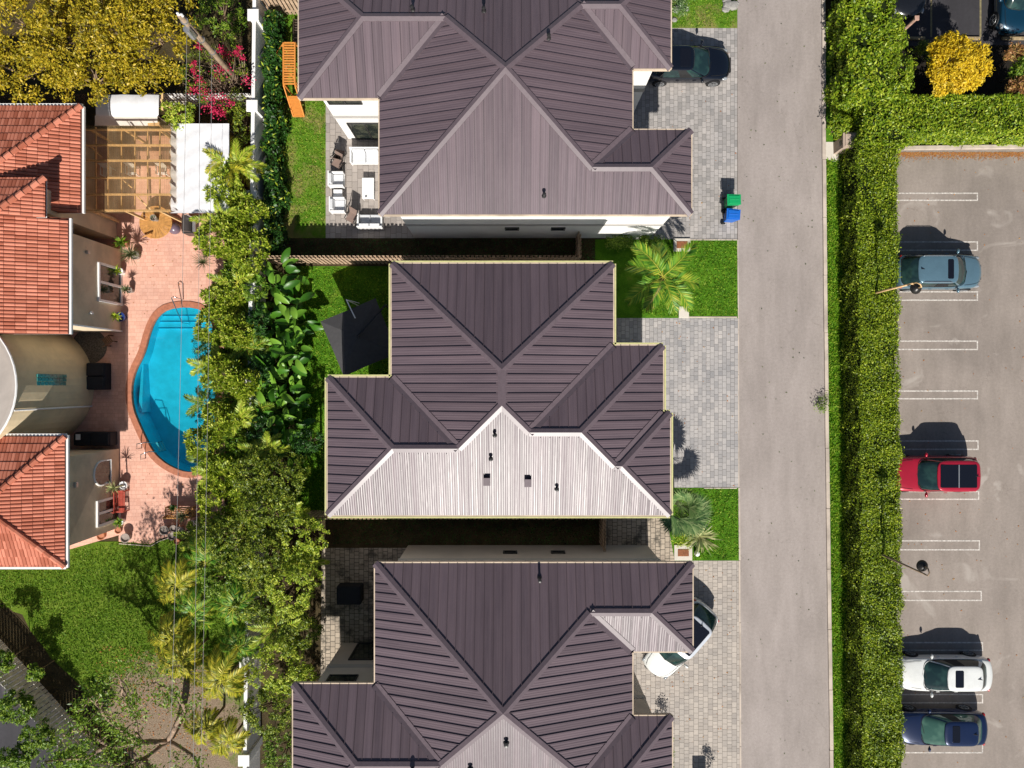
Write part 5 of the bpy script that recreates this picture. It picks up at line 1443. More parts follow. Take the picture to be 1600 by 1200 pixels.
for px, py, h, L_, lab in ((365, 255, 2.5, 1.3, 'clumping palm leaning on the second shrub below the canopy'), (340, 345, 2.6, 1.1, 'feathery palm arching over the deck near the grill'), (362, 440, 2.4, 1.2, 'feathery palm between fence end and pool top'), (330, 570, 2.2, 1.0, 'feathery palm whose fronds hang over the middle of the pool'), (365, 650, 2.4, 1.2, 'feathery palm in the shrubs beside the lower pool'), (335, 740, 2.3, 1.1, 'feathery palm by the deep end coping'), (372, 820, 2.8, 1.3, 'feathery palm over the lower deck thicket'), (410, 700, 2.6, 1.2, 'feathery palm below the paddle plants'), (440, 800, 2.8, 1.3, 'feathery palm near the long fence end'), (470, 880, 2.8, 1.3, 'feathery palm above the mossy patio'), (390, 900, 3.0, 1.4, 'feathery palm in the middle of the thicket'), (440, 980, 3.2, 1.4, 'feathery palm left of the lower patio')):
    palm('feather_palm', lab, px, py, h, 14, L_, L_varieg, 0.035, 0.34, 0.045, stems=2, spread=0.35, nl=30, elev=(0, 1.1), group='feathery palms in the planting strip')
for k_, (px, py, mt, kind) in enumerate(((398, 452, L_mid, 0), (405, 500, L_dark, 0), (388, 545, L_mid, 1), (402, 580, L_dark, 0), (396, 640, L_mid, 1), (404, 668, L_dark, 0), (398, 722, L_mid, 0), (330, 625, L_mid, 1), (322, 720, L_mid, 1), (335, 530, L_mid, 1))):
    lab = ORD2[k_] + (' dark leafy shrub filling the gaps along the garden wall, counted downward' if px > 380 else ' mid-green palm leaning over the right edge of the pool')
    if kind: palm('feather_palm', lab, px, py, 2.1, 13, 1.15, mt, 0.035, 0.34, 0.045, stems=2, spread=0.3, nl=26, elev=(0, 1.1), group='green fillers in the planting strip')
    else: bush('shrub', lab, px, py, 2.2, .65, .8, .5, mt, 40, 30, 0.15, 0.16, trunk=.03, group='green fillers in the planting strip')
palm('areca_palm', 'dark green palm between pool shrubs and garden wall', 380, 475, 1.9, 12, 1.2, L_mid, 0.04, 0.34, 0.05, stems=2, spread=0.3, nl=22)
PD = [(440, 425, 'topmost'), (425, 448, 'second'), (448, 470, 'third'), (425, 500, 'fourth'), (445, 520, 'fifth'), (458, 500, 'sixth'), (430, 555, 'seventh'), (452, 572, 'eighth'), (435, 600, 'ninth'), (450, 625, 'tenth'), (430, 645, 'eleventh'), (408, 622, 'twelfth'), (448, 668, 'thirteenth'), (425, 690, 'fourteenth'), (445, 705, 'fifteenth'), (420, 575, 'x'), (455, 545, 'y'), (415, 525, 'z')]
ORD = ['first', 'second', 'third', 'fourth', 'fifth', 'sixth', 'seventh', 'eighth', 'ninth', 'tenth', 'eleventh', 'twelfth', 'thirteenth', 'fourteenth', 'fifteenth', 'sixteenth', 'seventeenth', 'eighteenth']
for k_, (px, py, lab) in enumerate(sorted(PD, key=lambda q: q[1])):
    lab_ = 'paddle-leaved plant, ' + ORD[k_] + ' down from the fence end, beside the ' + ('garden wall' if px < 432 else 'lawn')
    paddle_plant('bird_of_paradise', lab_, px, py, random.uniform(1.5, 2.4), 13, 0.82, 0.46, L_pad, group='paddle-leaved plants along the wall')
DT = [(395, 740, 3.0, 1.1, 'olive tree crown beside the wall near the middle house corner', L_oliveg), (440, 745, 3.2, 1.3, 'dull green tree left of the silver roof corner', L_oliveg), (420, 800, 3.4, 1.4, 'olive tree over the fence end below the paddle plants', L_oliveg),
      (480, 690, 2.6, .7, 'dark shrub against the west wall of the middle house', L_dark), (350, 845, 3.0, 1.3, 'olive tree below the wooden bench', L_oliveg), (470, 838, 3.0, 1.2, 'yellow-green tree at the long fence end over the shaded strip', L_varieg), (410, 868, 3.4, 1.3, 'olive tree in the middle of the lower thicket', L_oliveg),
      (455, 915, 3.4, 1.4, 'yellow-green tree left of the mossy patio top', L_varieg), (400, 940, 3.0, 1.2, 'dull tree over the lower garden wall', L_oliveg), (465, 985, 3.0, 1.1, 'olive tree left of the mossy patio', L_oliveg), (435, 1040, 3.4, 1.4, 'yellow-green tree beside the lower house corner', L_varieg),
      (420, 1110, 3.2, 1.3, 'dull tree above the lowest wall pier', L_oliveg), (445, 1170, 2.8, 1.2, 'dark green tree at the bottom beside the lower house', L_mid), (470, 1060, 2.4, .8, 'bright shrub at the lower patio corner', L_varieg), (345, 905, 3.0, 1.1, 'leafy tree among the yellow palms', L_mid)]
for px, py, h, r_, lab, mt in DT:
    bush('tree', lab, px, py, h, r_, r_ * 1.02, .9, mt, int(105 * r_ * r_), 24, 0.125, 0.16, cat='tree', group='trees of the thicket along the lower garden wall', trunk=.07, aspect=.38)
YP = [(275, 915, 3.2, 1.5, 'yellow palm at the upper edge of the yard lawn', L_ypalm), (320, 880, 3.2, 1.4, 'green palm leaning on the olive trees', L_palm), (265, 1000, 3.2, 1.5, 'yellow palm beside the dark lawn shadow', L_ypalm), (300, 960, 3.0, 1.5, 'green palm between the two power lines', L_palm), (280, 1035, 3.3, 1.4, 'pale yellow palm over the bare dirt', L_ypalm), (345, 1065, 3.6, 1.7, 'largest yellow palm near the garden wall', L_ypalm), (365, 950, 3.2, 1.4, 'green palm against the lower garden wall', L_palm),
      (318, 1140, 2.6, 1.1, 'small yellow palm at the foot of the bare tree', L_ypalm), (355, 1160, 2.6, 1.2, 'golden palm left of the lowest wall pier', L_ypalm), (370, 1010, 2.8, 1.2, 'dim green palm behind the largest yellow one', L_palm)]
for px, py, h, L_, lab, mt in YP:
    palm('feather_palm', lab, px, py, h, 11, L_ * 1.1, mt, 0.06, group='palms over the yard below the pool', elev=(-.2, 1.0), droop=1.7, nl=46, lw=.04, ll=.46)

# bare limbed tree in the lower left
bt = P(283, 1120, 0); bo = thing('tree', 'copper-barked tree with long bare limbs in the lower left corner', 'tree', (bt.x, bt.y, 0))
mb = MB(); A = []
trunk_mesh(mb, (bt.x, bt.y, 0), tuple(P(262, 1158, 2.4)), 0.22, 0.17, .08)
limbs = [[(262, 1158, 2.4), (215, 1163, 4.2), (170, 1125, 5.2), (150, 1100, 5.8), (136, 1090, 6.2)], [(262, 1158, 2.4), (218, 1160, 4.0), (205, 1115, 5.0), (190, 1085, 5.8), (188, 1062, 6.2)], [(215, 1163, 4.2), (170, 1165, 4.8), (125, 1140, 5.4), (100, 1150, 5.8)],
         [(262, 1158, 2.4), (225, 1185, 3.6), (180, 1195, 4.4), (120, 1185, 5.2)], [(262, 1158, 2.4), (290, 1110, 3.6), (275, 1085, 4.5), (240, 1065, 5.2)], [(225, 1185, 3.6), (240, 1215, 4.4), (210, 1240, 5.2)], [(262, 1158, 2.4), (300, 1180, 3.5), (320, 1215, 4.5)], [(170, 1165, 4.8), (135, 1185, 5.0), (70, 1190, 5.6)]]
ends_ = []
for L_ in limbs:
    pts = [P(*q) for q in L_]; fine = []
    for i in range(len(pts) - 1):
        for k in range(3): fine.append(pts[i].lerp(pts[i + 1], k / 3) + Vector((random.uniform(-.06, .06), random.uniform(-.06, .06), random.uniform(-.05, .05))) * (k > 0))
    fine.append(pts[-1]); mb.tube(fine, [0.13 - 0.10 * i / (len(fine) - 1) for i in range(len(fine))], 8)
    for k in range(3, len(fine)):
        for _ in range(2):
            e_ = fine[k] + Vector((random.uniform(-1, 1), random.uniform(-1, 1), random.uniform(.1, .7))) * random.uniform(.5, 1.0); trunk_mesh(mb, tuple(fine[k]), tuple(e_), .03, .008, .12, 4); ends_.append(e_)
mb.build('trunk', m_bark2, bo, smooth=True)
A = np.concatenate([np.array([tuple(e_)]) + rng.normal(size=(52, 3)) * np.array([[.22, .22, .13]]) for e_ in ends_]); quads_mesh('crown', leaves(A, 0.17, 0.36, .5), L_mid, bo)
for px, py, h, r_, lab in [(0, 1035, 2.2, .7, 'small leafy shrub at the left end of the grey fence'), (25, 1105, 2.0, 1.0, 'shrub under the grey fence at the left edge'), (60, 1150, 2.0, .9, 'shrub under the middle of the grey fence'), (25, 1185, 2.0, .9, 'shrub at the bottom left corner of the picture'), (55, 1050, 1.6, .4, 'sapling in front of the grey fence'), (115, 1190, 2.2, .9, 'shrub over the lower end of the grey fence')]:
    bush('shrub', lab, px, py, h, r_, r_ * .8, .6, L_mid, int(60 * r_ * r_) + 8, 45, 0.15, 0.2, trunk=.03)
bush('shrub', 'leafy branch hanging over the white awning slats', 280, 178, 2.6, .9, .7, .5, L_varieg, 40, 30, 0.13, .2, aspect=.45)
bush('shrub', 'dim shrub between canopy and garden wall', 380, 195, 1.6, .55, 1.2, .6, L_oliveg, 40, 36, 0.13, .2)
bush('shrub', 'grey-leaved bushes by the wall at the top edge', 345, 20, 1.2, 1.2, 1.6, .8, L_mid, 60, 40, 0.13, .25)

# front gardens
palm('coconut_palm', 'tall feathery palm on the front lawn of the middle house', 1036, 432, 3.6, 9, 2.15, L_palm, 0.16, 0.68, 0.06, elev=(.05, .75), droop=1.0, nl=52, azs=[R(a) for a in (150, 210, 285, 350, 40, 128, 320, 250, 95)], base=(P(1018, 478).x, P(1018, 478).y))
fanpalm('fan_palm', 'bushy fan palm at the silver roof corner', 1064, 790, 2.0, 46, 1.65, L_fan, 0.12)
spiky('yucca', 'striped yellow yucca on the lower front lawn', 1093, 838, 0.6, 46, 1.15, L_yucca, 0.11, elev=(.1, 1.1))
bush('shrub', 'clipped leafy shrub shading the wall next to the return fence', 968, 377, .7, .75, .3, .35, L_mid, 30, 50, .09, trunk=.02)
bush('shrub', 'small green shrub by the white pad of the upper house', 1015, 374, .6, .6, .25, .35, L_mid, 24, 50, .09, trunk=.02)
bush('shrub', 'low shrub under the fan palm', 1070, 838, .5, .55, .5, .3, L_varieg, 20, 40, .1, trunk=.02)
bush('shrub', 'grey-green shrub at the top of the upper front lawn', 1062, 8, .6, .5, .5, .4, L_fan, 20, 40, .1, trunk=.02)
for i, (px, py) in enumerate(((1046, 1140), (1050, 1165), (1052, 1190))):
    bush('shrub', ('upper', 'middle', 'lower')[i] + ' small shrub along the east wall of the lower house', px - 8, py + 12, .9, .22, .4, .5, L_mid, 14, 40, .1, trunk=.02)
bush('shrub', 'twiggy shrub just beyond the bottom of the sandy driveway', 1112, 1216, .7, .25, .3, .4, L_mid, 14, 30, .1, trunk=.02)

def rocks(px, py, lab, n_=9, s_=0.22):
    for k in range(n_):
        a = random.random() * 6.28; r_ = random.uniform(0, .5); c = P(px, py); sz = s_ * random.uniform(.6, 1.3)
        mb = MB(); pr = [(0.05, 0), (sz * .9, .02), (sz, sz * .35), (sz * .7, sz * .7), (0.05, sz * .8)]
        mb.lathe(pr, 7, (c.x + math.cos(a) * r_, c.y + math.sin(a) * r_, 0.0), 0, random.uniform(.8, 1.2), random.uniform(.7, 1))
        tag(mb.build('rock', m_rock, None), lab, 'rock', 'pale rocks in a garden corner')
rocks(1140, 8, 'pale rock in the pile by the road at the top'); rocks(1062, 22, 'pale rock in the pile under the grey-green shrub', 6, .18)

# ------------------------------------------------------------------ vehicles
def superring(ax_f, ax_r, ay, z, xc, n=40, ex=4.5, xz=0.0):
    """rounded plan outline: front reach ax_f, rear reach ax_r, half width ay"""
    pts = []
    for i in range(n):
        a = 2 * PI * i / n; ca, sa = math.cos(a), math.sin(a)
        x = (abs(ca) ** (2 / ex)) * (1 if ca > 0 else -1); y = (abs(sa) ** (2 / ex)) * (1 if sa > 0 else -1)
        pts.append(Vector((xc + x * (ax_f if ca > 0 else ax_r), y * ay, z)))
    return pts
CARSPEC = {
    # stations: (x fraction, half-width fraction, shoulder height); cabin: belt rear/front x, roof rear/front x
    'suv': dict(H=1.68, belt=1.06, st=[(-.5, .70, .62), (-.494, .84, .86), (-.48, .92, 1.02), (-.44, .97, 1.05), (-.3, 1, 1.06), (0, 1, 1.05), (.18, 1, 1.03), (.24, .99, 1.01), (.36, .97, .93), (.43, .93, .86), (.475, .83, .74), (.493, .72, .62), (.5, .60, .52)],
                cab=(-.462, .255, -.335, .10), rw=.70),
    'boxy': dict(H=1.75, belt=1.12, st=[(-.5, .80, .66), (-.494, .90, .92), (-.48, .95, 1.08), (-.44, .98, 1.12), (-.3, 1, 1.13), (0, 1, 1.12), (.14, 1, 1.10), (.2, .99, 1.09), (.36, .97, 1.04), (.44, .94, .97), (.48, .88, .84), (.495, .78, .68), (.5, .68, .56)],
                 cab=(-.465, .20, -.40, .055), rw=.74),
    'sedan': dict(H=1.43, belt=.93, st=[(-.5, .66, .60), (-.494, .80, .82), (-.47, .91, .97), (-.42, .95, 1.00), (-.36, .98, .98), (-.2, 1, .94), (0, 1, .93), (.15, 1, .92), (.22, .99, .91), (.36, .97, .84), (.43, .92, .76), (.478, .80, .66), (.494, .68, .56), (.5, .56, .48)],
                  cab=(-.425, .235, -.32, .035), rw=.63),
}
def car(name, label, cat, px, py, ang, kind, L, W, paintm, roofm=None, sun=None, rails=False, group=None, tint=None, rear_tint=None):
    sp = CARSPEC[kind]; c = P(px, py, 0.9)
    o_ = thing(name, label, cat, (c.x, c.y, 0), R(ang), group); B = dict(world=False)
    hw = W / 2; mb = MB(); secs = []
    for xf, wf, zs in sp['st']:
        w_ = hw * wf; zb = 0.26 if abs(xf) < .46 else 0.30
        h_ = [(0.0, zb), (w_ * .80, zb), (w_ * .96, zb + .06), (w_ * .995, zb + .22 * (zs - zb) + .02), (w_, zb + .5 * (zs - zb)), (w_ * .975, zb + .80 * (zs - zb)), (w_ * .93, zs - .035), (w_ * .84, zs), (w_ * .5, zs + .035), (0.0, zs + .045)]
        bow = (.34 if xf > 0 else -.20) * max(0, (abs(xf) - .20) / .30) ** 2
        bx = lambda y: xf * L - bow * (y / hw) ** 2
        ring = [Vector((bx(y), y, z)) for y, z in h_] + [Vector((bx(y), -y, z)) for y, z in h_[-2:0:-1]]
        secs.append(ring)
    n = len(secs[0]); vs = [v for r_ in secs for v in r_]; m = len(secs)
    fs = [(j * n + i, j * n + (i + 1) % n, (j + 1) * n + (i + 1) % n, (j + 1) * n + i) for j in range(m - 1) for i in range(n)]
    fs += [tuple(range(n - 1, -1, -1)), tuple((m - 1) * n + i for i in range(n))]
    mb.add(vs, fs); body = mb.build('body', paintm, o_, smooth=True, sub=1, **B)
    xr, xf, xr2, xf2 = [v * L for v in sp['cab']]; zb = sp['belt'] - .02; zt = sp['H'] - .06; xc = (xr + xf) / 2; xc2 = (xr2 + xf2) / 2
    rw = sp['rw'] * W / 2 * 1.12; bw_ = hw * .90
    lo = superring(xf - xc, xc - xr, bw_, zb, xc, ex=5.5); hi = superring(xf2 - xc2, xc2 - xr2, rw, zt, xc2, ex=6.5)
    for ring_, ay_, fb, rb_ in ((lo, bw_, .20, .10), (hi, rw, .07, .06)):
        cx_r = xc if ring_ is lo else xc2
        for p in ring_: p.x += (fb if p.x > cx_r else -rb_) * (min(1, abs(p.x - cx_r) / .5)) * ((1 - (p.y / ay_) ** 2) - 1 + .35)
    md_ = [a.lerp(b, .5) + Vector((0, (0.02 if a.y > 0 else -.02), 0.02)) for a, b in zip(lo, hi)]
    gm = MB(); N = len(lo); gm.add(lo + md_ + hi, [(j * N + i, j * N + (i + 1) % N, (j + 1) * N + (i + 1) % N, (j + 1) * N + i) for j in range(2) for i in range(N)])
    gm.build('windows', tint or m_carglass, o_, smooth=True, **B)
    # roof skin
    rm = MB(); rings = []
    for s_, dz in ((1.0, -.015), (1.012, .01), (.97, .035), (.80, .055), (.45, .066), (.02, .068)):
        rings.append([Vector((xc2 + (p.x - xc2) * s_, p.y * s_, zt + dz)) for p in hi])
    rm.add([v for r_ in rings for v in r_], [(j * N + i, j * N + (i + 1) % N, (j + 1) * N + (i + 1) % N, (j + 1) * N + i) for j in range(len(rings) - 1) for i in range(N)] + [tuple((len(rings) - 1) * N + i for i in range(N))])
    rm.build('roof', roofm or paintm, o_, smooth=True, **B)
    # pillars: strips laid on the glass
    def fp(i, t_, off=1.006):
        i %= N; a = lo[i].lerp(md_[i], t_ * 2) if t_ < .5 else md_[i].lerp(hi[i], t_ * 2 - 1)
        cx = xc + (xc2 - xc) * t_; return Vector((cx + (a.x - cx) * off, a.y * (off + .006), a.z + .004))
    pm = MB()
    def strip(m_, ia, ib):
        rows = [(fp(ia, t_), fp(ib, t_)) for t_ in (0, .25, .5, .75, 1.0)]; vs = [q for r_ in rows for q in r_]
        m_.add(vs, [(2 * k, 2 * k + 1, 2 * k + 3, 2 * k + 2) for k in range(4)])
    q_ = N // 4
    corner = {}
    for i in range(N): pass
    # corners of the ring sit at 1/8, 3/8, 5/8, 7/8 of the way round
    e8 = N // 8
    for cidx, wide in ((e8, 0), (7 * e8, 0)): pm = MB(); strip(pm, cidx, cidx + (1 if cidx < q_ else -1)); pm.build('pillar', paintm, o_, smooth=True, **B)
    for cidx in (3 * e8, 5 * e8): pm = MB(); strip(pm, cidx, cidx + (-2 if cidx < 2 * q_ else 2)); pm.build('pillar', paintm, o_, smooth=True, **B)
    for cidx in (q_, 3 * q_): bpm = MB(); strip(bpm, cidx, cidx + 1); bpm.build('door_pillar', m_black, o_, **B)
    # belt trim ring under the glass
    tm = MB(); tm.tube([p + Vector((0, 0, .015)) for p in superring(xf - xc, xc - xr, bw_ * 1.01, zb, xc, ex=5.5)] + [lo[0] + Vector((0, 0, .015))], .014, 5); tm.build('window_trim', m_black, o_, **B)
    if sun:
        sm = MB(); x0_, x1_, y_ = sun[0] * L, sun[1] * L, sun[2] * W
        pts = [(x0_ + .04, -y_), (x1_ - .04, -y_), (x1_, -y_ + .05), (x1_, y_ - .05), (x1_ - .04, y_), (x0_ + .04, y_), (x0_, y_ - .05), (x0_, -y_ + .05)]
        sm.prism(pts, zt + .04, zt + .075); sr = sm.build('sunroof', m_carglass2, o_, bevel=.008, **B)
        if sun[2] > .3:
            bm2 = MB(); xm = (x0_ + x1_) / 2; bm2.box((xm, 0, zt + .077), (.05, y_ * 2, .01)); bm2.build('sunroof_bar', m_metal, sr, **B)
    if rails:
        for s_ in (-1, 1):
            rl = MB(); yy = s_ * rw * .93; rl.tube([(xr2 + .25, yy, zt + .03), (xr2 + .35, yy, zt + .09), (xf2 - .45, yy, zt + .09), (xf2 - .3, yy, zt + .03)], .016, 5); rl.build('roof_rail', m_metal, o_, **B)
    for s_ in (-1, 1):
        mm = MB(); xm = xf - .42; mm.sphere((xm, s_ * (hw + .10), zb + .06), .14, 10, (.55, .95, .62)); mm.bar((xm - .02, s_ * (hw - .06), zb + .02), (xm - .02, s_ * (hw + .06), zb + .05), .05, .03); mm.build('mirror', paintm, o_, smooth=True, **B)
        hl = MB(); fx = .452 * L - .21; hz = sp['st'][-4][2] - .13; hl.sphere((fx, s_ * hw * .80, hz), .20, 12, (1.1, .50, .42)); hl.build('headlight', m_lampglass, o_, smooth=True, **B)
        tl = MB(); tz_ = sp['st'][2][2] - .14; tl.sphere((-.472 * L + .13, s_ * hw * .82, tz_), .15, 10, (.55, .9, .6)); tl.build('taillight', m_redlamp, o_, smooth=True, **B)
        dh = MB()
        for fx_ in (-.14, .05): dh.bar((fx_ * L, s_ * (hw + .012), sp['belt'] - .17), (fx_ * L + .18, s_ * (hw + .012), sp['belt'] - .17), .03, .025)
        dh.build('door_handle', paintm, o_, **B)
    r_w = .36 if kind != 'sedan' else .33
    for xf_ in (-.30, .305):
        for s_ in (-1, 1):
            am = MB(); vsr = []
            for k in range(20):
                a = 2 * PI * k / 20; vsr.append((xf_ * L + math.cos(a) * (r_w + .05), s_ * (hw + .004), r_w + math.sin(a) * (r_w + .05)))
            am.add(vsr + [(v[0], s_ * (hw - .15), v[2]) for v in vsr], [tuple(range(20))] + [(k, (k + 1) % 20, 20 + (k + 1) % 20, 20 + k) for k in range(20)]); am.build('wheel_arch', m_black, o_, **B)
            wm = MB(); ya, yb_ = s_ * (hw + .02), s_ * (hw - .20)
            prof = [(r_w - .10, yb_), (r_w - .02, yb_), (r_w, (ya * .75 + yb_ * .25)), (r_w - .02, ya), (r_w - .10, ya)]
            vs = []; M_ = 24
            for rr, yy in prof:
                for k in range(M_): vs.append((xf_ * L + math.cos(2 * PI * k / M_) * rr, yy, r_w + math.sin(2 * PI * k / M_) * rr))
            wm.add(vs, [(j * M_ + k, j * M_ + (k + 1) % M_, (j + 1) * M_ + (k + 1) % M_, (j + 1) * M_ + k) for j in range(4) for k in range(M_)]); wh = wm.build('wheel', m_black, o_, smooth=True, **B)
            rmm = MB(); yr = s_ * (hw + .012)
            for k in range(5):
                a = 2 * PI * k / 5 + .3; rmm.bar((xf_ * L, yr, r_w), (xf_ * L + math.cos(a) * (r_w - .09), yr, r_w + math.sin(a) * (r_w - .09)), .07, .02)
            rp = [(xf_ * L + math.cos(2 * PI * k / 20) * (r_w - .10), yr, r_w + math.sin(2 * PI * k / 20) * (r_w - .10)) for k in range(21)]; rmm.tube(rp, .022, 5)
            rmm.build('rim', m_metal, wh, **B)
    # bumper grille, number plate, wipers, seams
    gm = MB(); gm.box((.488 * L, 0, .52), (.06, W * .42, .16)); gm.build('grille', m_black, o_, bevel=.01, **B)
    wp_ = MB()
    for s_ in (-.35, .25): wp_.bar((xf - .02, s_, zb + .05), (xf - .12, s_ + .5, zb + .10), .02, .015)
    wp_.build('wiper', m_black, o_, **B)
    fm = MB(); fm.add([(xr2 + .12, .012, zt + .05), (xr2 + .30, .012, zt + .06), (xr2 + .10, .012, zt + .16), (xr2 + .12, -.012, zt + .05), (xr2 + .30, -.012, zt + .06), (xr2 + .10, -.012, zt + .16)], [(0, 1, 2), (5, 4, 3), (0, 3, 4, 1), (1, 4, 5, 2), (2, 5, 3, 0)]); fm.build('antenna', m_black, o_, **B)
    zq = lambda xq: [a[2] + (b_[2] - a[2]) * ((xq - a[0]) / (b_[0] - a[0])) for a, b_ in zip(sp['st'][:-1], sp['st'][1:]) if a[0] <= xq <= b_[0]][0]
    for s_ in (-1, 1):
        cm = MB(); cm.tube([(xq * L, s_ * hw * yq, zq(xq) + .018) for xq, yq in ((.25, .80), (.32, .76), (.40, .68), (.455, .52))], .008, 4); cm.build('bonnet_gap', m_black, o_, **B)
    return o_
m_carglass = glassy('car_glass', (0.010, 0.026, 0.028), 0.03, (0.022, 0.055, 0.050))
m_carglass2 = glassy('sunroof_glass', (0.006, 0.007, 0.012), 0.03)
m_greenglass = glassy('pale_green_car_glass', (0.04, 0.10, 0.08), 0.05, (0.07, 0.15, 0.115))
m_lampglass = plain('headlamp', (0.30, 0.32, 0.34), 0.1, 0.6, 0.2, var=0.2, coat=.8)
m_redlamp = plain('tail_lamp', (0.35, 0.012, 0.015), 0.15, 0.6, var=0.2, coat=.8)
p_teal = paint('blue_grey_paint', (0.105, 0.19, 0.245)); p_red = paint('deep_red_paint', (0.42, 0.012, 0.035)); p_white = paint('white_paint', (0.70, 0.71, 0.69), 0.0)
p_navy = paint('navy_paint', (0.006, 0.017, 0.062), .3); p_black = paint('black_paint', (0.004, 0.006, 0.012), .1, .15); p_black2 = paint('glossy_black_paint', (0.012, 0.013, 0.016), .3, .2); p_teal2 = paint('shade_toned_teal_paint', (0.003, 0.035, 0.07), .3); p_silver = paint('pale_silver_paint', (0.62, 0.65, 0.70), .2)  # teal paint is darkened to include tree shade
car('parked_suv', 'blue-grey SUV nosing out of the stall under the curved lamp', 'car', 1470, 424, 0, 'suv', 4.75, 1.88, p_teal, sun=(.0, .06, .17) if False else (-.02, .045, .27), rails=True, group='cars in the right hand parking lot')
car('parked_suv', 'bright red SUV with a long black glass roof', 'car', 1459, 741, 180, 'boxy', 4.85, 1.93, p_red, sun=(-.36, .03, .31), group='cars in the right hand parking lot')
car('parked_sedan', 'white sedan parked over the dark shadow next to the blue car', 'car', 1478, 1055, 180, 'sedan', 5.15, 1.86, p_white, sun=(-.12, -.035, .24), group='cars in the right hand parking lot')
car('parked_coupe', 'dark blue coupe at the bottom of the parking lot', 'car', 1473, 1140, 180, 'sedan', 4.95, 1.84, p_navy, sun=(-.12, -.04, .24), group='cars in the right hand parking lot', tint=m_greenglass)
car('parked_suv', 'black sedan half under the eave of the upper house', 'car', 1076, 97, 0, 'sedan', 4.75, 1.86, p_black, sun=(-.12, .0, .26), tint=m_carglass)
car('parked_suv', 'white SUV slanted under the corner roof of the lower house', 'car', 1063, 1001, 229, 'suv', 4.75, 1.9, p_white, roofm=p_silver, sun=(-.30, .05, .30))
car('parked_car', 'glossy black car cut off by the top edge beside the wooden post', 'car', 1424, -44, -90, 'sedan', 4.6, 1.82, p_black2)
car('parked_car', 'dark teal car in the top right corner', 'car', 1590, -18, -90, 'suv', 4.6, 1.86, p_teal2)

# ------------------------------------------------------------------ street furniture
def post_lamp(name, label, bx, by, hb, tx, ty, ht, hx, hy, hh, mat):
    b_ = P(bx, by, hb); o_ = thing(name, label, 'lamp', (b_.x, b_.y, 0)); t_ = P(tx, ty, ht); hd = P(hx, hy, hh)
    mb = MB(); top = Vector((b_.x, b_.y, ht - .25)); mb.tube([(b_.x, b_.y, 0), (b_.x, b_.y, ht * .5), tuple(top)], [.065, .055, .045], 8)
    mid = (top + hd) / 2 + Vector((0, 0, .42)); mb.tube([tuple(top), (b_.x, b_.y, ht + .0), tuple(mid), (hd.x, hd.y, hh + .35), (hd.x, hd.y, hh + .1)], .032, 8); mb.build('pole', mat, o_, smooth=True)
    mb = MB(); mb.lathe([(.04, .11), (.09, .09), (.19, .02), (.265, -.08), (.275, -.12), (.25, -.12)][::-1], 20, (hd.x, hd.y, hh)); mb.build('lamp_shade', m_copper, o_, smooth=True)
    mb = MB(); mb.sphere((hd.x, hd.y, hh - .12), .13, 12); mb.build('bulb', m_trim, o_, smooth=True)
    return o_
post_lamp('street_lamp', 'tall lamp post whose shade hangs over the blue-grey SUV', 1370, 457, 2.0, 1440, 441, 5.6, 1433, 450, 5.3, m_tan)
post_lamp('street_lamp', 'tall lamp post with black bell shade over the empty stall', 1379, 867, 2.0, 1455, 892, 6.0, 1443, 885, 5.6, m_pole)
# wooden post by the black car
b_ = P(1384, 72); o_ = thing('wooden_post', 'bare pinkish wooden post standing in front of the black car', 'post', (b_.x, b_.y, 0)); t_ = P(1424, 33, 2.5)
mb = MB(); mb.tube([(b_.x, b_.y, 0), (b_.x, b_.y, 2.9)], [.10, .085], 10); mb.box((b_.x, b_.y, 2.95), (.22, .22, .08)); mb.build('shaft', m_pole2, o_)
for i, (px, lab) in enumerate(((1418, 'wheel stop in front of the black car'), (1504, 'wheel stop behind the golden tree'), (1590, 'wheel stop in front of the teal car'))):
    c = P(px, 61); mb = MB(); mb.box((c.x, c.y, .07), (1.8, .16, .14)); tag(mb.build('wheel_stop', plain('yellow_concrete' + str(i), (0.30, 0.23, 0.13), .85, var=.4), None, bevel=.03), 'yellowish concrete ' + lab, 'wheel stop', 'wheel stops')
# stone pier by the kerb
c = P(1311, 232); o_ = thing('stone_pier', 'pinkish square pier with stepped cap at the hedge corner', 'pier', (c.x, c.y, 0)); mb = MB()
mb.box((c.x, c.y, .6), (.62, .62, 1.2)); mb.build('shaft', m_stone, o_); mb = MB(); mb.box((c.x, c.y, 1.26), (.78, .80, .12)); mb.box((c.x, c.y, 1.35), (.60, .62, .07)); mb.build('cap', m_stone, o_, bevel=.015)
mb = MB(); mb.box((c.x - .325, c.y, .85), (.03, .26, .2)); mb.build('plaque', m_dark, o_)
sheet('concrete_pad', [(1288, 222), (1308, 222), (1312, 256), (1290, 248)], 0.02, m_conc)
# utility pads
for px, py, w_, h_, lab in ((1065, 383, 26, 20, 'pale utility pad with rusty lid beside the tall palm'), (1067, 863, 28, 24, 'pale utility pad with rusty lid beside the yucca')):
    c = P(px, py); k = H / F; o_ = thing('utility_pad', lab, 'pad', (c.x, c.y, 0)); mb = MB(); mb.box((c.x, c.y, .05), (w_ * k, h_ * k, .10)); mb.build('slab', m_conc, o_, bevel=.01); mb = MB(); mb.box((c.x, c.y, .105), (.60, .38, .03)); mb.build('lid', m_rust, o_, bevel=.01)
c = P(1068, 488); mb = MB(); mb.box((c.x, c.y, .05), (.55, .62, .10)); tag(mb.build('utility_pad', m_conc, None, bevel=.01), 'plain pale slab at the palm lawn corner', 'pad')
c = P(1090, 866, .3); mb = MB(); mb.lathe([(.13, 0), (.14, .2), (.12, .3), (.02, .33)], 12, (c.x, c.y, 0)); tag(mb.build('drain_cover', m_wplast, None), 'small white cap in the grass below the yucca', 'utility cap')
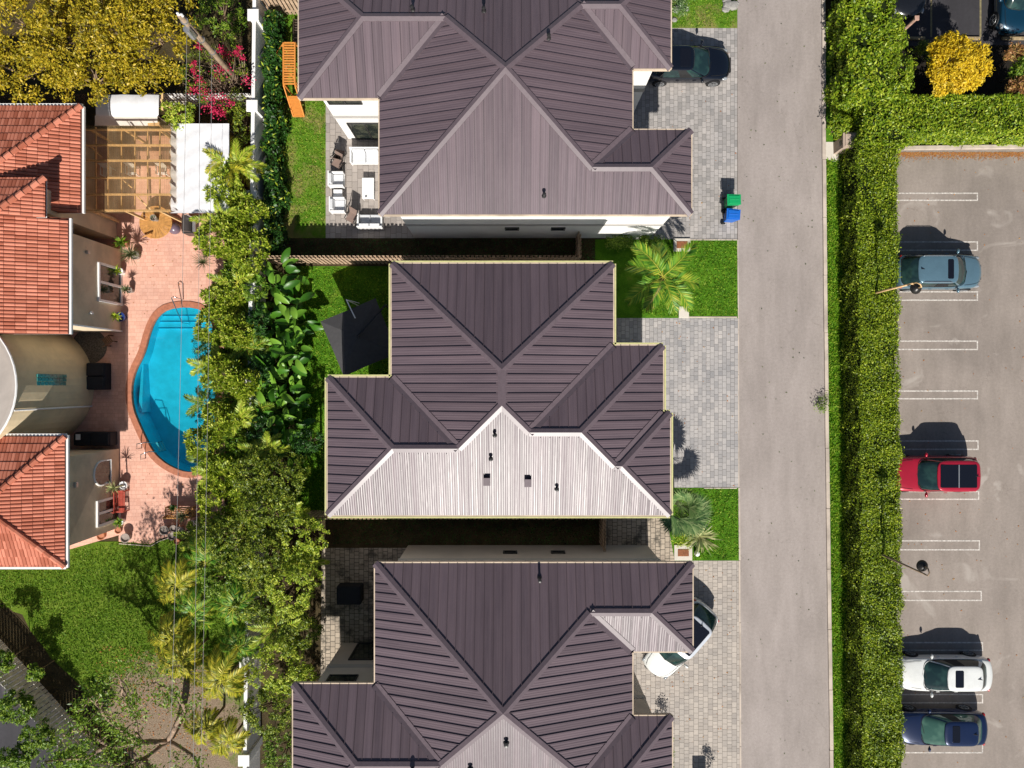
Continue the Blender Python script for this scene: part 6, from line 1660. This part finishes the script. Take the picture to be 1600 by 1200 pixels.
c = P(1093, 1226); mb = MB(); mb.box((c.x, c.y, .6), (.72, .5, 1.2)); tag(mb.build('utility_cabinet', m_greenp if False else m_darkwood, None, bevel=.02), 'cabinet below the picture that throws the square shadow', 'cabinet')

def wheelie_bin(label, px, py, rot, mat):
    c = P(px, py, 1.0); o_ = thing('wheelie_bin', label, 'bin', (c.x, c.y, 0), R(rot), 'bins at the road edge'); B = dict(world=False)
    mb = MB(); lo_ = [(-.24, -.22), (.24, -.22), (.24, .22), (-.24, .22)]; hi_ = [(-.33, -.28), (.33, -.28), (.33, .28), (-.33, .28)]
    mb.add([(x, y, .08) for x, y in lo_] + [(x, y, .98) for x, y in hi_], [(3, 2, 1, 0), (4, 5, 6, 7)] + [(i, (i + 1) % 4, 4 + (i + 1) % 4, 4 + i) for i in range(4)]); mb.build('bin_body', mat, o_, bevel=.03, **B)
    mb = MB(); mb.prism([(-.37, -.30), (.36, -.27), (.36, .27), (-.37, .30)], .98, 1.03); mb.prism([(-.28, -.22), (.28, -.20), (.28, .20), (-.28, .22)], 1.03, 1.07); mb.box((0, 0, 1.075), (.5, .04, .02)); mb.build('lid', mat, o_, bevel=.018, **B)
    mb = MB(); mb.tube([(-.40, -.22, .95), (-.40, .22, .95)], .018, 6); mb.build('handle', m_black, o_, **B)
    for s_ in (-1, 1): mb = MB(); mb.tube([(-.27, s_ * .27, .12), (-.27, s_ * .33, .12)], .12, 12); mb.build('wheel', m_black, o_, **B)
wheelie_bin('green wheelie bin at the edge of the road', 1147, 312, 1, m_greenp)
wheelie_bin('blue wheelie bin at the edge of the road', 1146, 335, -4, m_bluep)

# ------------------------------------------------------------------ pole and wires
pb2 = P(385, 140); pt2 = P(289, 22, 7.6); pole = thing('utility_pole', 'tall wooden utility pole rising out of the pink bougainvillea', 'pole', (pb2.x, pb2.y, 0))
hp = 7.8
mb = MB(); mb.tube([(pb2.x, pb2.y, 0), (pb2.x, pb2.y, hp * .5), (pb2.x, pb2.y, hp)], [.17, .14, .11], 12); mb.build('shaft', m_pole, pole, smooth=True)
mb = MB(); mb.tube([(pb2.x - .05, pb2.y - .2, hp - 1.5), (pb2.x - .05, pb2.y - .2, hp - .8)], .16, 12); mb.build('transformer', m_metal, pole)
for zz in (hp + .0, hp - .1): mb = MB(); mb.lathe([(.05, 0), (.07, .05), (.05, .1), (.06, .16), (.02, .2)], 10, (pb2.x + (0 if zz > hp - .05 else .12), pb2.y, zz)); mb.build('insulator', m_trim, pole)
for zz in (hp - .5, hp - 2.2, hp - 3.4): mb = MB(); mb.lathe([(.17, -.03), (.17, .03)], 12, (pb2.x, pb2.y, zz)); mb.build('clamp', m_metal, pole)
for a, b_, lab, zz in (((292, 48), (262, 1210), 'leftmost overhead cable running down the whole garden', 7.3), ((312, 60), (299, 1210), 'middle overhead cable running down the whole garden', 6.4), ((331, 80), (311, 1210), 'rightmost overhead cable running down the garden', 5.6)):
    mb = MB(); A_, B_ = P(a[0], a[1], zz), P(b_[0], b_[1], zz); B2 = B_ + (B_ - A_) * .3; pts = []
    for i in range(25):
        t_ = i / 24; p = A_.lerp(B2, t_); p.z -= 0.5 * 4 * t_ * (1 - t_) * .5; pts.append(p)
    mb.tube(pts, .009, 5); tag(mb.build('power_cable', m_cable, None), lab, 'cable', 'overhead cables over the left garden')

# ------------------------------------------------------------------ left yard: pergola, canopies, furniture
pz = 2.9; pc = P(198, 264, pz); pg = thing('pergola', 'timber pergola roofed with yellowed see-through plastic', 'pergola', (pc.x, pc.y, 0))
for yy in (203, 227, 251, 278, 304, 329):
    mb = MB(); a, b_ = P(134, yy, pz), P(267, yy, pz); mb.bar(a, b_, .07, .15); mb.build('beam', m_tan, pg)
for xx in (150, 169, 190, 211, 231, 250):
    mb = MB(); a, b_ = P(xx, 199, pz - .2), P(xx, 331, pz - .2); mb.bar(a, b_, .045, .07); mb.build('rafter', m_tan, pg)
for xx, yy in ((142, 203), (142, 329), (250, 203), (250, 329), (196, 329), (196, 203)):
    mb = MB(); a = P(xx, yy, pz - .3); mb.box((a.x, a.y, (pz - .3) / 2), (.11, .11, pz - .3)); mb.build('post', m_tan, pg)
for a, b_ in (((140, 227), (158, 245)), ((190, 280), (206, 293)), ((213, 305), (236, 328))):
    mb = MB(); p0 = P(a[0], a[1], pz - .25); p1 = P(b_[0], b_[1], 1.9); mb.bar(p0, p1, .06, .06); mb.build('brace', m_tan, pg)
mb = MB(); vs = []; fs = []; xa, xb = P(131, 0, pz + .12).x, P(267, 0, pz + .12).x; ya, yb_ = P(0, 333, pz + .12).y, P(0, 196, pz + .12).y; N = 150
for i in range(N + 1):
    x = xa + (xb - xa) * i / N; z = pz + .12 + math.sin(i * PI / 3) * .018; vs += [(x, ya, z), (x, yb_, z)]
for i in range(N): fs.append((2 * i, 2 * i + 2, 2 * i + 3, 2 * i + 1))
mb.add(vs, fs); mb.build('roof_sheet', m_sheet, pg, smooth=True)
# awning above pergola
aw = thing('awning', 'white fabric awning between the pergola and the tree crown', 'awning', (P(210, 170, 2.4).x, P(210, 170, 2.4).y, 0))
mb = MB(); N = 16; vs = []; fs = []
rows = [(148, 2.6), (158, 2.72), (170, 2.68), (180, 2.55), (181, 2.5), (190, 2.1), (197, 1.75)]
for j, (yy, zz) in enumerate(rows):
    for i in range(N + 1):
        xx = 150 + (248 - 150) * i / N - (2 if j > 3 else 0); p = P(xx, yy, zz); p.z += math.sin(i * 1.1 + j) * .025; vs.append(p)
for j in range(len(rows) - 1):
    for i in range(N): fs.append((j * (N + 1) + i, (j + 1) * (N + 1) + i, (j + 1) * (N + 1) + i + 1, j * (N + 1) + i + 1))
mb.add(vs, fs); mb.build('fabric', m_wcanvas, aw, smooth=True)
for xx, yy in ((152, 150), (246, 150), (152, 181), (246, 181)): mb = MB(); p = P(xx, yy, 2.4); mb.tube([(p.x, p.y, 0), (p.x, p.y, 2.5)], .03, 6); mb.build('leg', m_metal, aw)
mb = MB(); p = P(254, 158, 2.6); mb.bar((p.x, p.y, 0), (p.x, p.y, 2.75), .09, .09); mb.bar(P(254, 146, 2.7), P(254, 172, 2.7), .09, .09); tag(mb.build('timber_post', m_tan, None), 'tan timber post at the right end of the white awning', 'post')
mb = MB(); p = P(240, 193, 2.0); mb.box((p.x, p.y, 1.95), (.60, .18, .12)); mb.bar((p.x, p.y + .12, 0), (p.x, p.y + .12, 1.9), .06, .06); tag(mb.build('mailbox_shelf', m_tan, None), 'small orange-tan shelf at the top right pergola corner', 'shelf')
# white canopy at right
cn = thing('canopy', 'large white fabric canopy right of the pergola', 'canopy', (P(312, 262, 2.5).x, P(312, 262, 2.5).y, 0))
mb = MB(); NX, NY = 14, 34; vs = []; fs = []
for j in range(NY + 1):
    for i in range(NX + 1):
        yy = 193 + (333 - 193) * j / NY; scallop = 2.2 * abs(math.sin(j * PI / 3)); u = i / NX
        xx = (278 - scallop if i == 0 else 279 + (358 - 279) * u)
        if i == 0 and j == NY: xx = 264
        zz = 2.55 + .14 * math.sin(PI * u) + .02 * math.sin(j * .9 + i * .7) + (.02 * math.sin(i * 2.1)); vs.append(P(xx, yy if i > 0 else yy, zz))
for j in range(NY):
    for i in range(NX): a = j * (NX + 1) + i; fs.append((a, a + NX + 1, a + NX + 2, a + 1))
mb.add(vs, fs); mb.build('fabric', m_wcanvas, cn, smooth=True)
mb = MB(); vs = []; fs = []
for j in range(NY + 1):
    yy = 193 + (330 - 193) * j / NY; s_ = 1.5 * math.sin(j * PI / 2)
    vs += [P(280, yy, 2.50), P(272 + s_, yy, 2.28 + .03 * math.sin(j)), P(266 + s_, yy, 2.0)]
for j in range(NY):
    for i in range(2): a = j * 3 + i; fs.append((a, a + 3, a + 4, a + 1))
mb.add(vs, fs); mb.build('valance', m_wcanvas, cn, smooth=True)
for xx, yy in ((282, 198), (354, 198), (282, 330), (354, 330)): mb = MB(); p = P(xx, yy, 2.4); mb.tube([(p.x, p.y, 0), (p.x, p.y, 2.52)], .03, 6); mb.build('leg', m_metal, cn)

def plastic_chair(label, px, py, rot):
    c = P(px, py, .7); o_ = thing('garden_chair', label, 'chair', (c.x, c.y, 0), R(rot), 'white chairs under the pergola'); B = dict(world=False)
    mb = MB()
    for i in range(6): mb.box((-.20 + i * .08, 0, .42), (.055, .46, .025))
    mb.build('seat', m_wplast, o_, bevel=.005, **B); mb = MB()
    for i in range(6): mb.box((-.20 + i * .08, .25, .66), (.055, .025, .46), tilt=(R(-10), 0))
    mb.box((0, .30, .90), (.50, .03, .07)); mb.build('backrest', m_wplast, o_, bevel=.005, **B)
    for sx in (-1, 1):
        for sy in (-1, 1): mb = MB(); mb.box((sx * .22, sy * .21, .21), (.045, .045, .42)); mb.build('leg', m_wplast, o_, **B)
        mb = MB(); mb.box((sx * .25, 0, .62), (.05, .46, .03)); mb.box((sx * .25, -.2, .5), (.04, .04, .22)); mb.build('armrest', m_wplast, o_, **B)
plastic_chair('white slatted chair in the pergola shade nearest the house', 163, 266, 0); plastic_chair('white slatted chair under the middle of the pergola', 202, 264, 0); plastic_chair('white slatted chair under the right side of the pergola', 250, 264, 0)
# round table, chairs, ball, grill
c = P(243, 347, .75); o_ = thing('round_table', 'round slatted teak table at the pergola foot', 'table', (c.x, c.y, 0)); mb = MB()
for i in range(24): 
    a0, a1 = 2 * PI * i / 24 + .012, 2 * PI * (i + 1) / 24 - .012
    mb.prism([(c.x + math.cos(a0) * .22, c.y + math.sin(a0) * .22), (c.x + math.cos(a0) * .84, c.y + math.sin(a0) * .84), (c.x + math.cos(a1) * .84, c.y + math.sin(a1) * .84), (c.x + math.cos(a1) * .22, c.y + math.sin(a1) * .22)], .71, .745)
mb.lathe([(.22, .70), (.22, .75)], 24, (c.x, c.y, 0)); rp = [(c.x + math.cos(2 * PI * i / 36) * .85, c.y + math.sin(2 * PI * i / 36) * .85, .725) for i in range(37)]; mb.tube(rp, .03, 6); mb.build('tabletop', m_teak, o_)
for a in (45, 135, 225, 315): mb = MB(); mb.bar((c.x + math.cos(R(a)) * .5, c.y + math.sin(R(a)) * .5, 0), (c.x + math.cos(R(a)) * .35, c.y + math.sin(R(a)) * .35, .7), .06, .06); mb.build('leg', m_teak, o_)
spiky('potted_plant', 'small potted plant on the round teak table', 241, 341, 1.05, 26, .26, L_spike, .05, pot=m_potg, potr=.16, z0=.755)
def wood_chair(name, label, px, py, rot, mat, h=.45):
    c = P(px, py, h); o_ = thing(name, label, 'chair', (c.x, c.y, 0), R(rot)); B = dict(world=False)
    mb = MB(); [mb.box((-.18 + i * .09, 0, h), (.07, .44, .025)) for i in range(5)]; mb.build('seat', mat, o_, **B)
    mb = MB(); [mb.box((-.18 + i * .09, -.25, h + .25), (.05, .025, .42), tilt=(R(12), 0)) for i in range(5)]; mb.box((0, -.31, h + .47), (.48, .035, .07)); mb.build('backrest', mat, o_, **B)
    for sx in (-1, 1):
        for sy in (-1, 1): mb = MB(); mb.box((sx * .21, sy * .2, h / 2), (.045, .045, h)); mb.build('leg', mat, o_, **B)
wood_chair('teak_chair', 'teak chair pushed against the round table', 234, 362, 20, m_teak)
c = P(273, 357, .3); mb = MB(); mb.sphere((c.x, c.y, .33), .33, 28, (1, 1, 1)); tag(mb.build('exercise_ball', m_ball, None, smooth=True, sub=1), 'dark plum exercise ball beside the round table', 'ball')
c = P(292, 350, .9); o_ = thing('grill', 'dark barbecue grill at the lower end of the white canopy', 'grill', (c.x, c.y, 0)); mb = MB(); mb.box((c.x, c.y, .45), (.55, .95, .8)); mb.build('cabinet', m_dark, o_, bevel=.02); mb = MB(); mb.tube([(c.x, c.y - .42, .92), (c.x, c.y + .42, .92)], .25, 16); mb.build('hood', plain('grill_hood', (.10, .09, .09), .35, .5, .5), o_, smooth=False); mb = MB(); mb.box((c.x + .36, c.y, .86), (.16, .8, .03)); mb.build('side_shelf', m_metal, o_)

def pot_obj(label, px, py, r_, h, mat, group='flower pots at the yard edge'):
    c = P(px, py, h); mb = MB(); mb.lathe([(r_ * .7, 0), (r_ * .95, h * .9), (r_ * 1.08, h * .9), (r_ * 1.08, h), (r_ * .9, h), (r_ * .85, h * .8), (.02, h * .78)], 18, (c.x, c.y, 0)); return tag(mb.build('flower_pot', mat, None), label, 'pot', group)
for a in [('dark round pot at the lower left corner of the deck', 195, 841, .24, .45, m_potg), ('dark round pot left of the wooden bench foot', 256, 829, .24, .5, m_potg), ('empty pot below the wooden bench', 271, 826, .19, .4, m_potg), ('pale rimmed pot below the wooden bench', 281, 829, .19, .4, m_potg), ('pale rimmed pot in the lower pot row', 268, 838, .20, .38, m_potg), ('small pot at the bottom of the pot cluster', 276, 846, .15, .3, m_terra), ('wide stone pot right of the wooden bench', 303, 821, .28, .4, m_potg), ('terracotta pot below the tall house wall corner', 157, 838, .20, .35, m_terra), ('terracotta pot at the left foot of the deck corner', 184, 829, .17, .3, m_terra)]: pot_obj(*a)
spiky('potted_plant', 'large spiky plant in a pot by the white house door', 205, 397, .75, 70, .72, L_spike, .035, pot=m_potg, potr=.22)
spiky('potted_plant', 'leafy potted plant at the wall corner above the door', 190, 379, .6, 40, .5, L_mid, .08, pot=m_terra)
spiky('potted_plant', 'small bright potted plant just above the door', 184, 423, .6, 34, .38, L_varieg, .06, pot=m_wplast, potr=.17)
spiky('potted_plant', 'pale green rosette in a pot beside the door', 197, 452, .7, 40, .36, L_spike, .04, pot=m_potg, potr=.16)
spiky('potted_plant', 'small fern in a cobalt blue pot below the door', 182, 494, .75, 34, .42, L_varieg, .06, pot=m_bluepot, potr=.24)
spiky('potted_plant', 'spiky dracaena in a pale square pot between the two house openings', 178, 762, 1.3, 36, .48, L_yucca, .04, pot=m_wplast, potr=.2, stalk=1)
spiky('potted_plant', 'green leafy plant at the lower end of the red bench', 186, 816, .5, 30, .34, L_mid, .08, pot=m_wplast, potr=.17)
spiky('potted_plant', 'dark green potted plant on the wooden bench', 271, 793, .85, 40, .26, L_dark, .07, pot=m_terra, potr=.13, z0=.5)
spiky('potted_plant', 'tall spiky plant behind the wooden bench', 286, 806, 1.2, 30, .5, L_spike, .04, pot=m_potg, potr=.18, stalk=1)
c = P(191, 760, .35); mb = MB(); mb.lathe([(.20, 0), (.28, .35), (.22, .36), (.2, .3)], 6, (c.x, c.y, 0)); tag(mb.build('planter', m_conc, None), 'empty pale planter at the upper end of the red bench', 'planter')
def bench(label, px, py, rot, L, D, mat, cat='bench', back=.9):
    c = P(px, py, .45); o_ = thing('garden_bench', label, cat, (c.x, c.y, 0), R(rot)); B = dict(world=False)
    mb = MB(); n = 5; [mb.box((0, -D / 2 + (i + .5) * D / n, .44), (L, D / n * .72, .03)) for i in range(n)]; mb.build('seat', mat, o_, **B)
    mb = MB(); mb.box((0, -D / 2 - .03, back), (L, .05, .08)); mb.box((0, -D / 2 - .02, .55), (L, .04, .06))
    k = int(L / .1); [mb.box((-L / 2 + .06 + i * (L - .12) / k, -D / 2 - .025, (back + .55) / 2), (.035, .02, back - .55)) for i in range(k + 1)]; mb.build('backrest', mat, o_, **B)
    for sx in (-1, 1):
        for sy in (-1, 1): mb = MB(); mb.box((sx * (L / 2 - .03), sy * D / 2, .33 if sy > 0 else .48), (.06, .06, .66 if sy > 0 else .96)); mb.build('leg', mat, o_, **B)
        mb = MB(); mb.box((sx * (L / 2 - .03), 0, .66), (.07, D, .04)); mb.build('armrest', mat, o_, **B)
    return o_
bench('teak slatted bench among the pots at the lower deck edge', 283, 799, 0, 1.5, .5, m_teak)
bench('narrow red painted bench against the lower house wall', 190, 783, -90, 1.15, .36, m_redwood, back=.8)
c = P(140, 541, .02); mb = MB(); mb.lathe([(.95, 0), (.95, .03)], 32, (c.x, c.y, .03)); o_ = mb.build('mosaic_circle', m_rug); o_['kind'] = 'structure'
wood_chair('wicker_chair', 'brown wicker chair in the shade beside the turret', 168, 532, 35, plain('wicker', (.13, .07, .04), .8, var=.3))
def covered(label, px, py, w_, d_, h):
    c = P(px, py, h); o_ = thing('covered_daybed', label, 'daybed', (c.x, c.y, 0)); mb = MB(); mb.box((c.x, c.y, h / 2), (w_, d_, h)); mb.build('base', m_navy, o_, bevel=.05)
    for k in (-1, 1): mb = MB(); mb.box((c.x, c.y + k * d_ / 4 if d_ > w_ else c.y, h + .06), (w_ * .92, d_ * .46 if d_ > w_ else d_ * .92, .12)) if d_ > w_ else mb.box((c.x + k * w_ / 4, c.y, h + .06), (w_ * .47, d_ * .92, .12)); mb.build('cushion', m_navy, o_, bevel=.04)
covered('black covered daybed beside the round turret', 150, 588, 1.0, 1.45, .6); covered('long black covered box below the turret', 144, 686, 1.9, .72, .75)
c = P(121, 683, .95); mb = MB(); mb.box((c.x, c.y, .90), (.24, .30, .04)); tag(mb.build('folded_towel', m_wplast, None, bevel=.01), 'small white towel lying on the long black box', 'towel')

# ------------------------------------------------------------------ upper patio set
def lounge(label, px, py, rot, L, D=.78, seats=2, name='outdoor_sofa'):
    c = P(px, py, .5); o_ = thing(name, label, 'sofa' if seats > 1 else 'armchair', (c.x, c.y, 0), R(rot), 'white lounge set on the upper patio'); B = dict(world=False)
    mb = MB(); mb.box((0, 0, .22), (L, D, .06)); [mb.box((sx * (L / 2 - .04), sy * (D / 2 - .04), .1), (.06, .06, .2)) for sx in (-1, 1) for sy in (-1, 1)]; mb.build('base_frame', m_wplast, o_, **B)
    mb = MB(); mb.box((0, -D / 2 + .04, .50), (L, .07, .52)); mb.build('back_frame', m_wplast, o_, bevel=.015, **B)
    for sx in (-1, 1): mb = MB(); mb.box((sx * (L / 2 - .045), .03, .43), (.09, D - .06, .38)); mb.build('armrest', m_wplast, o_, bevel=.015, **B)
    sw = (L - .22) / seats
    for k in range(seats):
        x = -L / 2 + .11 + sw * (k + .5)
        mb = MB(); mb.box((x, .07, .33), (sw - .02, D - .20, .15)); mb.build('seat_cushion', m_cush, o_, bevel=.035, **B)
        mb = MB(); mb.box((x, -D / 2 + .16, .58), (sw - .03, .15, .38), tilt=(R(10), 0)); mb.build('back_cushion', m_cush, o_, bevel=.04, **B)
lounge('white two-seat sofa beside the glass door of the upper patio', 571, 243, 180, 1.65)
lounge('white two-seat sofa by the fence shadow on the upper patio', 578, 345, 0, 1.35)
lounge('white armchair nearest the brown folding chairs', 525, 280, -90, .80, .80, 1, 'lounge_chair')
lounge('white armchair nearest the lawn fence shadow', 527, 320, -90, .80, .80, 1, 'lounge_chair')
c = P(528, 302, .35); o_ = thing('side_table', 'white footstool between the two white armchairs', 'footstool', (c.x, c.y, 0)); mb = MB(); mb.box((c.x, c.y, .35), (.48, .40, .08)); mb.build('tabletop', m_wplast, o_, bevel=.02)
for sx in (-1, 1):
    for sy in (-1, 1): mb = MB(); mb.box((c.x + sx * .2, c.y + sy * .16, .155), (.04, .04, .31)); mb.build('leg', m_wplast, o_)
c = P(575, 294, .4); o_ = thing('coffee_table', 'long white coffee table in the middle of the upper patio', 'table', (c.x, c.y, 0)); mb = MB(); mb.box((c.x, c.y, .38), (.64, 1.12, .05)); mb.build('tabletop', m_wplast, o_, bevel=.01)
mb = MB(); [mb.box((c.x - .28 + i * .08, c.y, .15), (.05, 1.04, .02)) for i in range(8)]; mb.build('lower_shelf', m_wplast, o_)
for sx in (-1, 1):
    for sy in (-1, 1): mb = MB(); mb.box((c.x + sx * .28, c.y + sy * .52, .175), (.05, .05, .35)); mb.build('leg', m_wplast, o_)
c2 = P(572, 307, .42); mb = MB(); mb.lathe([(.05, 0), (.06, .03), (.05, .04)], 12, (c2.x, c2.y, .408)); tag(mb.build('ashtray', m_metal, None), 'small ashtray on the long white table', 'ashtray')
def folding_chair(label, px, py, rot):
    c = P(px, py, .45); o_ = thing('folding_chair', label, 'chair', (c.x, c.y, 0), R(rot), 'brown folding chairs on the upper patio'); B = dict(world=False)
    mb = MB(); mb.box((0, 0, .42), (.48, .48, .025)); mb.build('seat', m_brown, o_, **B); mb = MB(); mb.box((0, -.33, .70), (.48, .025, .62), tilt=(R(18), 0)); mb.build('backrest', m_brown, o_, **B)
    for sx in (-1, 1):
        mb = MB(); mb.bar((sx * .26, -.40, .98), (sx * .26, .26, .0), .025, .03); mb.bar((sx * .26, .25, .42), (sx * .26, -.28, 0), .025, .03); mb.bar((sx * .27, -.25, .62), (sx * .27, .22, .62), .04, .025); mb.build('side_frame', m_dark, o_, **B)
folding_chair('brown folding chair nearest the white wall of the upper patio', 530, 241, -15); folding_chair('brown folding chair leaning toward the white armchair', 527, 254, 150); folding_chair('brown folding chair between the armchair and lower sofa', 549, 340, 150)

# orange play stairs
cz = P(455, 120, 1.4); ps = thing('play_ladder', 'orange stained wooden climbing frame with steps on the upper lawn', 'climbing frame', (cz.x, cz.y, 0)); zt_ = 1.7
A1, A2, B1, B2_ = P(443, 67, zt_), P(443, 131, zt_), P(461, 67, zt_), P(461, 131, zt_)
for a, b_ in ((A1, A2), (B1, B2_)): mb = MB(); mb.bar(a, b_, .07, .10); mb.build('side_rail', m_orange, ps)
for i in range(17): 
    f_ = i / 16; mb = MB(); mb.bar(A1.lerp(A2, f_), B1.lerp(B2_, f_), .07, .04); mb.build('rung', m_orange, ps)
for p in (A1, A2, B1, B2_): mb = MB(); mb.bar((p.x, p.y, 0), (p.x, p.y, zt_), .08, .08); mb.build('post', m_orange, ps)
a0, b0 = P(443, 132, zt_ - .1), P(461, 132, zt_ - .1); a1, b1_ = P(458, 181, .12), P(476, 181, .12)
a1 = Vector((a0.x + .05, P(0, 181, .1).y, .1)); b1_ = Vector((b0.x + .05, a1.y, .1))
for a, b_ in ((a0, a1), (b0, b1_)): mb = MB(); mb.bar(a, b_, .05, .16); mb.build('stringer', m_orange, ps)
for i in range(6): f_ = .42 + .58 * i / 5.2; p, q = a0.lerp(a1, f_), b0.lerp(b1_, f_); mb = MB(); mb.bar(p, q, .20, .035); mb.build('step', m_orange, ps)
for a, b_ in (((443, 68, 1.6), (432, 84, 1.0)), ((432, 84, 1.0), (441, 103, .1)), ((461, 70, 1.6), (468, 74, 1.4)), ((461, 102, 1.5), (470, 112, .5)), ((444, 105, 1.2), (462, 125, .3)), ((462, 124, 1.5), (468, 146, .2))):
    mb = MB(); mb.bar(P(*a), P(*b_), .06, .06); mb.build('brace', m_orange, ps)
ds = thing('dark_stairs', 'dark slatted stairs beside the orange climbing frame under the eave', 'stairs', (P(460, 45).x, P(460, 45).y, 0))
for i in range(9): mb = MB(); f_ = i / 8; p, q = P(460, 32 + 33 * f_, .3 + f_ * 1.0), P(472, 32 + 33 * f_, .3 + f_ * 1.0); mb.bar(p, q, .12, .03); mb.build('step', m_darkwood, ds)
for xx in (459, 473): mb = MB(); mb.bar(P(xx, 30, .25), P(xx, 66, 1.35), .05, .12); mb.build('stringer', m_darkwood, ds)

# charcoal cantilever umbrella beside the middle house
uz = 2.5; uc = P(562, 527, uz); um = thing('cantilever_umbrella', 'square charcoal cantilever umbrella beside the middle house', 'umbrella', (uc.x, uc.y, 0), R(23)); B = dict(world=False)
mb = MB(); hf = 1.52; N = 8; corner = [(-hf, hf), (0, hf * .98), (hf, hf), (hf * .98, 0), (hf, -hf), (0, -hf * .98), (-hf, -hf), (-hf * .98, 0)][::-1]
vs = [(0, 0, uz + .55)] + [(x, y, uz if i % 2 == 0 else uz + .06) for i, (x, y) in enumerate([(x_, y_) for x_, y_ in corner])]
vs = [(0, 0, uz + .55)]
for x, y in corner: vs.append((x, y, uz + (0 if abs(x) > .1 and abs(y) > .1 else .07)))
mb.add(vs, [(0, 1 + (i + 1) % 8, 1 + i) for i in range(8)]); mb.build('canopy', m_tentc, um, **B)
for i, (x, y) in enumerate(corner): mb = MB(); z_ = vs[1 + i][2]; mb.bar((0, 0, uz + .50), (x, y, z_ - .03), .025, .03); mb.build('rib', m_dark, um, **B)
mb = MB(); mb.lathe([(.12, .0), (.10, .08), (.02, .14)], 12, (0, 0, uz + .53)); mb.build('finial', m_tentc, um, **B)
mb = MB(); mb.bar((1.9, .9, 0), (1.9, .9, 3.1), .09, .09); mb.bar((1.9, .9, 3.05), (0, 0, 3.15), .07, .09); mb.build('mast', m_dark, um, **B)
a, b_ = P(541, 468, 2.9), P(555, 497, 3.1); mb = MB(); mb.bar(a, b_, .05, .05); mb.bar((a.x, a.y, 0), a, .04, .04); mb.bar(a, (a.x + .5, a.y - .1, 2.15), .03, .03); tag(mb.build('metal_pole', m_wplast, None), 'thin white pole propped on the charcoal umbrella', 'pole')

for px, py, h, r_, lab in ((545, 930, .7, .4, 'shaded dark grill cover on the mossy patio'),):
    c = P(px, py, h); o_ = thing('covered_daybed', lab, 'grill cover', (c.x, c.y, 0)); mb = MB(); mb.box((c.x, c.y, .4), (1.3, 1.0, .8)); mb.build('cover', m_navy, o_, bevel=.08)
c = P(855, 100);
